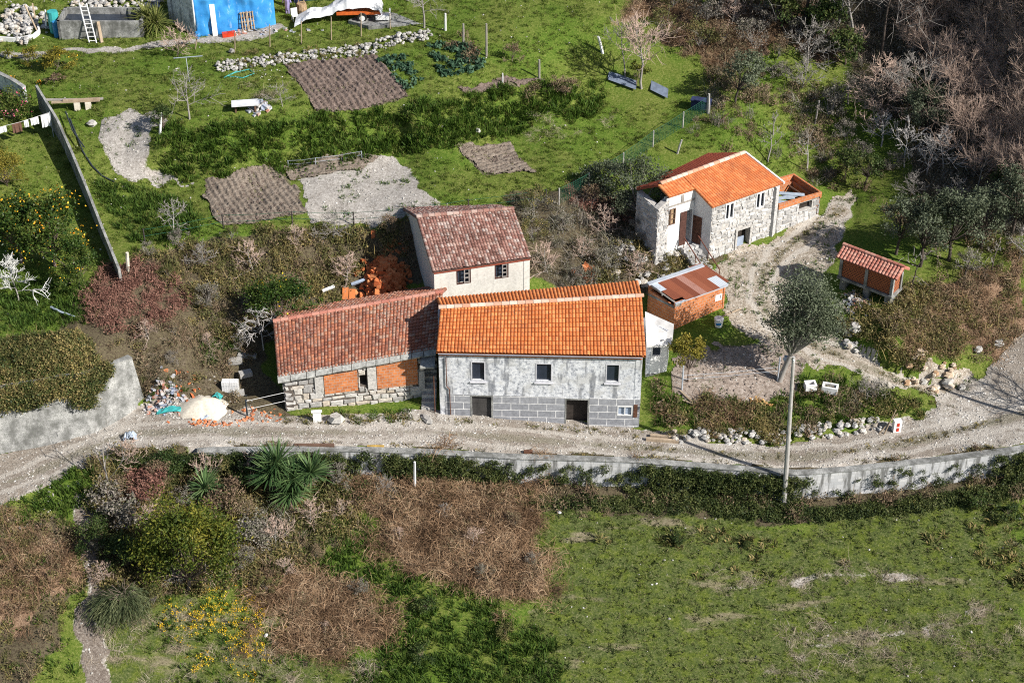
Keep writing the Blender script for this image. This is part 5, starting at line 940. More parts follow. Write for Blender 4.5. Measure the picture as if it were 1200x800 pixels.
Z_GRASS_ALL = [(-40, -10), (720, -10), (700, 60), (720, 120), (830, 120), (800, 160), (720, 215), (640, 235), (480, 262), (150, 300), (60, 400), (-40, 400)]
Z_GRASS_R = [(800, 60), (960, 90), (1010, 190), (1010, 230), (920, 215), (870, 180), (800, 180), (820, 130)]
Z_BANK = [(185, 160), (200, 145), (340, 134), (430, 130), (545, 112), (640, 100), (710, 105), (700, 130), (620, 150), (500, 175), (340, 195), (200, 206)]
Z_TRI = [(758, 448), (800, 470), (905, 472), (960, 440), (1000, 455), (1060, 470), (1100, 487), (1040, 497), (900, 515), (800, 512), (758, 500)]
Z_GRAN = [(985, 380), (1010, 345), (1060, 355), (1090, 330), (1140, 360), (1120, 420), (1060, 430), (1000, 400)]
Z_RIGHT = [(1120, 430), (1160, 415), (1200, 370), (1230, 330), (1200, 310), (1150, 330), (1130, 400)]
def ground_cover():
    M = MAT; gr = [p_tuft("grass", M['grass_lawn' if s < 3 else 'grass'], s, 20, .18, .13 if s < 3 else .2, .016) for s in (1, 2, 3)]; P = pts([Z_GRASS_ALL, Z_GRASS_R], 7, 3, BARE + BUILD_PADS + [Z_HEDGE]); scatter("grass", gr, P, rs(len(P), .6, 1.3, 4), "short meadow grass over the terraces and lawns", "grass", 5)
    bk = [p_tuft('bank_grass', M['grass_bank'], s, 24, .25, .42, .026) for s in (34, 35)]; P = pts([Z_BANK], 15, 37, [P_SOIL, P_STRIP], None, .6); bk += [p_tuft('bank_grass', M['grass'], 36, 22, .22, .25, .02)]; scatter('bank_grass', bk, P, rs(len(P), .6, 1.4, 38), 'tall dark grass and weeds on the steep bank between the terraces', 'grass', 39)
    lu = [p_tuft("lush_grass", M['grass_rich'], s, 22, .22, .34, .022) for s in (4, 5, 6)]; P = pts([Z_LUSH, [(110, 215), (170, 215), (225, 240), (235, 270), (150, 285)], [(758, 445), (800, 470), (790, 510), (758, 498)], Z_TRI, [(0, 575), (60, 560), (120, 555), (110, 600), (60, 600), (0, 605)], [(380, 350), (440, 335), (440, 362), (355, 372)], [(215, 398), (285, 385), (300, 412), (240, 428)], [(175, 462), (215, 455), (230, 470), (180, 474)], [(0, 325), (110, 330), (120, 370), (0, 392)]], 9, 7, BUILD_PADS + [Z_ROAD]); scatter("lush_grass", lu, P, rs(len(P), .6, 1.35, 8), "long lush green grass on banks and damp hollows", "grass", 9)
    fi = [p_tuft("pasture", M['grass_field'], s, 16, .20, .14, .018, .9) for s in (7, 8, 9)]; P = pts([[(600, 600), (900, 605), (1215, 575), (1215, 815), (560, 815), (640, 700)]], 9, 11, [], None, .8); scatter("pasture_grass", fi, P, rs(len(P), .55, 1.3, 12), "rough tussocky pasture grass in the field below the lane", "grass", 13)
    dm = [p_tuft("weeds", M['bramble'], s, 26, .25, .22, .03, 1.0) for s in (41, 42)]; P = pts([[(1000, 575), (1210, 545), (1215, 700), (1120, 660)], [(760, 620), (1000, 640), (1000, 680), (700, 660)], [(560, 560), (700, 600), (650, 640)]], 3, 43, [], (1.6, .55), .8); scatter("dark_weeds", dm, P, rs(len(P), .6, 1.6, 44), "dark weeds in clumps through the lower pasture", "weeds", 45)
    # dead bracken, straw
    br = [p_frond("dead_bracken", M['straw'], s, 80, .42, .35, .020) for s in (10, 11, 12)]; P = np.concatenate([pts([B1, B2], 8, 14, [], None, .9, .05), pts([[(400, 555), (640, 560), (655, 700), (600, 730), (420, 640)], [(280, 670), (480, 690), (490, 760), (380, 800), (300, 760)]], 3, 141, [], (.8, .5), 1.2, .02)]); scatter("dead_bracken", br, P, rs(len(P), .7, 1.4, 15), "flattened brown dead bracken below the lane", "dead bracken", 16)
    P = pts([B3, B4, B5, [(420, 550), (640, 565), (640, 610), (430, 600)], [(780, 480), (880, 470), (900, 505), (800, 510)]], 3.2, 17, [Z_LPATH, Z_ROAD], (1.2, .3), .9, .03); scatter("dry_litter", br, P, rs(len(P), .6, 1.3, 18), "brown dry stalks strewn over the rough slopes", "dead stalks", 19)
    pa = [p_frond("bleached_grass", M['straw_pale'], s, 50, .3, .14, .013) for s in (13, 14)]; P = pts([[(320, 610), (390, 590), (400, 625), (330, 650)], [(160, 400), (260, 395), (250, 470), (190, 460)], [(640, 130), (720, 128), (700, 160), (630, 165)], [(830, 660), (1080, 668), (1080, 685), (830, 690)], [(900, 740), (1050, 730), (1200, 700), (1200, 790), (900, 800)], [(500, 180), (620, 150), (640, 160), (520, 190)], [(115, 700), (200, 700), (330, 735), (420, 780), (480, 830), (95, 830)], [(330, 100), (345, 130), (300, 125), (290, 100)]], 2.2, 20, [Z_ROAD], (.9, .45), .8); scatter("bleached_grass", pa, P, rs(len(P), .5, 1.1, 21), "bleached straw coloured grass lying in patches", "dry grass", 22)
    P = pts([B1, B2, B3], 1.6, 111, [], (1.4, .55), .8); scatter('bracken_green', lu + gr[2:], P, rs(len(P), .5, 1.1, 112), 'green shoots coming up through the dead bracken', 'grass', 113)
    # brambles
    bm = [p_clump("bramble", M['bramble'], s, 110, .45, .48, .055, 8) for s in (15, 16, 17)]; P = pts([[(150, 300), (240, 277), (340, 270), (480, 265), (485, 300), (450, 330), (350, 368), (320, 385), (250, 400), (215, 360), (205, 330)], [(758, 480), (900, 478), (905, 512), (800, 510)], [(985, 465), (1060, 475), (1095, 487), (1030, 496)], Z_GRAN, Z_STONES, [(1045, 395), (1140, 400), (1125, 440), (1050, 436)], [(1130, 420), (1200, 300), (1190, 360), (1150, 410)], Z_LB], 4.6, 23, BUILD_PADS + [Z_ROAD, Z_TRACK], None, .8); scatter("bramble_cover", bm, P, rs(len(P), .6, 1.5, 24), "olive green bramble mass covering the terrace banks", "brambles", 25)
    bb = [p_clump("dry_bramble", M['bramble_brown'], s, 90, .45, .45, .05, 16) for s in (18, 19)]; P = pts([[(150, 300), (240, 277), (480, 265), (485, 300), (330, 385), (215, 360)], Z_TRI, Z_GRAN, B5, B4, B3, [(820, 80), (960, 90), (1010, 200), (960, 210), (860, 150)], Z_LB, [(600, 560), (900, 575), (930, 600), (640, 615)], [(930, 580), (1200, 560), (1200, 580), (940, 600)], [(160, 370), (300, 380), (310, 430), (260, 470), (200, 468), (160, 420)], B1, B2, [(600, 80), (700, 70), (700, 110), (640, 125)], [(540, 40), (620, 80), (610, 95), (520, 55)], [(840, 180), (900, 190), (930, 215), (880, 180)], [(1060, 215), (1210, 240), (1210, 330), (1100, 330)], [(960, 180), (1060, 160), (1100, 230), (1040, 260), (1000, 220)]], 2.9, 26, BUILD_PADS + BARE, (2.5, .40), .8); scatter("dry_bramble_cover", bb, P, rs(len(P), .5, 1.4, 27), "brown leafless bramble tangles on banks and slopes", "brambles", 28)
    P = pts([[(120, 395), (215, 380), (300, 385), (298, 418), (250, 446), (195, 460), (168, 432)]], 3.6, 261, [], None, .6); scatter('hillside_bramble', bb + bm[:1], P, rs(len(P), .5, 1.2, 262), 'tangled brown brambles on the slope behind the sand heap', 'brambles', 263)
    P = pts([[(-20, 600), (85, 600), (95, 700), (90, 760), (30, 805), (-20, 805)]], 4.2, 264, [Z_LPATH], None, .8); scatter('left_scrub', bm + bb[:1] + lu[:1], P, rs(len(P), .5, 1.2, 265), 'mixed green and brown scrub in the bottom left corner', 'scrub', 266)
    rd = [p_clump("red_bramble", M['bramble_red'], s, 100, .4, .4, .05, 14) for s in (20, 21)]; P = pts([[(105, 345), (125, 312), (165, 310), (250, 335), (215, 375), (175, 400), (105, 378)], [(650, 220), (700, 222), (745, 260), (700, 262)], [(150, 560), (190, 565), (175, 600), (150, 600)]], 4.5, 29, [], None, .6, .1); scatter("red_bramble_cover", rd, P, rs(len(P), .6, 1.4, 30), "reddish brown bramble thickets by the garden wall and terrace edge", "brambles", 31)
    gy = [p_clump("grey_thicket", M['bramble_grey'], s, 90, .5, .6, .045, 26) for s in (22, 23)]; P = pts([[(605, 240), (650, 235), (730, 250), (760, 330), (700, 345), (640, 332), (618, 300)], Z_WOOD, [(290, 590), (340, 590), (330, 660), (290, 660)], [(1000, 450), (1050, 450), (1040, 490), (990, 470)]], 1.5, 32, BUILD_PADS + [Z_TRACK], None, .7); scatter("grey_thicket", gy, P, rs(len(P), .7, 1.6, 33), "grey twiggy thicket between the cream house and the stone house and under the wood", "thicket", 34)
    P = pts([[(820, 60), (960, 80), (1020, 190), (1000, 220), (930, 215), (860, 180), (800, 170), (810, 120)], [(1040, 240), (1200, 260), (1200, 330), (1080, 330)]], 1.3, 331, BUILD_PADS, (2.2, .52), .8); scatter("slope_thicket", gy + bb, P, rs(len(P), .5, 1.3, 332), "grey and brown twiggy growth on the slope above the stone house", "thicket", 333)
    # ivy on the retaining walls
    iv = [p_clump("ivy", M['ivy'], s, 120, .36, .36, .055, 3) for s in (24, 25, 26)]; g = np.random.default_rng(35); Q = []
    Ls = resample(_L, .1); Ns = normals(Ls); dr = np.interp(Ls[:, 0], [-25, -20, -10, 15, 30], [.5, 1.3, 1.9, 2.0, 1.6]); uvx = (Ls - CAM) @ np.array([1, 0, 0]) / ((Ls - CAM) @ FWD) * F_PX + 600
    dens = np.interp(uvx, [120, 160, 300, 400, 412, 450, 460, 540, 590, 610, 735, 745, 790, 900, 935, 950, 1150, 1170, 1230], [.9, .9, .9, .8, .2, .2, 1, 1, .6, .12, .15, 1, 1, 1, .8, .06, .06, .5, .8])
    for p, n, d, k in zip(Ls, Ns, dr, dens):
        for _ in range(4):
            if g.random() < k: Q.append((p[0] - n[0] * g.uniform(.46, .72), p[1] - n[1] * g.uniform(.46, .72), p[2] - d * g.uniform(.05, 1.0)))
        for _ in range(3):
            if g.random() < .85: e = g.uniform(.6 if k > .3 else 1.25, 2.3); x, y = p[0] - n[0] * e, p[1] - n[1] * e; Q.append((x, y, float(zt(x, y)) + .02))
    P = np.array(Q); P = P[vn(P[:, 0], P[:, 1], .9, 4) + g.random(len(P)) * .3 > .28]; scatter("ivy_cover", iv, P, rs(len(P), .55, 1.15, 36), "dark ivy hanging over the lane wall and spreading at its foot", "ivy", 37, .5)
    Q = []; Ws = resample(np.c_[_W, LW_H], .1); Wn = normals(Ws)
    for i, (p, n) in enumerate(zip(Ws, Wn)):
        f = i / len(Ws); fall = np.interp(f, [0, .2, .4, .55, .62, .7, .8, .85, 1], [.34, .28, .42, .26, .42, .62, .2, 0, 0]) * (.7 + .6 * float(vn(p[0], p[1], .8, 2)))
        if f > .84: continue
        for _ in range(5):
            z = p[2] + p[3] - g.random() ** 1.3 * fall * p[3]; k = .75 * (z - p[2]) / p[3]; Q.append((p[0] + n[0] * (k - .15), p[1] + n[1] * (k - .15), z))
        for _ in range(8):
            e = g.uniform(.9, 3.6); Q.append((p[0] + n[0] * e, p[1] + n[1] * e, float(zt(p[0] + n[0] * e, p[1] + n[1] * e)) + .1))
    P = np.array(Q); iv2 = [p_clump("ivy_hedge", M['bramble'], s, 120, .4, .42, .055, 4) for s in (46, 47)]; scatter("ivy_hedge", iv2 + iv[:1], P, rs(len(P), .7, 1.4, 38), "olive green creeper hedge spilling over the tall concrete wall", "creeper", 39, .4)
    # stones
    st = [p_stone("stone", M['stone_stuff'], s) for s in range(50, 56)]; P = pts([Z_ROAD], 26, 51, [], (.8, .42), .3, .02); scatter("lane_stones", st, P, .03 + .13 * np.random.default_rng(52).random(len(P)) ** 2.5, "pale cobbles and broken stones set in the lane", "stones", 53)
    P = pts([Z_TRACK, Z_YARD, Z_PATH, Z_TOPPATH, Z_LPATH, Z_PALE, [(170, 440), (260, 440), (330, 490), (180, 490)], [(0, 535), (110, 540), (60, 610), (0, 620)], [(0, 0), (200, 0), (190, 12), (0, 45)], [(270, 75), (330, 65), (330, 95), (270, 95)]], 9, 54, [], (.8, .40), .4, .02); scatter("scattered_stones", st, P, .03 + .16 * np.random.default_rng(55).random(len(P)) ** 2.5, "loose stones littering the track, paths and rubble bank", "stones", 56)
    P = pts([[(-40, -10), (700, -10), (700, 200), (480, 262), (150, 300), (-40, 400)], [(600, 600), (1215, 580), (1215, 815), (600, 815)]], .35, 57, BARE); scatter("field_stones", st, P, .05 + .13 * np.random.default_rng(58).random(len(P)) ** 2, "small pale stones dotted through the grass", "stones", 59)
    cl = []
    for k in range(4): m_ = p_stone('clod', MAT['soil'], 90 + k); cl.append(m_)
    P = pts([P_SOIL, P_SOIL2, P_SOIL3, P_STRIP], 34, 91, [], None, .1, .05); scatter('soil_clods', cl, P, .05 + .13 * np.random.default_rng(92).random(len(P)) ** 2, 'clods of earth lying over the tilled beds', 'clods', 93)
    cy = [p_stone('yard_clod', MAT['pinkdirt'], 190 + k) for k in range(4)]; P = pts([Z_YARD], 16, 191, [], (.9, .4), .5, .03); scatter('yard_clods', cy, P, .05 + .22 * np.random.default_rng(192).random(len(P)) ** 2, 'lumps of pinkish earth on the bare yard', 'clods', 193)
    P = pts([[(0, 25), (48, 25), (48, 45), (0, 48)], [(255, 64), (440, 52), (440, 66), (255, 85)]], 1.6, 194, [], None, .3, .1); scatter('rockery_weeds', dm + bm[:1], P, rs(len(P), .4, .8, 195), 'weeds growing through the rockery and the white rubble wall', 'weeds', 196)
    P = pts([P_SOIL2, P_SOIL3, P_STRIP, P_SOIL], 1.2, 94, [], (.9, .5), .4); scatter('bed_weeds', gr[:1] + dm, P, rs(len(P), .3, .7, 95), 'weeds sprouting in the tilled beds', 'weeds', 96)
    P = pts([ribbon([(x, y) for x, y in r_], 5) for r_ in ([(830, 692), (900, 685), (955, 676), (1080, 673)], [(890, 790), (970, 757), (1080, 740), (1180, 710)])], 6, 97); scatter('rut_straw', pa, P, rs(len(P), .3, .7, 98), 'pale dead grass along two old wheel tracks in the pasture', 'dry grass', 99)
    P = pts([[(330, 484), (480, 482), (478, 493), (335, 496)]], 9, 101, [], (.8, .35), .2); scatter('wall_weeds', lu + dm, P, rs(len(P), .5, 1.1, 102), 'green weeds along the foot of the stone house wall', 'weeds', 103)
    P = pts([[(785, 505), (1035, 490), (1035, 503), (785, 520)], [(1050, 410), (1125, 415), (1125, 448), (1050, 442)]], 1.6, 104, [], None, .3, .25); scatter('stone_brambles', bm, P, rs(len(P), .5, 1.0, 105), 'brambles creeping over the tumbled stones by the lane', 'brambles', 106)
    Cq = np.concatenate([resample(np.array([G(*c) for c in cc]), .12) for cc in (C_TRACK, C_ROAD[5:])]); g = np.random.default_rng(107); Cq = Cq[(vn(Cq[:, 0], Cq[:, 1], 1.4, 2) > .42)]; Cq[:, :2] += g.normal(0, .18, (len(Cq), 2)); scatter('rut_weeds', gr[:1] + dm, np.c_[Cq[:, :2], zt(Cq[:, 0], Cq[:, 1])], rs(len(Cq), .3, .7, 108), 'weeds between the wheel ruts of the track', 'weeds', 109)
    # weeds in the track and plots; cabbages; flowers
    P = pts([Z_TRACK, Z_YARD, Z_PALE, Z_PATH], 8.0, 60, [], (1.1, .54), .3); scatter("track_weeds", gr[:2] + lu[:1], P, rs(len(P), .4, .9, 61), "weeds growing down the middle of the track and pale plot", "weeds", 62)
    g = np.random.default_rng(81); E = resample(LANE, .15); En = normals(E); k = vn(E[:, 0], E[:, 1], 1.6, 3) > .5; E = E[k]; En = En[k]; off = g.uniform(.1, .5, len(E)); Q = E[:, :2] + En * off[:, None]
    ed = np.concatenate([GP([(330, 489), (420, 492), (490, 490), (490, 494), (330, 495)], 4), GP([(530, 492), (660, 502), (750, 508), (750, 511), (640, 503), (530, 495)], 4)]); ed = ed[vn(ed[:, 0], ed[:, 1], .8, 2) > .5]; Q = np.concatenate([Q, ed + g.normal(0, .15, ed.shape)]); scatter("edge_weeds", gr[:1] + dm, np.c_[Q, zt(Q[:, 0], Q[:, 1])], rs(len(Q), .35, .8, 82), "weeds fringing the lane along the wall and the house fronts", "weeds", 83)
    cb = [p_clump("cabbage", M['cabbage'], s, 26, .26, .3, .13, 0, .8) for s in (63, 64)]; P = pts([[(500, 55), (540, 50), (575, 75), (560, 95), (515, 88)], [(440, 70), (470, 65), (500, 95), (480, 108)]], 5.5, 65, [], None, .2, .05); scatter("cabbage_bed", cb, P, rs(len(P), .7, 1.2, 66), "blue green cabbages crowding two garden beds", "cabbages", 67)
    be = [p_clump("bean_plant", M['grass_rich'], s, 14, .12, .16, .05) for s in (68,)]; P = pts([P_BEANS], 8, 69, [], None, .1, .12); scatter("seedlings", be, P, rs(len(P), .6, 1.1, 70), "low green seedlings in the wire framed bed", "seedlings", 71)
    fl = [p_clump("yellow_flower", M['yellowfl'], s, 9, .14, .22, .042, 0, .9) for s in (72, 73)]; P = pts([[(190, 700), (300, 690), (330, 740), (310, 800), (200, 800)]], 16.0, 74, [], (1.0, .46), .6, .22); scatter("yellow_flowers", fl, P, rs(len(P), .6, 1.2, 75), "yellow flowers spread through the grass at the bottom left", "flowers", 76)
    P = pts([[(180, 690), (330, 690), (420, 760), (470, 820), (180, 820)], [(60, 560), (110, 560), (100, 720), (70, 700)], [(85, 740), (30, 790), (60, 810), (95, 800)]], 7, 77, [Z_LPATH], None, .6); scatter("straggly_grass", [fi[0], lu[0], gr[0]], P, rs(len(P), .6, 1.3, 78), "mixed straggly grass around the flowers and the downhill path", "grass", 79)
ground_cover()

# ------------------------------------------------------------------ trees
def segs_mesh(name, S, mat, sides=4):
    """tapered limbs: rows of (p0, p1, r0, r1)"""
    S = np.asarray(S, float); a = S[:, 0:3]; b = S[:, 3:6]; d = b - a; d /= np.maximum(np.linalg.norm(d, axis=1), 1e-6)[:, None]; h = np.where(np.abs(d[:, 2:3]) < .9, np.array([[0, 0, 1.]]), np.array([[1., 0, 0]])); x = np.cross(d, h); x /= np.linalg.norm(x, axis=1)[:, None]; y = np.cross(d, x); V = []
    for p, r in ((a, S[:, 6]), (b, S[:, 7])):
        for k in range(sides): an = 2 * math.pi * k / sides; V.append(p + (x * math.cos(an) + y * math.sin(an)) * r[:, None])
    V = np.stack(V, 1).reshape(-1, 3); i = np.arange(len(S))[:, None] * 2 * sides; Fq = np.concatenate([i + np.array([[k, (k + 1) % sides, sides + (k + 1) % sides, sides + k]]) for k in range(sides)])
    return mesh_np(name, V, Fq, mat, np.tile(np.random.default_rng(1).random(len(S)), sides))
def limb(g, out, p, d, L, r, n, wig, up, r1=.35):
    nodes = [p]; q = np.array(p, float); d = np.array(d, float)
    for i in range(n):
        d = d + g.normal(0, wig, 3); d[2] += up; d /= np.linalg.norm(d); e = q + d * L / n; f0 = 1 - (1 - r1) * i / n; f1 = 1 - (1 - r1) * (i + 1) / n; out.append([*q, *e, r * f0, r * f1]); q = e; nodes.append(q)
    return nodes, d
def bare_tree(seed, H=8, r=.13, nb=14, nt=9, spread=.7, up=.12, start=.3, lean=(0, 0), tw=.012, sub=2):
    """leafless tree: trunk, limbs, twigs; returns limb rows for wood and for twigs"""
    g = np.random.default_rng(seed); W = []; T = []; nodes, d = limb(g, W, (0, 0, -.2), (lean[0], lean[1], 1), H * .92, r, 7, .08, .03, .2); N = np.array(nodes)
    for i in range(nb):
        f = start + (1 - start) * (i + g.random()) / nb; k = f * (len(N) - 1); j = min(int(k), len(N) - 2); p = N[j] + (N[j + 1] - N[j]) * (k - j); az = i * 2.4 + g.normal(0, .4); L = H * (.5 * (1 - f) + .16) * g.uniform(.7, 1.25); dd = np.array([math.cos(az) * spread, math.sin(az) * spread, g.uniform(.3, .8)]); nn, _ = limb(g, W, p, dd, L, r * .42 * (1.15 - f), 4, .16, up, .3)
        nn = np.array(nn)
        for t in range(nt):
            kk = g.uniform(.2, 1) * (len(nn) - 1); jj = min(int(kk), len(nn) - 2); q = nn[jj] + (nn[jj + 1] - nn[jj]) * (kk - jj); base = nn[jj + 1] - nn[jj]; base /= np.linalg.norm(base); d2 = base * .8 + g.normal(0, .55, 3); d2[2] += up * 2; l2 = L * g.uniform(.25, .5); n3, _ = limb(g, T, q, d2, l2, tw * 1.5, 2, .18, up, .5)
            for _ in range(sub):
                q2 = n3[1] + (n3[2] - n3[1]) * g.random(); d3 = (n3[2] - n3[0]) / np.linalg.norm(n3[2] - n3[0]) + g.normal(0, .5, 3); d3[2] += up * 1.5; limb(g, T, q2, d3, l2 * g.uniform(.4, .8), tw, 2, .2, up, .5)
    return W, T
def crown_leaves(seed, C, Rr, n, ls, lumps=26, shell=.6, mat=None, name="crown", up=.3, asp=.5, hole=.12):
    """leaves gathered on many uneven sprays inside an ellipsoid"""
    g = np.random.default_rng(seed); L = g.normal(size=(lumps, 3)); L /= np.linalg.norm(L, axis=1)[:, None]; L[:, 2] = np.where(L[:, 2] < -.5, -L[:, 2], L[:, 2]); L *= (shell + (1 - shell) * g.random(lumps))[:, None] ** .8; L *= g.uniform(.72, 1.18, (lumps, 1)); s = g.uniform(.13, .36, lumps); k = g.choice(lumps, n, p=s ** 2 / (s ** 2).sum()); P = L[k] + g.normal(size=(n, 3)) * s[k][:, None] * np.array([.55, .55, .45]); o = P / np.maximum(np.linalg.norm(P, axis=1), .1)[:, None]
    P = P * np.asarray(Rr) + np.asarray(C); V, Fq = leaf_quads(P, ls, g, up, asp, o * .3); return mesh_np(name, V, Fq, mat, np.clip(g.random(n) * .8 + (g.random(lumps)[k]) * .2, 0, .999)), L * np.asarray(Rr) + np.asarray(C)
def wood_to(g, out, tgt, base, fork, r, nmain=5):
    """trunk from base to fork, limbs to the sprays of the crown"""
    b = np.array(base, float); f = np.array(fork, float); m = (b + f) / 2 + g.normal(0, .06, 3); out += [[*b, *m, r * 1.25, r], [*m, *f, r, r * .8]]
    for t in tgt:
        mid = f + (t - f) * .5 + g.normal(0, .12, 3); mid[2] += .1; out += [[*f, *mid, r * .42, r * .25], [*mid, *t, r * .25, r * .08]]
MAT['yuccalight'] = m_leaf('yellow_green_swords', [(.06, .09, .02), (.13, .16, .04), (.22, .24, .07), (.32, .31, .12)], .2)
def plant(name, cat, label, loc, meshes, rz=0.0, s=1.0, group=None, tilt=(0, 0)):
    o = thing(name, label, cat, loc, group); o.rotation_euler = (tilt[0], tilt[1], rz); o.scale = (s, s, s)
    for nm, me in meshes:
        c = bpy.data.objects.new(nm, me); link(c); c.parent = o
    return o
def kind_bare(seed, wood, twig, **kw):
    W, T = bare_tree(seed, **kw); return [("trunk", segs_mesh("trunk", W, MAT[wood], 5)), ("crown", segs_mesh("crown", T, MAT[twig], 3))]
def kind_leafy(seed, mat, C, Rr, n, ls, base=(0, 0, -.2), fork=None, r=.1, bark='bark', lumps=26, shell=.6, asp=.5, extra=None, up=.3):
    g = np.random.default_rng(seed); me, L = crown_leaves(seed, C, Rr, n, ls, lumps, shell, MAT[mat], "crown", up, asp); W = []; fk = fork if fork is not None else (C[0] * .5, C[1] * .5, max(.2, C[2] - Rr[2] * .8)); wood_to(g, W, L, base, fk, r); out = [("trunk", segs_mesh("trunk", W, MAT[bark], 5)), ("crown", me)]
    if extra: # flowers or fruit over the crown
        emat, en, es, enm = extra; me2, _ = crown_leaves(seed + 1, C, np.asarray(Rr) * 1.04, en, es, lumps, .9, MAT[emat], enm, .6, .8); out.append((enm, me2))
    return out
def sword_plant(seed, n, L, w, mat='yucca', dro=.15):
    g = np.random.default_rng(seed); z = g.uniform(-.25, 1, n); az = g.uniform(0, 6.283, n); c = np.sqrt(1 - np.clip(z, -1, 1) ** 2); d = np.stack([np.cos(az) * c, np.sin(az) * c, z], 1); s = np.stack([-np.sin(az), np.cos(az), 0 * az], 1) * (w * .5); l = (L * g.uniform(.75, 1.1, n))[:, None]; m = d * l * .55; e = d * l; e[:, 2] -= dro * L * g.random(n); a = d * .04; V = np.stack([a - s * .6, a + s * .6, m + s, m - s, e + s * .12, e - s * .12], 1).reshape(-1, 3); i = np.arange(n)[:, None] * 6; cc = g.random(n); return mesh_np("leaves", V, np.concatenate([i + np.array([[0, 1, 2, 3]]), i + np.array([[3, 2, 4, 5]])]), MAT[mat], np.r_[cc, cc])
def trees():
    # the wood at top right
    wk = [kind_bare(100 + i, 'bark_grey' if i % 3 == 0 else 'bark', 'bark_pink', H=8.5 + i % 3, r=.12, nb=22, nt=18, spread=.75, up=.09, start=.2, lean=(.10, .03), tw=.015, sub=3) for i in range(6)]
    poly = GP([(1040, 30), (1095, 130), (1120, 205), (1160, 240), (1210, 270), (1330, 250), (1330, -90), (1010, -60)]); edge = GP([(1040, 30), (1095, 130), (1120, 205), (1160, 240), (1210, 270)])[:-12]; g = np.random.default_rng(7); pl = []; lo, hi = poly.min(0), poly.max(0); tries = 0
    while len(pl) < 105 and tries < 20000:
        tries += 1; q = g.uniform(lo, hi)
        if inside(q[0], q[1], poly) and all(np.hypot(*(q - p)) > 1.85 for p in pl): pl.append(q)
    for q in pl: plant("bare_tree", "tree", "slender leafless tree with fine pinkish brown twigs in the dense wood at top right", (q[0], q[1], float(zt(*q))), wk[g.integers(6)], g.uniform(-.9, .9), g.uniform(.85, 1.1) * float(np.clip(.38 + .05 * np.hypot(*(edge - q).T).min(), .5, 1.05)), "leafless trees of the dense wood", (g.normal(0, .06), g.normal(.04, .08)))
    # edge of the wood along the top
    ek = [kind_bare(120 + i, 'bark_dark' if i else 'bark_grey', 'bark_grey', H=9, r=.13, nb=15, nt=9, spread=.7, up=.10, start=.35, tw=.014, sub=2) for i in range(3)]
    for i, (u, v) in enumerate([(862, 22), (878, 26), (893, 18), (908, 30), (925, 34), (940, 30), (955, 36), (965, 20), (845, 8), (980, 45), (870, -10), (900, -15), (935, -12), (970, -25), (830, -18), (1000, 58), (1030, 75)]): plant("bare_tree", "tree", "tall grey leafless tree along the upper edge of the brown slope", G(u, v), ek[i % 3], i * 1.7, .8 + .3 * g.random(), "grey trees along the upper wood edge")
    dk = kind_leafy(130, 'evergreen', (0, 0, 1.5), (1.4, 1.4, 1.3), 2600, .09, r=.08, lumps=22)
    for i, (u, v, s) in enumerate([(915, 32, 1.2), (965, 50, 1.3), (990, 75, 1.0), (1065, 120, 1.0), (1190, 15, 1.3), (1185, 230, 1.0)]): plant("evergreen_shrub", "shrub", "dark evergreen shrub under the leafless trees of the wood", G(u, v), dk, i * 2.1, s, "evergreen shrubs under the wood")
    # leafless shrubs dotted over the slope, the hedge bank and the thicket
    sk = [kind_leafy(270 + i, m, (0, 0, .9), (1.0, .9, .95), 1500, .05, r=.03, lumps=18, bark='bark_grey') for i, m in enumerate(('bramble_grey', 'bramble_brown', 'bramble_grey', 'bramble'))] + [kind_bare(275 + i, 'bark_grey', 'bark_pink' if i else 'bark_grey', H=2.6, r=.05, nb=16, nt=9, spread=1.1, up=.06, start=.12, tw=.013) for i in range(3)]
    def shrubs(polys, gap, n, seed, label, group, s0, s1, avoid=()):
        g2 = np.random.default_rng(seed); Q = pts(polys, 3, seed, list(avoid) + BUILD_PADS, None, .4); g2.shuffle(Q); pl2 = []
        for q in Q:
            if len(pl2) < n and all(np.hypot(q[0] - p[0], q[1] - p[1]) > gap for p in pl2): pl2.append(q)
        for q in pl2: plant("leafless_shrub", "shrub", label, q, sk[g2.integers(len(sk))], g2.uniform(0, 6.2), g2.uniform(s0, s1), group)
    shrubs([[(800, -20), (960, 0), (1060, 90), (1080, 200), (1010, 200), (960, 130), (890, 70), (820, 70), (760, 50)]], 1.9, 62, 281, "twiggy leafless shrub on the brown slope at the edge of the wood", "shrubs on the slope by the wood", .7, 1.5, [Z_TRACK])
    shrubs([[(1060, 215), (1210, 240), (1210, 330), (1120, 330), (1080, 290)]], 2.0, 20, 282, "twiggy leafless shrub among the row of olives at the right", "shrubs among the olives", .6, 1.1)
    shrubs([[(150, 300), (240, 280), (340, 272), (480, 268), (470, 300), (330, 370), (215, 360)]], 2.0, 26, 283, "twiggy leafless shrub in the bramble bank under the middle terrace", "shrubs in the terrace hedge bank", .55, 1.0)
    shrubs([[(610, 245), (650, 235), (735, 255), (760, 325), (700, 342), (640, 330)]], 1.7, 22, 284, "twiggy leafless shrub in the thicket between the cream and stone houses", "shrubs in the middle thicket", .6, 1.1)
    shrubs([[(160, 390), (250, 385), (290, 400), (260, 430), (200, 450)]], 1.6, 9, 285, "twiggy leafless shrub on the bare bank behind the sand heap", "shrubs on the bare bank", .4, .8)
    shrubs([Z_LB], 1.9, 24, 286, "twiggy shrub in the scrub below the lane at the left", "shrubs in the lower left scrub", .5, 1.0, [Z_LPATH])
    shrubs([B1, B2], 2.6, 10, 287, 'low twiggy shrub growing out of the dead bracken', 'shrubs in the dead bracken', .35, .7)
    # single trees and shrubs
    one = lambda *a, **k: plant(*a, **k)
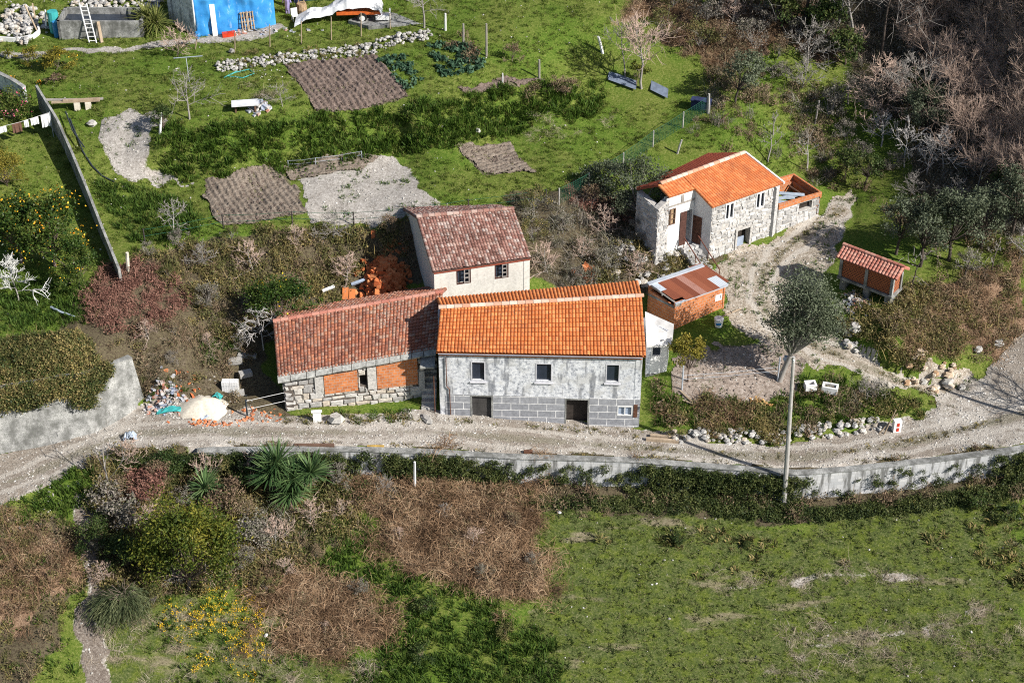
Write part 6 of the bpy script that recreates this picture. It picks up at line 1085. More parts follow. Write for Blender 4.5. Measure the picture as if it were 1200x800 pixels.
    one("bare_tree", "tree", "round headed leafless tree with greyish twigs above the blue sheets", G(752, 104), kind_bare(140, 'bark_grey', 'bark_pink', H=5.6, r=.11, nb=20, nt=12, spread=1.0, up=.06, start=.42, tw=.015, sub=3), .4)
    one("bare_tree", "tree", "slim leaning leafless tree left of the round headed one, near the blue sheets", G(733, 90), kind_bare(141, 'bark_grey', 'bark_grey', H=4.6, r=.07, nb=10, nt=8, spread=.9, start=.5, lean=(.12, 0), tw=.013), 1.1)
    one("citrus_bush", "bush", "small yellow green bush at the foot of the leafless tree", G(746, 98), kind_leafy(142, 'acacia', (0, 0, .9), (.8, .7, .8), 900, .07, r=.05, lumps=12))
    one("olive_tree", "tree", "small grey green olive on the grassy slope above the stone house", G(862, 122), kind_leafy(143, 'olive', (.35, 0, 2.6), (1.7, 1.5, 1.5), 4200, .07, r=.09, bark='bark_dark', fork=(.1, 0, 1.1)))
    one("olive_tree", "tree", "spreading grey olive against the left end of the upper stone house", G(745, 262), kind_leafy(144, 'olive', (.1, .3, 2.7), (2.3, 1.7, 1.9), 6500, .07, r=.12, bark='bark_grey', fork=(.1, 0, 1.0)))
    one("olive_tree", "tree", "low grey olive beside the green netting fence", G(708, 222), kind_leafy(145, 'olive', (0, 0, 1.1), (1.5, 1.2, 1.0), 2600, .07, r=.08, bark='bark_dark'))
    ol = kind_leafy(146, 'olive', (1.3, .3, 4.75), (2.4, 2.1, 2.9), 19000, .07, base=(0, 0, -.2), fork=(.55, 0, 2.0), r=.19, bark='bark_grey', lumps=70, shell=.4)
    one("olive_tree", "tree", "large dense olive leaning right from the bare dirt yard", G(913, 446), ol)
    for i, (u, v, s, l) in enumerate([(1050, 298, 1.0, "leafy grey olive just behind the granary"), (1078, 312, 1.15, "taller grey olive right of the granary roof"), (1112, 305, 1.2, "broad grey olive in the middle of the row below the wood"), (1150, 290, 1.05, "grey olive near the right end of the row below the wood"), (1185, 275, 1.1, "grey olive partly cut by the right edge of the picture"), (1078, 165, 1.0, "silvery olive on the edge of the bare wood")]):
        one("olive_tree", "tree", l, G(u, v), kind_leafy(150 + i, 'olive', (.2, 0, 2.8), (1.7, 1.5, 1.6), 3600, .075, r=.1, bark='bark_dark', fork=(.1, 0, 1.2)), i * 1.3, s)
    for i, (u, v, H, l) in enumerate([(1060, 196, 3.6, "bleached white leafless tree in front of the wood"), (1033, 172, 2.6, "small bleached leafless shrub left of the white tree"), (1086, 205, 3.2, "twin stemmed bleached tree at the foot of the wood"), (1105, 200, 3.4, "forked pale leafless tree at the foot of the wood")]):
        one("bare_tree", "tree", l, G(u, v), kind_bare(160 + i, 'bark_white', 'bark_white', H=H, r=.07, nb=13, nt=8, spread=1.0, up=.06, start=.3, tw=.016), i)
    one("bare_tree", "tree", "brown twiggy tree arching out of the wood edge", G(1030, 150), kind_bare(165, 'bark', 'bark_pink', H=5.5, r=.1, nb=20, nt=13, spread=1.1, up=.02, start=.3, tw=.016, sub=3), .3)
    one("bare_tree", "tree", "brown leafless tree below the dark gap in the wood", G(1075, 150), kind_bare(166, 'bark', 'bark_grey', H=6, r=.1, nb=18, nt=12, spread=1.0, up=.05, start=.3, tw=.015, sub=3), .9)
    for i, (u, v, s, l) in enumerate([(1013, 221, 1.0, "small round evergreen tree above the dusty track, left of the pair"), (990, 208, .8, "little dark evergreen with a pale leaning stem above the track")]): one("evergreen_tree", "tree", l, G(u, v), kind_leafy(168 + i, 'evergreen', (0, 0, 1.9), (1.2, 1.1, .9), 2200, .07, r=.06, bark='bark_dark', fork=(.1, 0, .9)), i, s)
    for i, (u, v, H, l) in enumerate([(900, 190, 2.8, "thin grey leafless sapling just above the orange roof"), (906, 158, 2.0, "thin pale sapling behind the orange roof"), (945, 200, 3.2, "crooked pale pole like tree above the roofless annex"), (1130, 328, 2.2, "pruned leafless stump with upright shoots right of the granary"), (1162, 318, 2.4, "wide pruned leafless tree near the right edge"), (1067, 338, 3.0, "thin leafless tree beside the granary gable")]):
        one("bare_tree", "tree", l, G(u, v), kind_bare(170 + i, 'bark_white' if i == 2 else 'bark_grey' if i < 3 else 'bark_dark', 'bark_grey', H=H, r=.075, nb=6, nt=4, spread=1.0, up=.1, start=.45, tw=.016, sub=1), i)
    one("shrub", "shrub", "grey domed leafless shrub on the green slope", G(912, 92), kind_leafy(178, 'bramble_grey', (0, 0, .6), (1.0, .9, .6), 1500, .05, r=.03, lumps=20))
    one("shrub", "shrub", "fox brown leafless shrub on the terrace edge near the netting", G(660, 112), kind_leafy(179, 'bramble_brown', (0, 0, .8), (1.2, .9, .9), 2000, .05, r=.03, lumps=20)); one("shrub", "shrub", "brown bush at the end of the reddish soil strip", G(600, 72), kind_leafy(180, 'bramble_brown', (0, 0, .7), (.8, .7, .8), 1100, .05, r=.03, lumps=14))
    one("acacia_bush", "bush", "yellow green bush in front of the brick shed", G(807, 447), kind_leafy(181, 'mimosa', (-.1, .1, 2.0), (1.05, .9, 1.45), 2000, .085, r=.06, lumps=22, extra=None))
    one("evergreen_bush", "bush", "big dark evergreen bush with yellow sprays behind the stone house roof", G(327, 392), kind_leafy(183, 'citrus', (.1, .2, 2.2), (2.2, 1.5, 2.0), 6500, .08, r=.08, lumps=30, extra=('yellowfl', 60, .06, 'flowers'))); one("bare_tree", "tree", "bleached dead branches hanging over the left corner of the old roof", G(309, 410), kind_bare(184, 'bark_white', 'bark_white', H=3.4, r=.06, nb=14, nt=8, spread=1.2, up=-.08, start=.35, tw=.017))
    one("bare_tree", "tree", "small bare fruit tree with a white painted stem on the middle terrace", G(203, 272), kind_bare(185, 'bark_white', 'bark_grey', H=2.8, r=.06, nb=12, nt=7, spread=1.1, up=.05, start=.35, tw=.014)); one("conifer", "tree", "small dark conifer at the top of the pale path", G(192, 153), kind_leafy(186, 'evergreen', (0, 0, .95), (.8, .8, .95), 1900, .06, r=.04, lumps=18)); one("bare_tree", "tree", "bare grey fruit tree beside the pale path on the upper lawn", G(222, 140), kind_bare(187, 'bark_grey', 'bark_grey', H=4.0, r=.08, nb=13, nt=8, spread=.9, up=.05, start=.3, tw=.014))
    one("bare_tree", "tree", "brown twiggy shrub tree left of the blue tarpaulin", G(208, 68), kind_bare(188, 'bark', 'bark_pink', H=2.8, r=.05, nb=16, nt=10, spread=1.0, up=.06, start=.15, tw=.014)); one("bare_tree", "tree", "bare grey tree at the corner of the concrete pad", G(497, 33), kind_bare(189, 'bark_grey', 'bark_grey', H=4.2, r=.09, nb=14, nt=9, spread=1.1, up=.04, start=.4, tw=.014)); one("bare_tree", "tree", "thin bare tree beside the tilled bed on the terrace edge", G(331, 125), kind_bare(190, 'bark_grey', 'bark_grey', H=1.9, r=.04, nb=8, nt=6, spread=1.2, up=.05, start=.3, tw=.014))
    for i, (u, v, s, l) in enumerate([(25, 308, 1.15, "orange tree full of fruit at the left edge of the lawn"), (66, 312, 1.2, "largest fruit laden orange tree, against the thin garden wall"), (95, 338, .8, "low orange tree with few fruit beside the shaded garden wall")]): one("orange_tree", "tree", l, G(u, v), kind_leafy(191 + i, 'citrus', (0, .2, 2.3), (2.0, 1.7, 1.9), 5200, .085, r=.09, lumps=30, extra=('orange_fruit', 240 if i < 2 else 60, .055, 'fruit')), i, s)
    one("bush", "bush", "round yellow green bush at the left edge near the clothes line", G(8, 218), kind_leafy(195, 'mimosa', (0, 0, 1.2), (1.7, 1.5, 1.3), 4200, .06, r=.05, lumps=30)); one("camellia", "bush", "glossy bush with pink flowers beside the curved white wall", G(14, 140), kind_leafy(196, 'citrus', (.1, 0, 1.0), (1.5, 1.2, 1.1), 3000, .075, r=.05, lumps=24, extra=('pinkfl', 120, .06, 'flowers')))
    one("blossom_tree", "tree", "little tree in white blossom on the lawn by the orange trees", G(22, 353), kind_bare(197, 'bark_grey', 'blossom', H=3.3, r=.06, nb=13, nt=9, spread=1.1, up=.08, start=.25, tw=.026)); one("bush", "bush", "golden leaved flower bush on the upper lawn", G(66, 82), kind_leafy(198, 'mimosa', (0.3, 0, .8), (1.5, 1.0, .85), 2400, .07, r=.03, lumps=18, extra=('yellowfl', 50, .05, 'flowers'))); one("bush", "bush", "rusty brown little bush beside the golden one on the upper lawn", G(62, 98), kind_leafy(199, 'bramble_brown', (.2, 0, .4), (.7, .5, .4), 700, .05, r=.03, lumps=12)); one("bush", "bush", "low green bush in a white edged bed near the pale path", G(34, 76), kind_leafy(200, 'mimosa', (0, 0, .6), (1.0, .8, .6), 1200, .06, r=.03, lumps=12))
    o = thing("flower_clump", "tuft of orange flowers on the lawn beside the bushes", "flowers", G(46, 98)); child("flowers", p_clump("flowers", MAT['orangefl'], 201, 26, .28, .3, .07, 0, .8), o); child("leaves", p_clump("leaves", MAT['grass_rich'], 202, 60, .35, .22, .07), o); o = thing("flower_clump", "tuft of orange flowers just above the curved white wall", "flowers", G(15, 92)); child("flowers", p_clump("flowers", MAT['orangefl'], 203, 20, .3, .25, .07, 0, .8), o); child("leaves", p_clump("leaves", MAT['grass_rich'], 204, 60, .4, .2, .07), o)
    o = thing("yucca", "big spiky yellow green yucca between the tank and the tarpaulin shed", "plant", G(184, 38)); ym = sword_plant(205, 200, 1.7, .085, 'yuccalight', .3); child("leaves", ym, o).location = (0, 0, .8); mb = MB(); mb.tube([(0, 0, -.2), (0.05, 0, .9)], [.16, .1], 7); me = mb.build("trunk", MAT['bark'], o)
    me.data.transform(__import__('mathutils').Matrix.Translation(Vector(ORG[o.name]))); c2 = child("leaves", ym, o); c2.location = (-.8, .5, .9); c2.rotation_euler = (0, 0, 1)
    # bottom left scrub
    one("acacia_tree", "tree", "large yellowing leafy tree in the scrub below the lane", G(220, 690), kind_leafy(206, 'acacia', (.2, .3, 2.9), (3.1, 2.3, 2.9), 16000, .085, r=.12, lumps=46, shell=.5)); one("weeping_bush", "bush", "feathery grey green weeping bush beside the downhill path", G(150, 722), weeping(), 0)
    for i, (u, v, s, m, l) in enumerate([(140, 610, 1.2, 'bramble_grey', "dusky twiggy bush at the top of the downhill path"), (115, 640, .9, 'evergreen', "dark bush overhanging the downhill path"), (170, 585, 1.0, 'bramble_red', "pinkish brown bush below the lane wall"), (200, 560, .9, 'evergreen', "dark leafy bush against the foot of the lane wall"), (265, 600, 1.0, 'bramble_brown', "brown dry bush behind the yellowing tree"), (150, 665, 1.1, 'evergreen', "dark evergreen bush in the shade of the yellowing tree"), (285, 570, .8, 'evergreen', "dark shaded bush between the two palms"), (300, 640, 1.0, 'bramble_grey', "grey thorny bush right of the yellowing tree"), (260, 560, .8, 'bramble', "olive green bush left of the sword leaved palms")]): one("scrub_bush", "bush", l, G(u, v), kind_leafy(208 + i, m, (0, 0, 1.0), (1.4, 1.2, 1.1), 2300, .07, r=.04, lumps=22), i, s)
    one("bare_tree", "tree", "tall thin leafless sapling at the left end of the lane wall", G(134, 580), kind_bare(220, 'bark_grey', 'bark_grey', H=5.2, r=.06, nb=7, nt=3, spread=.8, up=.1, start=.25, lean=(-.22, .1), tw=.014, sub=1)); one("bare_tree", "tree", "pinkish leafless shrub between the palms", G(292, 570), kind_bare(221, 'bark_pink', 'bark_pink', H=2.4, r=.04, nb=9, nt=6, spread=.9, up=.12, start=.2, tw=.012))
    for i, (u, v, s, l) in enumerate([(500, 715, .7, "dark rounded shrub in the lush grass"), (592, 745, .6, "small brownish shrub at the edge of the pasture"), (495, 770, .7, "dark green shrub near the bottom edge in the lush grass"), (1150, 592, .8, "dark rounded shrub in the right of the pasture"), (1180, 605, .8, "dark shrub near the right edge of the pasture"), (795, 637, .45, "low dark thistle clump in the upper pasture"), (875, 640, .35, "smallest dark thistle clump in the upper pasture")]): one("shrub", "shrub", l, G(u, v), kind_leafy(225 + i, 'evergreen' if i != 1 else 'bramble', (0, 0, .5), (1.2, 1.0, .6), 1500, .07, r=.03, lumps=18), i, s)
    # palms with sword leaves
    o = thing("cordyline", "cluster of spiky dark green sword leaved palms against the lane wall", "palm", G(338, 592)); b = ORG[o.name]
    for i, (u, v, dz) in enumerate([(326, 533, 0), (344, 560, 0), (318, 552, 0), (365, 548, 0), (340, 580, 0)]):
        p = at(u, v, b[2] + [2.6, 2.0, 2.2, 2.2, 1.2][i]) - b; p[1] *= .45; c = child("crown", sword_plant(240 + i, 150, 1.75 if i < 1 else 1.55, .10), o); c.location = p; mb = MB(); mb.tube([b + (p[0] * .3, p[1] * .3, -.3), b + p], [.12, .09], 7); mb.build("trunk", MAT['bark'], o)
    o = thing("fan_palm", "young fan palm with splayed yellow green fronds below the lane", "palm", G(243, 590)); b = ORG[o.name]; c = child("crown", sword_plant(250, 90, 1.6, .09, 'yucca', .35), o); c.location = (0, 0, 1.2); mb = MB(); mb.tube([b + (0, 0, -.3), b + (0, 0, 1.2)], [.12, .08], 7); mb.build("trunk", MAT['bark'], o); o = thing("sword_plant", "small spiky plant left of the fan palm", "plant", G(192, 592)); child("leaves", sword_plant(251, 40, .9, .06, 'yucca', .1), o)
    o = thing("bush", "prickly grey leafless shrub on the grassy triangle by the track", "shrub", G(1015, 462)); W, T = bare_tree(252, H=1.3, r=.03, nb=16, nt=10, spread=1.3, up=.08, start=.05, tw=.010); child("crown", segs_mesh("crown", W + T, MAT['bark_grey'], 3), o)
def weeping():
    g = np.random.default_rng(260); W = []; A = []; n = 420
    W += [[0, 0, -.2, 0, 0, 1.6, .07, .05]]
    az = g.uniform(0, 6.283, n); t0 = np.stack([np.zeros(n), np.zeros(n), g.uniform(.8, 1.9, n)], 1); R_ = g.uniform(.5, 2.0, n); apex = np.stack([np.cos(az) * R_ * .6 - .2, np.sin(az) * R_ * .5, g.uniform(1.4, 2.3, n)], 1); end = np.stack([np.cos(az) * R_ * 1.05 - .5, np.sin(az) * R_ * .9 - .3, g.uniform(.05, 1.1, n)], 1); P = []; D = []
    for f in np.linspace(.35, 1, 22): q = (t0 * (1 - f) ** 2 + 2 * f * (1 - f) * apex * 1.1 + end * f * f); P.append(q + g.normal(0, .05, q.shape)); D.append(2 * (1 - f) * (apex - t0) + 2 * f * (end - apex))
    P = np.concatenate(P); D = np.concatenate(D); D /= np.linalg.norm(D, axis=1)[:, None]; s = np.cross(D, g.normal(size=D.shape)); s /= np.linalg.norm(s, axis=1)[:, None]; l = .13; w = .016; V = np.stack([P - D * l, P - s * w, P + D * l, P + s * w], 1).reshape(-1, 3); Fq = np.arange(len(V)).reshape(-1, 4)
    for k in range(60): W += [[*t0[k], *(apex[k] * .95), .02, .012]]
    return [("trunk", segs_mesh("trunk", W, MAT['bark'], 4)), ("crown", mesh_np("crown", V, Fq, MAT['needle'], np.tile(g.random(n), 22)))]
trees()
# ------------------------------------------------------------------ smaller objects
def one_mesh(name, mb, mat, label, cat, org, group=None):
    return tag(mb.build(name, mat, None, org=org), label, cat, group)
def up_at(base, u, v):
    """point above a ground point, seen at that pixel"""
    d = ray(u, v); return CAM + d * ((base[1] - CAM[1]) / d[1])
def stake(name, label, u, v, ut, vt, r, mat, group=None, sub=.25, n=6, cat="post"):
    b = G(u, v); t = up_at(b, ut, vt); mb = MB(); mb.tube([b - (0, 0, sub), b + (t - b) * .6, t], [r, r * .95, r * .8], n); return one_mesh(name, mb, mat, label, cat, b, group)
MAT['brightbrick'] = m_leaf('new_loose_brick', [(.46, .13, .05), (.62, .20, .075), (.70, .28, .12)], 0, .9)
def yard_things():
    M = MAT; g = np.random.default_rng(300)
    # utility poles
    b = G(919, 590); t = up_at(b, 930, 418); o = thing("utility_pole", "tall grey concrete utility pole standing in the ivy below the lane", "pole", b); mb = MB(); mb.tube([b - (0, 0, .5), b * .5 + t * .5, t], [.16, .13, .095], 10); mb.build("shaft", M['pole'], o); mb = MB(); mb.tube([t - (0, .14, .3), t - (0, .14, .12)], .05, 6); mb.tube([t + (0, .14, -.3), t + (0, .14, -.12)], .05, 6); mb.build("insulator", M['whitepaint'], o)
    b = G(1295, 528); t = b + (.2, 0, 9.2); o = thing("utility_pole", "second concrete utility pole farther right along the lane edge", "pole", b); mb = MB(); mb.tube([b - (0, 0, .5), b * .5 + t * .5, t], [.16, .13, .095], 10); mb.build("shaft", M['pole'], o)
    # basins
    for u, v, d, rz, l in ((949, 457, (.72, .6, .45), .1, "squarish white concrete basin on the grass by the pole"), (972, 460, (1.0, .62, .45), -.3, "longer white concrete trough beside the square basin")):
        b = G(u, v) + (0, 0, .15); o = thing("basin", l, "basin", b); mb = MB(); w = .13; ca, sa = math.cos(rz), math.sin(rz)
        def bx(x, y, z, dx, dy, dz): mb.box((b[0] + x * ca - y * sa, b[1] + x * sa + y * ca, b[2] + z), (dx, dy, dz), rz)
        bx(0, -d[1] / 2 + w / 2, d[2] / 2 - .03, d[0], w, d[2]); bx(0, d[1] / 2 - w / 2, d[2] / 2 - .03, d[0], w, d[2]); bx(-d[0] / 2 + w / 2, 0, d[2] / 2 - .032, w, d[1] - 2 * w, d[2]); bx(d[0] / 2 - w / 2, 0, d[2] / 2 - .032, w, d[1] - 2 * w, d[2]); mb.build("rim", M['whitepaint'], o); mb = MB(); bx(0, 0, .06, d[0] - 2 * w - .004, d[1] - 2 * w - .004, .1); mb.build("bottom", M['mortar'], o)
    b = G(1050, 505); o = thing("block", "upright pale hollow block with red holes beside the lane, sticks leaning on it", "block", b); mb = MB(); mb.box((b[0], b[1], b[2] + .42), (.5, .35, .95), .15); mb.build("body", M['whitepaint'], o); mb = MB(); mb.box((b[0] + .04, b[1] - .18, b[2] + .25), (.16, .03, .26), .15); mb.box((b[0] + .04, b[1] - .18, b[2] + .62), (.16, .03, .26), .15); mb.build("holes", M['redpaint'], o)
    for i, (a, c) in enumerate((((1030, 508), (1052, 484)), ((1036, 509), (1050, 480)))):
        p = G(*a); q = up_at(p + (0, .3, 0), *c); mb = MB(); mb.tube([p, q], [.045, .03], 6); one_mesh("stick", mb, M['timber'], "bleached stick leaning against the hollow block, " + ("nearer the pole" if i == 0 else "nearer the block"), "stick", p)
    for u, v, s, l in ((1110, 450, .75, "pointed white boulder at the foot of the ochre rock cut"), (1127, 456, .5, "low pale boulder right of the pointed one"), (1082, 449, .5, "grey boulder left of the pointed one on the track edge"), (394, 495, .95, "rounded pale boulder in front of the stone house"), (1170, 405, .7, "pale boulder at the foot of the right hand bank"), (1146, 412, .6, "greyer boulder at the foot of the right hand bank"), (1002, 388, .9, "flat pale slab among the mossy stones by the track"), (560, 155, .45, "dark grey stone heap on the lawn"), (108, 147, .6, "pale boulder on the lawn beside the thin garden wall"), (272, 62, .5, "white round boulder left of the rubble wall")):
        b = G(u, v); mb = MB(); mb.stone((b[0], b[1], b[2] + s * .25), (s * 1.15, s * .9, s * .8), g); one_mesh("boulder", mb, M['palestone'], l, "boulder", b)
    b = G(500, 492); mb = MB(); mb.stone((b[0], b[1], b[2] + .1), (1.2, .5, .3), g, .4); one_mesh("doorstep_slab", mb, M['palestone'], "flat grey stone slab at the foot of the dark stair", "slab", b)
    b = G(372, 495); mb = MB(); mb.box((b[0], b[1] + .05, b[2] + .45), (.5, .08, .95), .1, .5); mb.box((b[0], b[1] + .0, b[2] + .87), (.66, .06, .18), .1, .5); one_mesh("white_board", mb, M['whitepaint'], "white board propped in the weeds before the stone house", "board", b)
    for i, (p, q, l) in enumerate((((757, 516), (795, 519), "long pale beam lying along the lane below the house corner"), ((762, 512), (793, 515), "shorter pale beam lying behind the long one"))):
        a = G(*p); c = G(*q); mb = MB(); m = (a + c) / 2; mb.box((m[0], m[1], m[2] + .13), (float(np.linalg.norm(c - a)), .2, .2), math.atan2(c[1] - a[1], c[0] - a[0]), .5, ((c[2] - a[2]) / np.linalg.norm(c - a), 0)); one_mesh("beam", mb, M['timber'], l, "beam", a)
    for p, q, m_, l in (((345, 523), (392, 523), 'timber_dark', "dark board lying along the top of the lane wall"), ((430, 524), (450, 526), 'ochre', "ochre board lying on the lane edge"), ((614, 530), (624, 531), 'door_brown', "dark brick sized block on the lane edge")):
        a = G(*p); c = G(*q); m = (a + c) / 2; mb = MB(); mb.box((m[0], m[1], m[2] + .1), (float(np.linalg.norm(c - a)), .22, .14), 0, .5); one_mesh("board", mb, M[m_], l, "board", a)
    # builders' corner
    b = G(236, 484); mb = MB(); k = 26; rr = g.uniform(.85, 1.15, k)
    rings = [(1.0, -.05), (.72, .28), (.42, .55), (.15, .72)]; b0 = len(mb.v)
    for f, z in rings:
        for i in range(k): an = 6.283 * i / k; mb.v.append((b[0] + 1.75 * f * rr[i] * math.cos(an), b[1] + .5 + 1.3 * f * rr[i] * math.sin(an), b[2] + z + .05 * g.random()))
    for r_ in range(3):
        for i in range(k): j = (i + 1) % k; mb.f.append((b0 + r_ * k + i, b0 + r_ * k + j, b0 + (r_ + 1) * k + j, b0 + (r_ + 1) * k + i)); mb.c.append(.5); mb.u.append(None)
    mb.f.append(tuple(b0 + 3 * k + i for i in range(k))); mb.c.append(.5); mb.u.append(None); o = mb.build("sand_heap", M['sand'], None, True, b); tag(o, "pale heap of building sand beside the lane", "sand heap")
    def heap(name, label, cat, u, v, r, n, mat, sz, hh=.4, flat=False, kind=None):
        c = G(u, v); mb = MB()
        for i in range(n):
            x, y = g.normal(0, r[0] / 2), g.normal(0, r[1] / 2); z = float(zt(c[0] + x, c[1] + y)) + g.uniform(.02, hh) * max(0, 1 - (x / r[0]) ** 2 - (y / r[1]) ** 2); s = sz * g.uniform(.6, 1.5)
            mb.box((c[0] + x, c[1] + y, z), (s * 1.6, s, s * (.25 if flat else .7)), g.uniform(0, 3.1), g.random(), (g.normal(0, .35), g.normal(0, .35)))
        o = one_mesh(name, mb, M[mat], label, cat, c); o["kind"] = "stuff"; return o
    heap("rubbish_heap", "colourful rubbish heap at the end of the concrete wall", "rubbish", 193, 474, (1.3, .8), 150, 'rubbish', .13, .5); heap("brick_rubble", "orange brick shards scattered along the front of the sand heap", "brick rubble", 240, 496, (2.0, .35), 45, 'loosebrick', .10, .10); heap("brick_rubble", "orange brick shards on the brown earth left of the stone house", "brick rubble", 298, 487, (1.6, .8), 40, 'loosebrick', .10, .1); heap("brick_rubble", "broken bricks on the bank behind the sand heap", "brick rubble", 215, 455, (1.2, 1.0), 24, 'loosebrick', .12, .15)
    heap("rubbish_heap", "blue and white rubbish under the granary", "rubbish", 1000, 356, (1.0, 1.0), 90, 'rubbish', .13, .4); heap("brick_pile", "big pile of loose orange bricks behind the old roof", "brick pile", 452, 340, (1.3, 1.9), 460, 'brightbrick', .24, 1.3); heap("junk_pile", "pile of dark cloths and boxes on the upper lawn edge", "junk", 303, 126, (.8, .6), 40, 'rubbish', .2, .5); heap("brick_rubble", "orange rubble in the thicket right of the cream house", "brick rubble", 688, 320, (.9, .6), 22, 'loosebrick', .2, .2)
    for u, v, c, rz, l, s in ((203, 482, 'teal', .1, "green plastic sheet in front of the rubbish heap", (2.0, .5, .12)), (246, 489, 'greyblue_pipe', .5, "blue grey plank stuck in the front of the sand heap", (1.2, .2, .1)), (153, 515, 'greyblue_pipe', .2, "grey blue sack dropped on the lane", (.8, .5, .25)), (255, 467, 'teal', -.3, "turquoise bag on the edge of the sand heap", (.6, .4, .2))):
        p = G(u, v); mb = MB(); k = 8; b0 = len(mb.v); ca, sa = math.cos(rz), math.sin(rz)
        for i in range(k + 1):
            for j in range(4): x, y = (i / k - .5) * s[0], (j / 3 - .5) * s[1]; mb.v.append((p[0] + x * ca - y * sa, p[1] + x * sa + y * ca, p[2] + .05 + s[2] * g.random() + s[2] * (1 - (2 * i / k - 1) ** 2)))
        for i in range(k):
            for j in range(3): q = b0 + i * 4 + j; mb.f.append((q, q + 4, q + 5, q + 1)); mb.c.append(.5); mb.u.append(None)
        o = one_mesh("sack" if s[0] < 1 else "plastic_sheet", mb, M[c], l, "sheet" if s[0] > 1 else "sack", p); md = o.modifiers.new("thickness", 'SOLIDIFY'); md.thickness = .05
    # stacks of pale concrete blocks
    bk = G(270, 462); o = None; blk = None; n = 0
    for lv in range(4):
        for i in range(2):
            for j in range(2):
                p = np.array([bk[0] + (i - .5) * .52, bk[1] + j * .24 + .2, bk[2] + .02 + lv * .205]); l = "pale hollow concrete block in the stack beside the sand heap"
                if blk is None:
                    mb = MB(); mb.box(p + (0, 0, .1), (.5, .2, .03), 0); mb.box(p + (0, 0, .025), (.5, .2, .03)); mb.box(p + (0, 0, .175), (.5, .2, .03))
                    for x in (-.235, -.08, .08, .235): mb.box(p + (x, 0, .1), (.03, .196, .196))
                    blk = one_mesh("concrete_block", mb, M['whitepaint'], l, "concrete block", p, "concrete blocks stacked beside the sand heap")
                else: c = blk.copy(); link(c); c.location = p
    for u, v, s, rz, l in ((276, 425, (.9, .45, .3), .1, "white concrete slab on the bank behind the block stack"), (288, 440, (.8, .5, .3), .4, "grey slab just right of the block stack"), (290, 418, (1.2, .35, .2), -.1, "long pale beam at the top of the bank behind the block stack"), (280, 462, (.7, .4, .25), .2, "low pale slab at the foot of the block stack")): p = G(u, v); mb = MB(); mb.box(p + (0, 0, s[2] / 2), s, rz); one_mesh("slab", mb, M['palestone'], l, "slab", p)
    # roof tiles and boards behind the old roof
    t0 = None
    for i, (u, v) in enumerate(((405, 348), (413, 350))):
        p = G(u, v); mb = MB(); q = [(-.2, -.35, .05), (.2, -.35, .05), (.2, .35, .55), (-.2, .35, .55)]; prism(mb, [p + np.array(x) for x in q], (0, .05, -.05)); one_mesh("ceramic_panel", mb, M['tile_new'], "bright orange ceramic panel lying in the grass, " + ("left one of two" if i == 0 else "right one of two, by the brick pile"), "panel", p)
    for p, q, l in (((378, 345), (392, 340), "short white board by the hedge behind the old roof"), ((412, 337), (428, 332), "pale blue board left of the brick pile")): a = G(*p) + (0, 0, .25); c = G(*q) + (0, 0, .3); mb = MB(); mb.tube([a, c], .13, 4); one_mesh("board", mb, M['bluegrey' if p[0] > 400 else 'whitepaint'], l, "board", a)
    stake("post", "white concrete post in the brown bracken below the lane", 486, 573, 486, 541, .09, M['whitepaint']); stake("post", "pinkish pointed marker post at the end of the garden wall", 150, 317, 149, 296, .13, M['sand'])
    stake("post", "leaning grey post beside the green netting", 793, 180, 799, 164, .08, M['pole']); stake("post", "dark leaning post on the slope right of the netting", 838, 145, 854, 133, .06, M['timber_dark'])
    for u, v, ut, vt, l in ((955, 145, 960, 118, "weathered vine post on the slope, left of three"), (974, 134, 980, 111, "weathered vine post on the slope, middle of three"), (994, 122, 994, 99, "weathered vine post on the slope, right of three")): stake("vine_post", l, u, v, ut, vt, .07, M['timber_grey'], "vine posts on the slope")
    stake("post", "white leaning pole at the corner of the big green field", 707, 62, 701, 43, .12, M['whitepaint']); stake("post", "thin white post at the edge of the reddish strip", 589, 98, 589, 86, .06, M['whitepaint'])
    # terrace edge fence of dark posts and wire
    def fence(name, label, pp, hgt, mat, wires, wm, net=None, r=.05):
        o = thing(name, label, "fence", G(*pp[0])); tops = []
        for u, v in pp: b = G(u, v); mb = MB(); mb.tube([b - (0, 0, .3), b + (0, 0, hgt)], r, 6); mb.build("post", M[mat], o); tops.append(b)
        for w in wires:
            for a, c in zip(tops[:-1], tops[1:]):
                mid = (a + c) / 2 + (0, 0, hgt * w - .06); mb = MB(); mb.tube([a + (0, 0, hgt * w), mid, c + (0, 0, hgt * w)], .012, 4); mb.build("wire", M[wm], o)
        if net:
            for a, c in zip(tops[:-1], tops[1:]):
                mb = MB(); L = float(np.linalg.norm(c - a)); n = max(2, int(L / .16)); d = (c - a) / n
                for i in range(n): p = a + d * i; mb.tube([p + (0, 0, .05), p + d * .5 + (0, 0, hgt * .95)], .007, 3, .5, False); mb.tube([p + d + (0, 0, .05), p + d * .5 + (0, 0, hgt * .95)], .007, 3, .5, False)
                for k in range(8): mb.tube([a + (0, 0, hgt * (.06 + .125 * k)), c + (0, 0, hgt * (.06 + .125 * k))], .006, 3, .5, False)
                mb.build("netting", M[net], o)
    fence("wire_fence", "low wire fence of dark posts along the middle terrace edge", [(170, 285), (262, 268), (343, 264), (415, 265), (486, 258), (549, 250), (640, 238)], 1.1, 'darkmetal', (.5, .95), 'greennet'); fence("net_fence", "green netting fence climbing beside the bright lawn to the concrete post", [(655, 240), (690, 222), (730, 198), (765, 172), (800, 150), (828, 132)], 1.3, 'pole', (.98,), 'greennet', 'greennet')
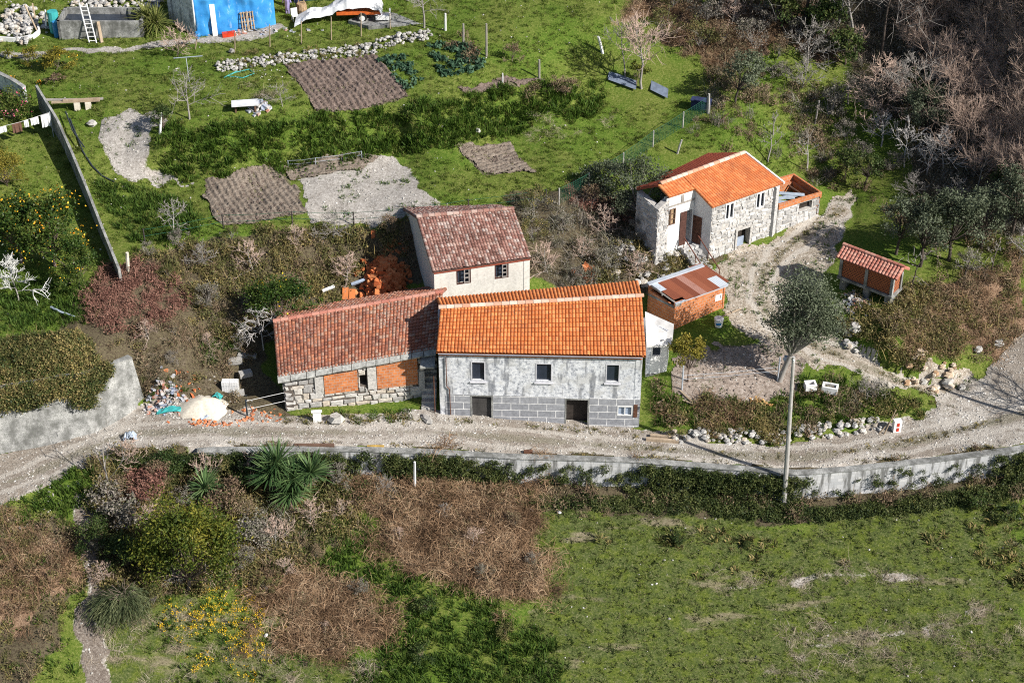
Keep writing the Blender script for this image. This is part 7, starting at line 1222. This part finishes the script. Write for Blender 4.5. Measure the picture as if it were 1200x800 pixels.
    fence("wire_fence", "wire fence with a thin metal post beside the yellow green bush", [(799, 457), (911, 447)], 1.9, 'metal', (.45, .6), 'metal'); fence("bed_fence", "low frame of rods and wires round the planted bed", [(338, 197), (370, 194), (424, 186)], .6, 'metal', (.5, .98), 'metal', None, .03)
    for i, (u, v, h) in enumerate(((275, 58, 20), (316, 55, 26), (353, 52, 27), (388, 47, 27), (423, 43, 28), (457, 34, 18))): stake("fence_stake", "tan wooden stake on the strip of lawn below the tarpaulin shed" if i < 3 else "tan wooden stake on the strip of lawn below the trailer", u, v, u, v - h, .05, M['timber'], "tan stakes along the top terrace")
    for i, (u, v, h, l) in enumerate(((522, 36, 20, "white concrete field post nearest the bare tree"), (543, 52, 24, "grey wooden field post, second from the bare tree"), (570, 66, 38, "grey wooden field post beside the cabbage bed"), (632, 92, 22, "grey stub post in the hedge at the field corner"))): stake("field_post", l, u, v, u, v - h, .09, M['whitepaint' if i == 0 else 'timber_grey'], "posts along the big green field")
    # left garden
    o = thing("plank_stack", "stack of long grey planks resting on two pale blocks on the lawn", "planks", G(95, 128)); b = ORG[o.name]
    for i, (x, y, z, L, rz) in enumerate(((-.3, 0, .62, 3.4, .10), (.1, .25, .62, 3.0, .14), (.1, .1, .72, 2.6, .12), (-1.2, .2, .66, 2.6, .02))): mb = MB(); mb.box(b + (x, y, z), (L, .22, .09), rz, g.random()); mb.build("plank", M['timber_grey' if i % 2 else 'timber'], o)
    for x in (-.25, .55): mb = MB(); mb.box(b + (x, .05, .25), (.42, .4, .62), .2); mb.build("trestle_block", M['sand'], o)
    o = thing("clothes_line", "sagging clothes line across the lawn by the thin garden wall", "clothes line", G(20, 180)); a, c = up_at(G(-10, 175), -12, 152), up_at(G(62, 160), 58, 132); mb = MB(); mb.tube([a, (a + c) / 2 - (0, 0, .08), c], .012, 4); mb.build("rope", M['whitepaint'], o)
    for e, p in ((a, G(-10, 178)), (c, G(60, 152))): mb = MB(); q = np.array([e[0], e[1], float(zt(e[0], e[1])) - .2]); mb.tube([q, e + (0, 0, .05)], .03, 5); mb.build("post", M['metal'], o)
    for f, w, h, m_, l in ((.18, .75, .45, 'whitetarp', "greyish cloth at the left end of the clothes line"), (.44, .65, .75, 'brownb', "brown cloth on the clothes line"), (.60, .3, .55, 'whitetarp', "narrow white cloth beside the brown one on the line"), (.74, .55, .55, 'whitepaint', "square white cloth on the clothes line"), (.92, .62, .95, 'whitepaint', "long white garment at the wall end of the clothes line")):
        p = a * (1 - f) + c * f - (0, 0, .05); t = (c - a) / np.linalg.norm(c - a); mb = MB(); n = 7; b0 = len(mb.v)
        for j in range(5):
            for i in range(n): q = p + t * (i / (n - 1) - .5) * w; mb.v.append((q[0], q[1] + .05 * math.sin(i * 2.1) * j / 4, q[2] - h * j / 4))
        for j in range(4):
            for i in range(n - 1): q = b0 + j * n + i; mb.f.append((q, q + n, q + n + 1, q + 1)); mb.c.append(.5); mb.u.append(None)
        o2 = one_mesh("laundry", mb, M[m_], l, "laundry", p); o2.modifiers.new("thickness", 'SOLIDIFY').thickness = .015
    P = [G(u, v) + (0, 0, .06) for u, v in ((82, 140), (90, 160), (97, 178), (108, 195), (120, 207), (134, 214))]; mb = MB(); mb.tube(P, .055, 7); one_mesh("hose", mb, M['pipe'], "thick black hose curling off the wall onto the lawn", "hose", P[0])
    P = [G(u, v) + (0, 0, .5) for u, v in ((78, 138), (86, 160), (100, 180))]; mb = MB(); mb.tube(P, .05, 6); one_mesh("hose", mb, M['pipe'], "shorter black pipe leaning beside the garden wall", "hose", P[0])
    P = [G(u, v) + (0, 0, .15) for u, v in ((60, 362), (72, 368), (88, 373))]; mb = MB(); mb.tube(P, [.08, .08, .05], 7); one_mesh("pipe", mb, M['greyblue_pipe'], "bent pale blue pipe lying on the left lawn", "pipe", P[0])
    P = [G(u, v) + (0, 0, .05) for u, v in ((262, 92), (275, 86), (292, 82), (298, 87), (285, 92), (266, 90), (278, 84))]; mb = MB(); mb.tube(P, .035, 6); one_mesh("hose", mb, M['teal'], "pale green garden hose coiled beside the rubble wall", "hose", P[0])
    o = thing("slab_bench", "pale slab on two legs with papers on it, beside the junk pile", "bench", G(288, 130)); b = ORG[o.name]; mb = MB(); mb.box(b + (0, 0, .62), (1.9, .9, .09), .15); mb.build("top", M['whitetarp'], o)
    for x in (-.7, .7): mb = MB(); mb.box(b + (x, 0, .28), (.12, .5, .62), .15); mb.build("leg", M['timber_dark'], o)
    b = G(228, 58); o = thing("scarecrow_stake", "wooden stake topped with a blue cloth at the corner of the path", "stake", b); mb = MB(); mb.tube([b - (0, 0, .2), up_at(b, 231, 44)], .05, 6); mb.build("stake", M['timber'], o); mb = MB(); q = up_at(b, 231, 41); mb.stone(q, (.7, .45, .5), g); mb.build("cloth", M['bluepl'], o)
    b = G(222, 96); o = thing("frame_post", "thin metal T shaped frame behind the bare fruit tree", "frame", b); mb = MB(); q = up_at(b, 218, 68); mb.tube([b - (0, 0, .2), q], .03, 5); mb.build("upright", M['metal'], o); mb = MB(); mb.tube([q - (.9, 0, .03), q + (1.2, .0, .15)], .035, 5); mb.build("crossbar", M['greyblue_pipe'], o)
    stake("post", "white painted stub beside the small dark conifer", 187, 157, 189, 132, .10, M['whitepaint'])
    P = resample(px_path([(-10, 48), (20, 50), (40, 46), (48, 40), (46, 33)]), .3); N = normals(P); strip_wall("curved_kerb", "low curved white kerb holding the rockery", "kerb", P, N, P[:, 2] - .3, P[:, 2] + .35, .15, M['white'])
    for p, q, l in (((45, 40), (29, 6), "long white lath leaning on the rockery, left one"), ((43, 30), (38, 4), "short white lath leaning on the rockery, right one")): a = G(*p); c = up_at(a + (0, .8, 0), *q); mb = MB(); mb.tube([a, c], .07, 4); one_mesh("lath", mb, M['timber'], l, "lath", a)
    b = G(10, 68); o = thing("potted_plant", "yellow leaved plant in a dark pot beside the top path", "plant pot", b); mb = MB(); mb.tube([b, b + (0, 0, .35)], [.2, .28], 9); mb.build("pot", M['pole'], o); child("leaves", sword_plant(310, 50, .6, .07, 'acacia', .2), o).location = (0, 0, .4)
    # tank and ladder
    A0, A1 = G(70, 47)[:2], G(168, 44)[:2]; z = float(zt(*A0)); o = thing("water_tank", "long open concrete water tank at the back of the upper lawn", "tank", v3((A0 + A1) / 2, z)); dx = (A1 - A0) / np.linalg.norm(A1 - A0); dn = np.array([-dx[1], dx[0]]); W = 2.6; zt_ = z + 1.55
    for a, c in ((A0, A1), (A1, A1 + dn * W), (A1 + dn * W, A0 + dn * W), (A0 + dn * W, A0)): mb = MB(); wall(mb, a, c, z - .4, zt_, zt_, .2); mb.build("wall", M['concrete'], o)
    mb = MB(); q = [A0 + dx * .2 + dn * .2, A1 - dx * .2 + dn * .2, A1 - dx * .2 + dn * (W - .2), A0 + dx * .2 + dn * (W - .2)]; prism(mb, [v3(p, zt_ - .5) for p in q], (0, 0, -.05)); mb.build("water", M['glass'], o)
    b = G(109, 51); t1 = up_at(b + (0, 1.3, 0), 97, 4); o = thing("ladder", "white ladder leaning against the concrete tank", "ladder", b); x = np.array([.27, 0, 0])
    for s in (-1, 1): mb = MB(); mb.tube([b + x * s, t1 + x * s], .05, 5); mb.build("rail", M['whitepaint'], o)
    for i in range(9): q = b + (t1 - b) * ((i + .6) / 9.4); mb = MB(); mb.tube([q - x, q + x], .03, 5); mb.build("rung", M['whitepaint'], o)
    a = G(119, 50); c = np.array([a[0] - .2, a[1] + .5, zt_ + .05]); mb = MB(); mb.tube([a, c], .16, 4); one_mesh("plank", mb, M['timber'], "short wide plank leaning on the tank beside the ladder", "plank", a)
    for u, v, m_, r, h, l in ((63, 30, 'teal', .42, .95, "turquoise plastic barrel at the left end of the tank"), (73, 34, 'bluepl', .25, .5, "small blue bucket at the left end of the tank")): b = np.array([*(A0 - dx * (.6 if r > .3 else .3) + dn * (1.2 if r > .3 else .5)), 0]); b[2] = float(zt(b[0], b[1])); k = .75; mb = MB(); mb.tube([b, b + (0, 0, h * .5 + k), b + (0, 0, h + k)], [r * .92, r, r * .95], 12); one_mesh("barrel" if r > .3 else "bucket", mb, M[m_], l, "barrel" if r > .3 else "bucket", b)
    stake("post", "white post left of the turquoise barrel", 54, 34, 53, 12, .08, M['whitepaint'])
    # tarpaulin shed
    A0 = G(231, 42)[:2]; A1 = G(323, 28)[:2]; dx = (A1 - A0) / np.linalg.norm(A1 - A0); dn = np.array([-dx[1], dx[0]]); L = float(np.linalg.norm(A1 - A0)); z = float(zt(*A0)); D = 3.2
    o = thing("tarpaulin_shed", "shed wrapped in a wrinkled bright blue tarpaulin with a grey side", "shed", v3((A0 + A1) / 2, z)); mb = MB(); nx, nz = 40, 26; b0 = 0
    for j in range(nz + 1):
        for i in range(nx + 1):
            u = L * i / nx; f = j / nz; q = A0 + dx * u; wv = .34 * (float(vn(u, f * 5, .55, 1)) - .5) + .22 * (float(vn(u, f * 2, .28, 2)) - .5) + .12 * math.sin(u * 2.2 + f * 3)
            if f < .55: h = 3.0 * f / .55; off = .35 * (1 - f / .55) ** 2 * -1 + wv * .6; p = q + dn * (off)
            else: k = (f - .55) / .45; h = 3.0 + 1.0 * k + wv * .4; p = q + dn * (D * .9 * k)
            mb.v.append((p[0], p[1], float(zt(q[0], q[1])) * 0 + z + h - .05))
    for j in range(nz):
        for i in range(nx): q = j * (nx + 1) + i; mb.f.append((q, q + 1, q + nx + 2, q + nx + 1)); mb.c.append(.5); mb.u.append(None)
    sh = mb.build("tarpaulin", M['tarp'], o, True); sh.modifiers.new("thickness", 'SOLIDIFY').thickness = .03
    mb = MB(); sb = A0 + dn * D * .9 - dx * 1.7; prism(mb, [v3(A0 - dx * .1 + dn * .02, z - .2), v3(A0 - dx * .1 + dn * .02, z + 2.9), v3(sb, z + 3.85), v3(sb, z - .2)], v3(dx * .05 + dn * .03, 0)); mb.build("side_panel", M['plaster'], o); mb = MB(); mb.tube([v3(A0 - dx * .06, z - .2), v3(A0 - dx * .06, z + 2.9), v3(A0 - dx * .06 + dn * D * .9, z + 3.9)], .06, 6); mb.build("corner_pole", M['whitepaint'], o)
    mb = MB(); wall(mb, A1 + dn * .1, A1 + dn * D * .9, z - .2, z + 2.9, z + 3.85, .05); mb.build("side_panel", M['ochre'], o)
    def lean(name, label, cat, u, w, h, mat, off=.55, top=.12, th=.06, dz=0): q = A0 + dx * u; z0 = float(zt(q[0] - dn[0] * off, q[1] - dn[1] * off)) + dz; a = v3(q - dn * off, z0); c = v3(q - dn * top, z0 + h); s = v3(dx * w / 2, 0); mb = MB(); prism(mb, [a - s, a + s, c + s, c - s], v3(dn * th, 0)); return one_mesh(name, mb, M[mat], label, cat, a)
    lean("white_board", "tall white board leaning on the blue tarpaulin", "board", L * .22, .38, 2.4, 'whitepaint')
    for i, u in enumerate((.60, .68)):
        q = A0 + dx * L * u; z0 = float(zt(*(q - dn * .6))); o = thing("pallet", "weathered wooden pallet leaning on the blue tarpaulin, " + ("left one of the pair" if i == 0 else "right one of the pair"), "pallet", v3(q - dn * .6, z0 + .05))
        for k in range(3): mb = MB(); s = v3(dx * (k - 1) * .2, 0); mb.tube([v3(q - dn * .62, z0) + s, v3(q - dn * .14, z0 + 1.45) + s], .055, 4); mb.build("board", M['timber'], o)
        for k in range(5): mb = MB(); f = .06 + .22 * k; e = v3(q - dn * (.60 - .48 * f), z0 + 1.45 * f); mb.tube([e - v3(dx * .29, 0), e + v3(dx * .29, 0)], .045, 4); mb.build("slat", M['timber_dark' if k % 2 else 'timber'], o)
    q = A0 + dx * L * .38 - dn * .9; b = v3(q, float(zt(*q))); mb = MB(); mb.box(b + (0, 0, .16), (1.0, .4, .34), math.atan2(dx[1], dx[0])); mb.box(b + (.1, 0, .36), (.3, .1, .08)); one_mesh("crate", mb, M['redpaint'], "low red crate on the ground before the blue tarpaulin", "crate", b)
    heap("litter", "white scraps along the foot of the blue tarpaulin", "litter", 285, 38, (4.5, .5), 50, 'rubbish', .2, .08, True)
    # open shed behind the trailer
    B0 = G(345, 8)[:2]; B1 = G(468, -6)[:2]; dx2 = (B1 - B0) / np.linalg.norm(B1 - B0); dn2 = np.array([-dx2[1], dx2[0]]); L2 = float(np.linalg.norm(B1 - B0)); z2 = float(zt(*((B0 + B1) / 2))) ; o = thing("lean_to", "low lean-to with dark green and maroon walls behind the trailer", "shed", v3((B0 + B1) / 2, z2))
    for f0, f1, m_ in ((.0, .12, 'navy'), (.125, .40, 'greenpl'), (.405, .43, 'whitepaint'), (.435, .54, 'maroon'), (.545, .99, 'cream')): mb = MB(); wall(mb, B0 + dx2 * L2 * f0 + dn2 * .6, B0 + dx2 * L2 * f1 + dn2 * .6, z2 - .6, z2 + 2.6, z2 + 2.6, .1); mb.build("wall", M[m_], o)
    mb = MB(); prism(mb, [v3(B0 - dn2 * .0, z2 + 2.62), v3(B1 - dn2 * .0, z2 + 2.62), v3(B1 + dn2 * 3, z2 + 3.1), v3(B0 + dn2 * 3, z2 + 3.1)], (0, 0, .08)); mb.build("roof", M['rust'], o); mb = MB(); mb.tube([v3(B1 - dn2 * .1, z2 - .4), v3(B1 - dn2 * .1, z2 + 2.6)], .08, 6); mb.build("post", M['timber_dark'], o)
    q = B0 + dx2 * L2 * .70 + dn2 * .2; b = v3(q, float(zt(*q))); mb = MB()
    for i in range(11):
        for j in range(6): x = (i - 5) * .2 + .1 * (j % 2); a = b + v3(dx2 * x, .15 + j * .19); mb.tube([a - v3(dn2 * .25, 0), a + v3(dn2 * .25, 0)], .092, 7, g.random())
    one_mesh("log_stack", mb, M['logs'], "stack of split orange firewood behind the trailer", "firewood", b)
    for i, (u, v, m_, l, hh) in enumerate(((337, 16, 'lilac', "lilac overalls hanging at the left end of the lean-to", 1.6), (349, 10, 'navy', "dark blue coat hanging at the left end of the lean-to", 1.5))):
        b = G(u, v); mb = MB(); mb.tube([b + (0, 0, .35), b + (.03, 0, .35 + hh * .5), b + (0, 0, .35 + hh)], [.16, .22, .12], 8); mb.tube([b + (-.12, 0, .3 + hh * .8), b + (-.32, 0, .35 + hh * .35)], [.09, .06], 6); mb.tube([b + (.12, 0, .3 + hh * .8), b + (.32, 0, .35 + hh * .35)], [.09, .06], 6); mb.tube([b + (-.09, 0, .0), b + (-.08, 0, .45)], [.08, .1], 6); mb.tube([b + (.09, 0, .0), b + (.08, 0, .45)], [.08, .1], 6); one_mesh("hanging_clothes", mb, M[m_], l, "clothes", b)
    b = G(354, 16); mb = MB(); mb.tube([b + (0, 0, .0), b + (0, 0, .4), b + (0, 0, .85)], [.3, .42, .36], 12); mb.tube([b + (-.3, 0, .8), b + (-.15, 0, 1.2), b + (.15, 0, 1.2), b + (.3, 0, .8)], .04, 6); one_mesh("wicker_basket", mb, M['tan'], "tall tan wicker basket beside the white chair", "basket", b)
    b = G(346, 24); o = thing("garden_chair", "white plastic garden chair beside the lean-to", "chair", b); mb = MB(); mb.box(b + (0, 0, .42), (.5, .48, .05), .4); mb.build("seat", M['whitepaint'], o); mb = MB(); mb.box(b + (-.08, .22, .68), (.5, .05, .48), .4); mb.build("backrest", M['whitepaint'], o)
    for s, t in ((-1, -1), (1, -1), (1, 1), (-1, 1)): mb = MB(); ca, sa = math.cos(.4), math.sin(.4); x, y = s * .21, t * .2; q = b + (x * ca - y * sa, x * sa + y * ca, 0); mb.tube([q, q + (0, 0, .41)], .03, 5); mb.build("leg", M['whitepaint'], o)
    # concrete pad, trailer, cart
    pad = [G(u, v) for u, v in ((408, 28), (432, 35), (505, 27), (500, 14), (430, 14))]; zp = np.mean([p[2] for p in pad]) + .08; mb = MB(); prism(mb, [v3(p[:2], zp - .5) for p in pad], (0, 0, .5)); one_mesh("concrete_pad", mb, M['concrete'], "concrete pad under the trailer with a pale edge", "pad", v3(pad[0][:2], zp)); 
    b = G(418, 24); o = thing("trailer", "orange trailer heaped under crumpled white sheeting with its tail hanging on the grass", "trailer", b); zc = b[2] + .12
    mb = MB(); mb.box((b[0] + .2, b[1] + .2, zc + .68), (3.4, 1.5, .22), .06); mb.build("chassis", M['orangepaint'], o)
    for x in (-.1, .5):
        for y in (-.62, 1.0):
            if x < 0: continue
            mb = MB(); c = np.array([b[0] + x, b[1] + y, zc + .36]); mb.tube([c - (0, .1, 0), c + (0, .1, 0)], .36, 16); w = mb.build("wheel", M['rubber'], o); mb = MB(); mb.tube([c - (0, .12, 0), c + (0, .12, 0)], .21, 14); mb.build("rim", M['whitepaint'], w)
    mb = MB(); nx, ny = 30, 8
    for j in range(ny + 1):
        for i in range(nx + 1):
            u = i / nx; v = j / ny - .5; x = b[0] + 2.0 - 6.6 * u; h = np.interp(u, [0, .02, .35, .45, .62, .85, 1], [.9, 1.7, 1.9, 1.6, .9, .75, .1]); wd = np.interp(u, [0, .4, .7, 1], [1.7, 1.7, 1.3, 2.2]); y = b[1] + .2 + v * wd - 1.4 * max(0, u - .45); z0 = h - .7 * (2 * abs(v)) ** 4 * (h / 1.9) + .22 * (float(vn(x * 2.0, y * 2, .8, 3)) - .5) * 1.3; mb.v.append((x, y, zc + max(z0, .06)))
    for j in range(ny):
        for i in range(nx): q = j * (nx + 1) + i; mb.f.append((q, q + 1, q + nx + 2, q + nx + 1)); mb.c.append(.5); mb.u.append(None)
    sh = mb.build("cover", M['whitetarp'], o); sh.modifiers.new("thickness", 'SOLIDIFY').thickness = .03
    b = G(446, 27); o = thing("hand_cart", "small white cart with one wheel on the concrete pad", "cart", b + (0, 0, .1)); mb = MB(); mb.box(b + (.2, 0, .5), (1.1, .55, .3), .05); mb.build("body", M['whitepaint'], o); mb = MB(); mb.box(b + (.75, .0, .75), (.12, .5, .7), .05); mb.build("back_panel", M['whitepaint'], o); mb = MB(); c = b + (-.3, -.2, .42); mb.tube([c - (0, .06, 0), c + (0, .06, 0)], .28, 14); mb.build("wheel", M['rubber'], o)
    # sheets by the round headed tree
    for (p, q, wd, l) in (((712, 96), (745, 108), 1.3, "long grey blue corrugated sheet by the round headed tree"), ((762, 108), (782, 118), 1.4, "shorter grey blue sheet right of the round headed tree")):
        a = G(*p); c = G(*q); d = (c - a); n = 18; mb = MB(); s = np.array([.15, wd * .8, .2])
        for i in range(n + 1):
            e = a + s * i / n; k = .03 * (i % 2); mb.v += [tuple(e + (0, 0, .2 + k)), tuple(e + d + (0, 0, .2 + k))]
        for i in range(n): mb.f.append((2 * i, 2 * i + 1, 2 * i + 3, 2 * i + 2)); mb.c.append(.5); mb.u.append(None)
        o = one_mesh("corrugated_sheet", mb, M['darksheet'], l, "metal sheet", a); o.modifiers.new("thickness", 'SOLIDIFY').thickness = .02
    b = G(828, 128); mb = MB(); mb.box(b + (-.4, .2, .3), (1.4, .6, .7), -.3); mb.box(b + (-.4, .2, .67), (1.5, .7, .06), -.3); one_mesh("blue_box", mb, M['navy'], "dark blue box at the top of the green netting", "box", b); stake("post", "grey concrete end post of the green netting", 830, 133, 831, 110, .1, M['pole'])
    # by the shed and the yard
    b = G(842, 382); o = thing("bucket", "white bucket on the ground in front of the brick shed", "bucket", b); mb = MB(); mb.tube([b, b + (0, 0, .62)], [.24, .32], 12); mb.build("body", M['whitepaint'], o); mb = MB(); mb.tube([b + (-.2, -.25, .3), b + (.12, -.28, .34)], .08, 6); mb.build("mark", M['bluepl'], o)
    a = G(846, 376) + (0, 0, .35); c = G(868, 366) + (0, 0, .3); mb = MB(); mb.tube([a, c], .06, 4); one_mesh("plank", mb, M['timber'], "pale plank lying from the bucket towards the track", "plank", a)
    for i, (p, q) in enumerate((((797, 459), (812, 474)), ((800, 470), (814, 476)), ((770, 474), (778, 470)), ((885, 470), (893, 476)))): a = G(*p) + (0, 0, .1); c = G(*q) + (0, 0, .15); mb = MB(); mb.tube([a, c], .06, 5); one_mesh("stick", mb, M['timber'], ["long pale stick below the thin metal post", "shorter pale stick below the thin metal post", "white stick in the grass by the house corner", "short pale stick in the yard under the olive"][i], "stick", a)
    heap("firewood_scraps", "scraps of firewood on the bare yard under the olive", "wood scraps", 890, 474, (1.0, .5), 40, 'logs', .12, .2)
    b = G(915, 440); mb = MB(); q = up_at(b, 921, 418); mb.stone(q - (0, .25, 0), (.5, .35, .5), g); one_mesh("cloth", mb, M['greyblue_pipe'], "pale blue cloth tied round the olive trunk", "cloth", q)
    for u, v, l in ((655, 601, "white paper scrap on the pasture near the bracken"), (622, 599, "tiny white scrap at the corner of the bracken"), (312, 745, "pale scrap lying low in the left scrub")): b = G(u, v); mb = MB(); mb.stone(b + (0, 0, .08), (.32, .2, .16), g); one_mesh("scrap", mb, M['whitepaint'], l, "scrap", b)
    b = G(1290, 500); W, T = bare_tree(320, H=6.5, r=.12, nb=16, nt=9, spread=.9, tw=.014)
    plant("bare_tree", "tree", "leafless tree beside the second pole, casting branch shadows on the lane", b, [("trunk", segs_mesh("trunk", W, M['bark'], 5)), ("crown", segs_mesh("crown", T, M['bark_grey'], 3))])
    # wall bracket wires left of the stone house
    a = up_at(SHW, 290, 470); o = thing("clothes_wire", "two thin wires from a post to the corner of the stone house", "wires", G(290, 488)); b = ORG[o.name]; mb = MB(); mb.tube([b - (0, 0, .2), b + (0, 0, 1.3)], .06, 6); mb.build("post", M['pipe'], o)
    for k in (1.2, .55): mb = MB(); mb.tube([b + (0, 0, k), v3(SH[0], b[2] + k + .1)], .015, 4); mb.build("wire", M['whitepaint'], o)
SHW = v3(SH[0], 0)
yard_things()
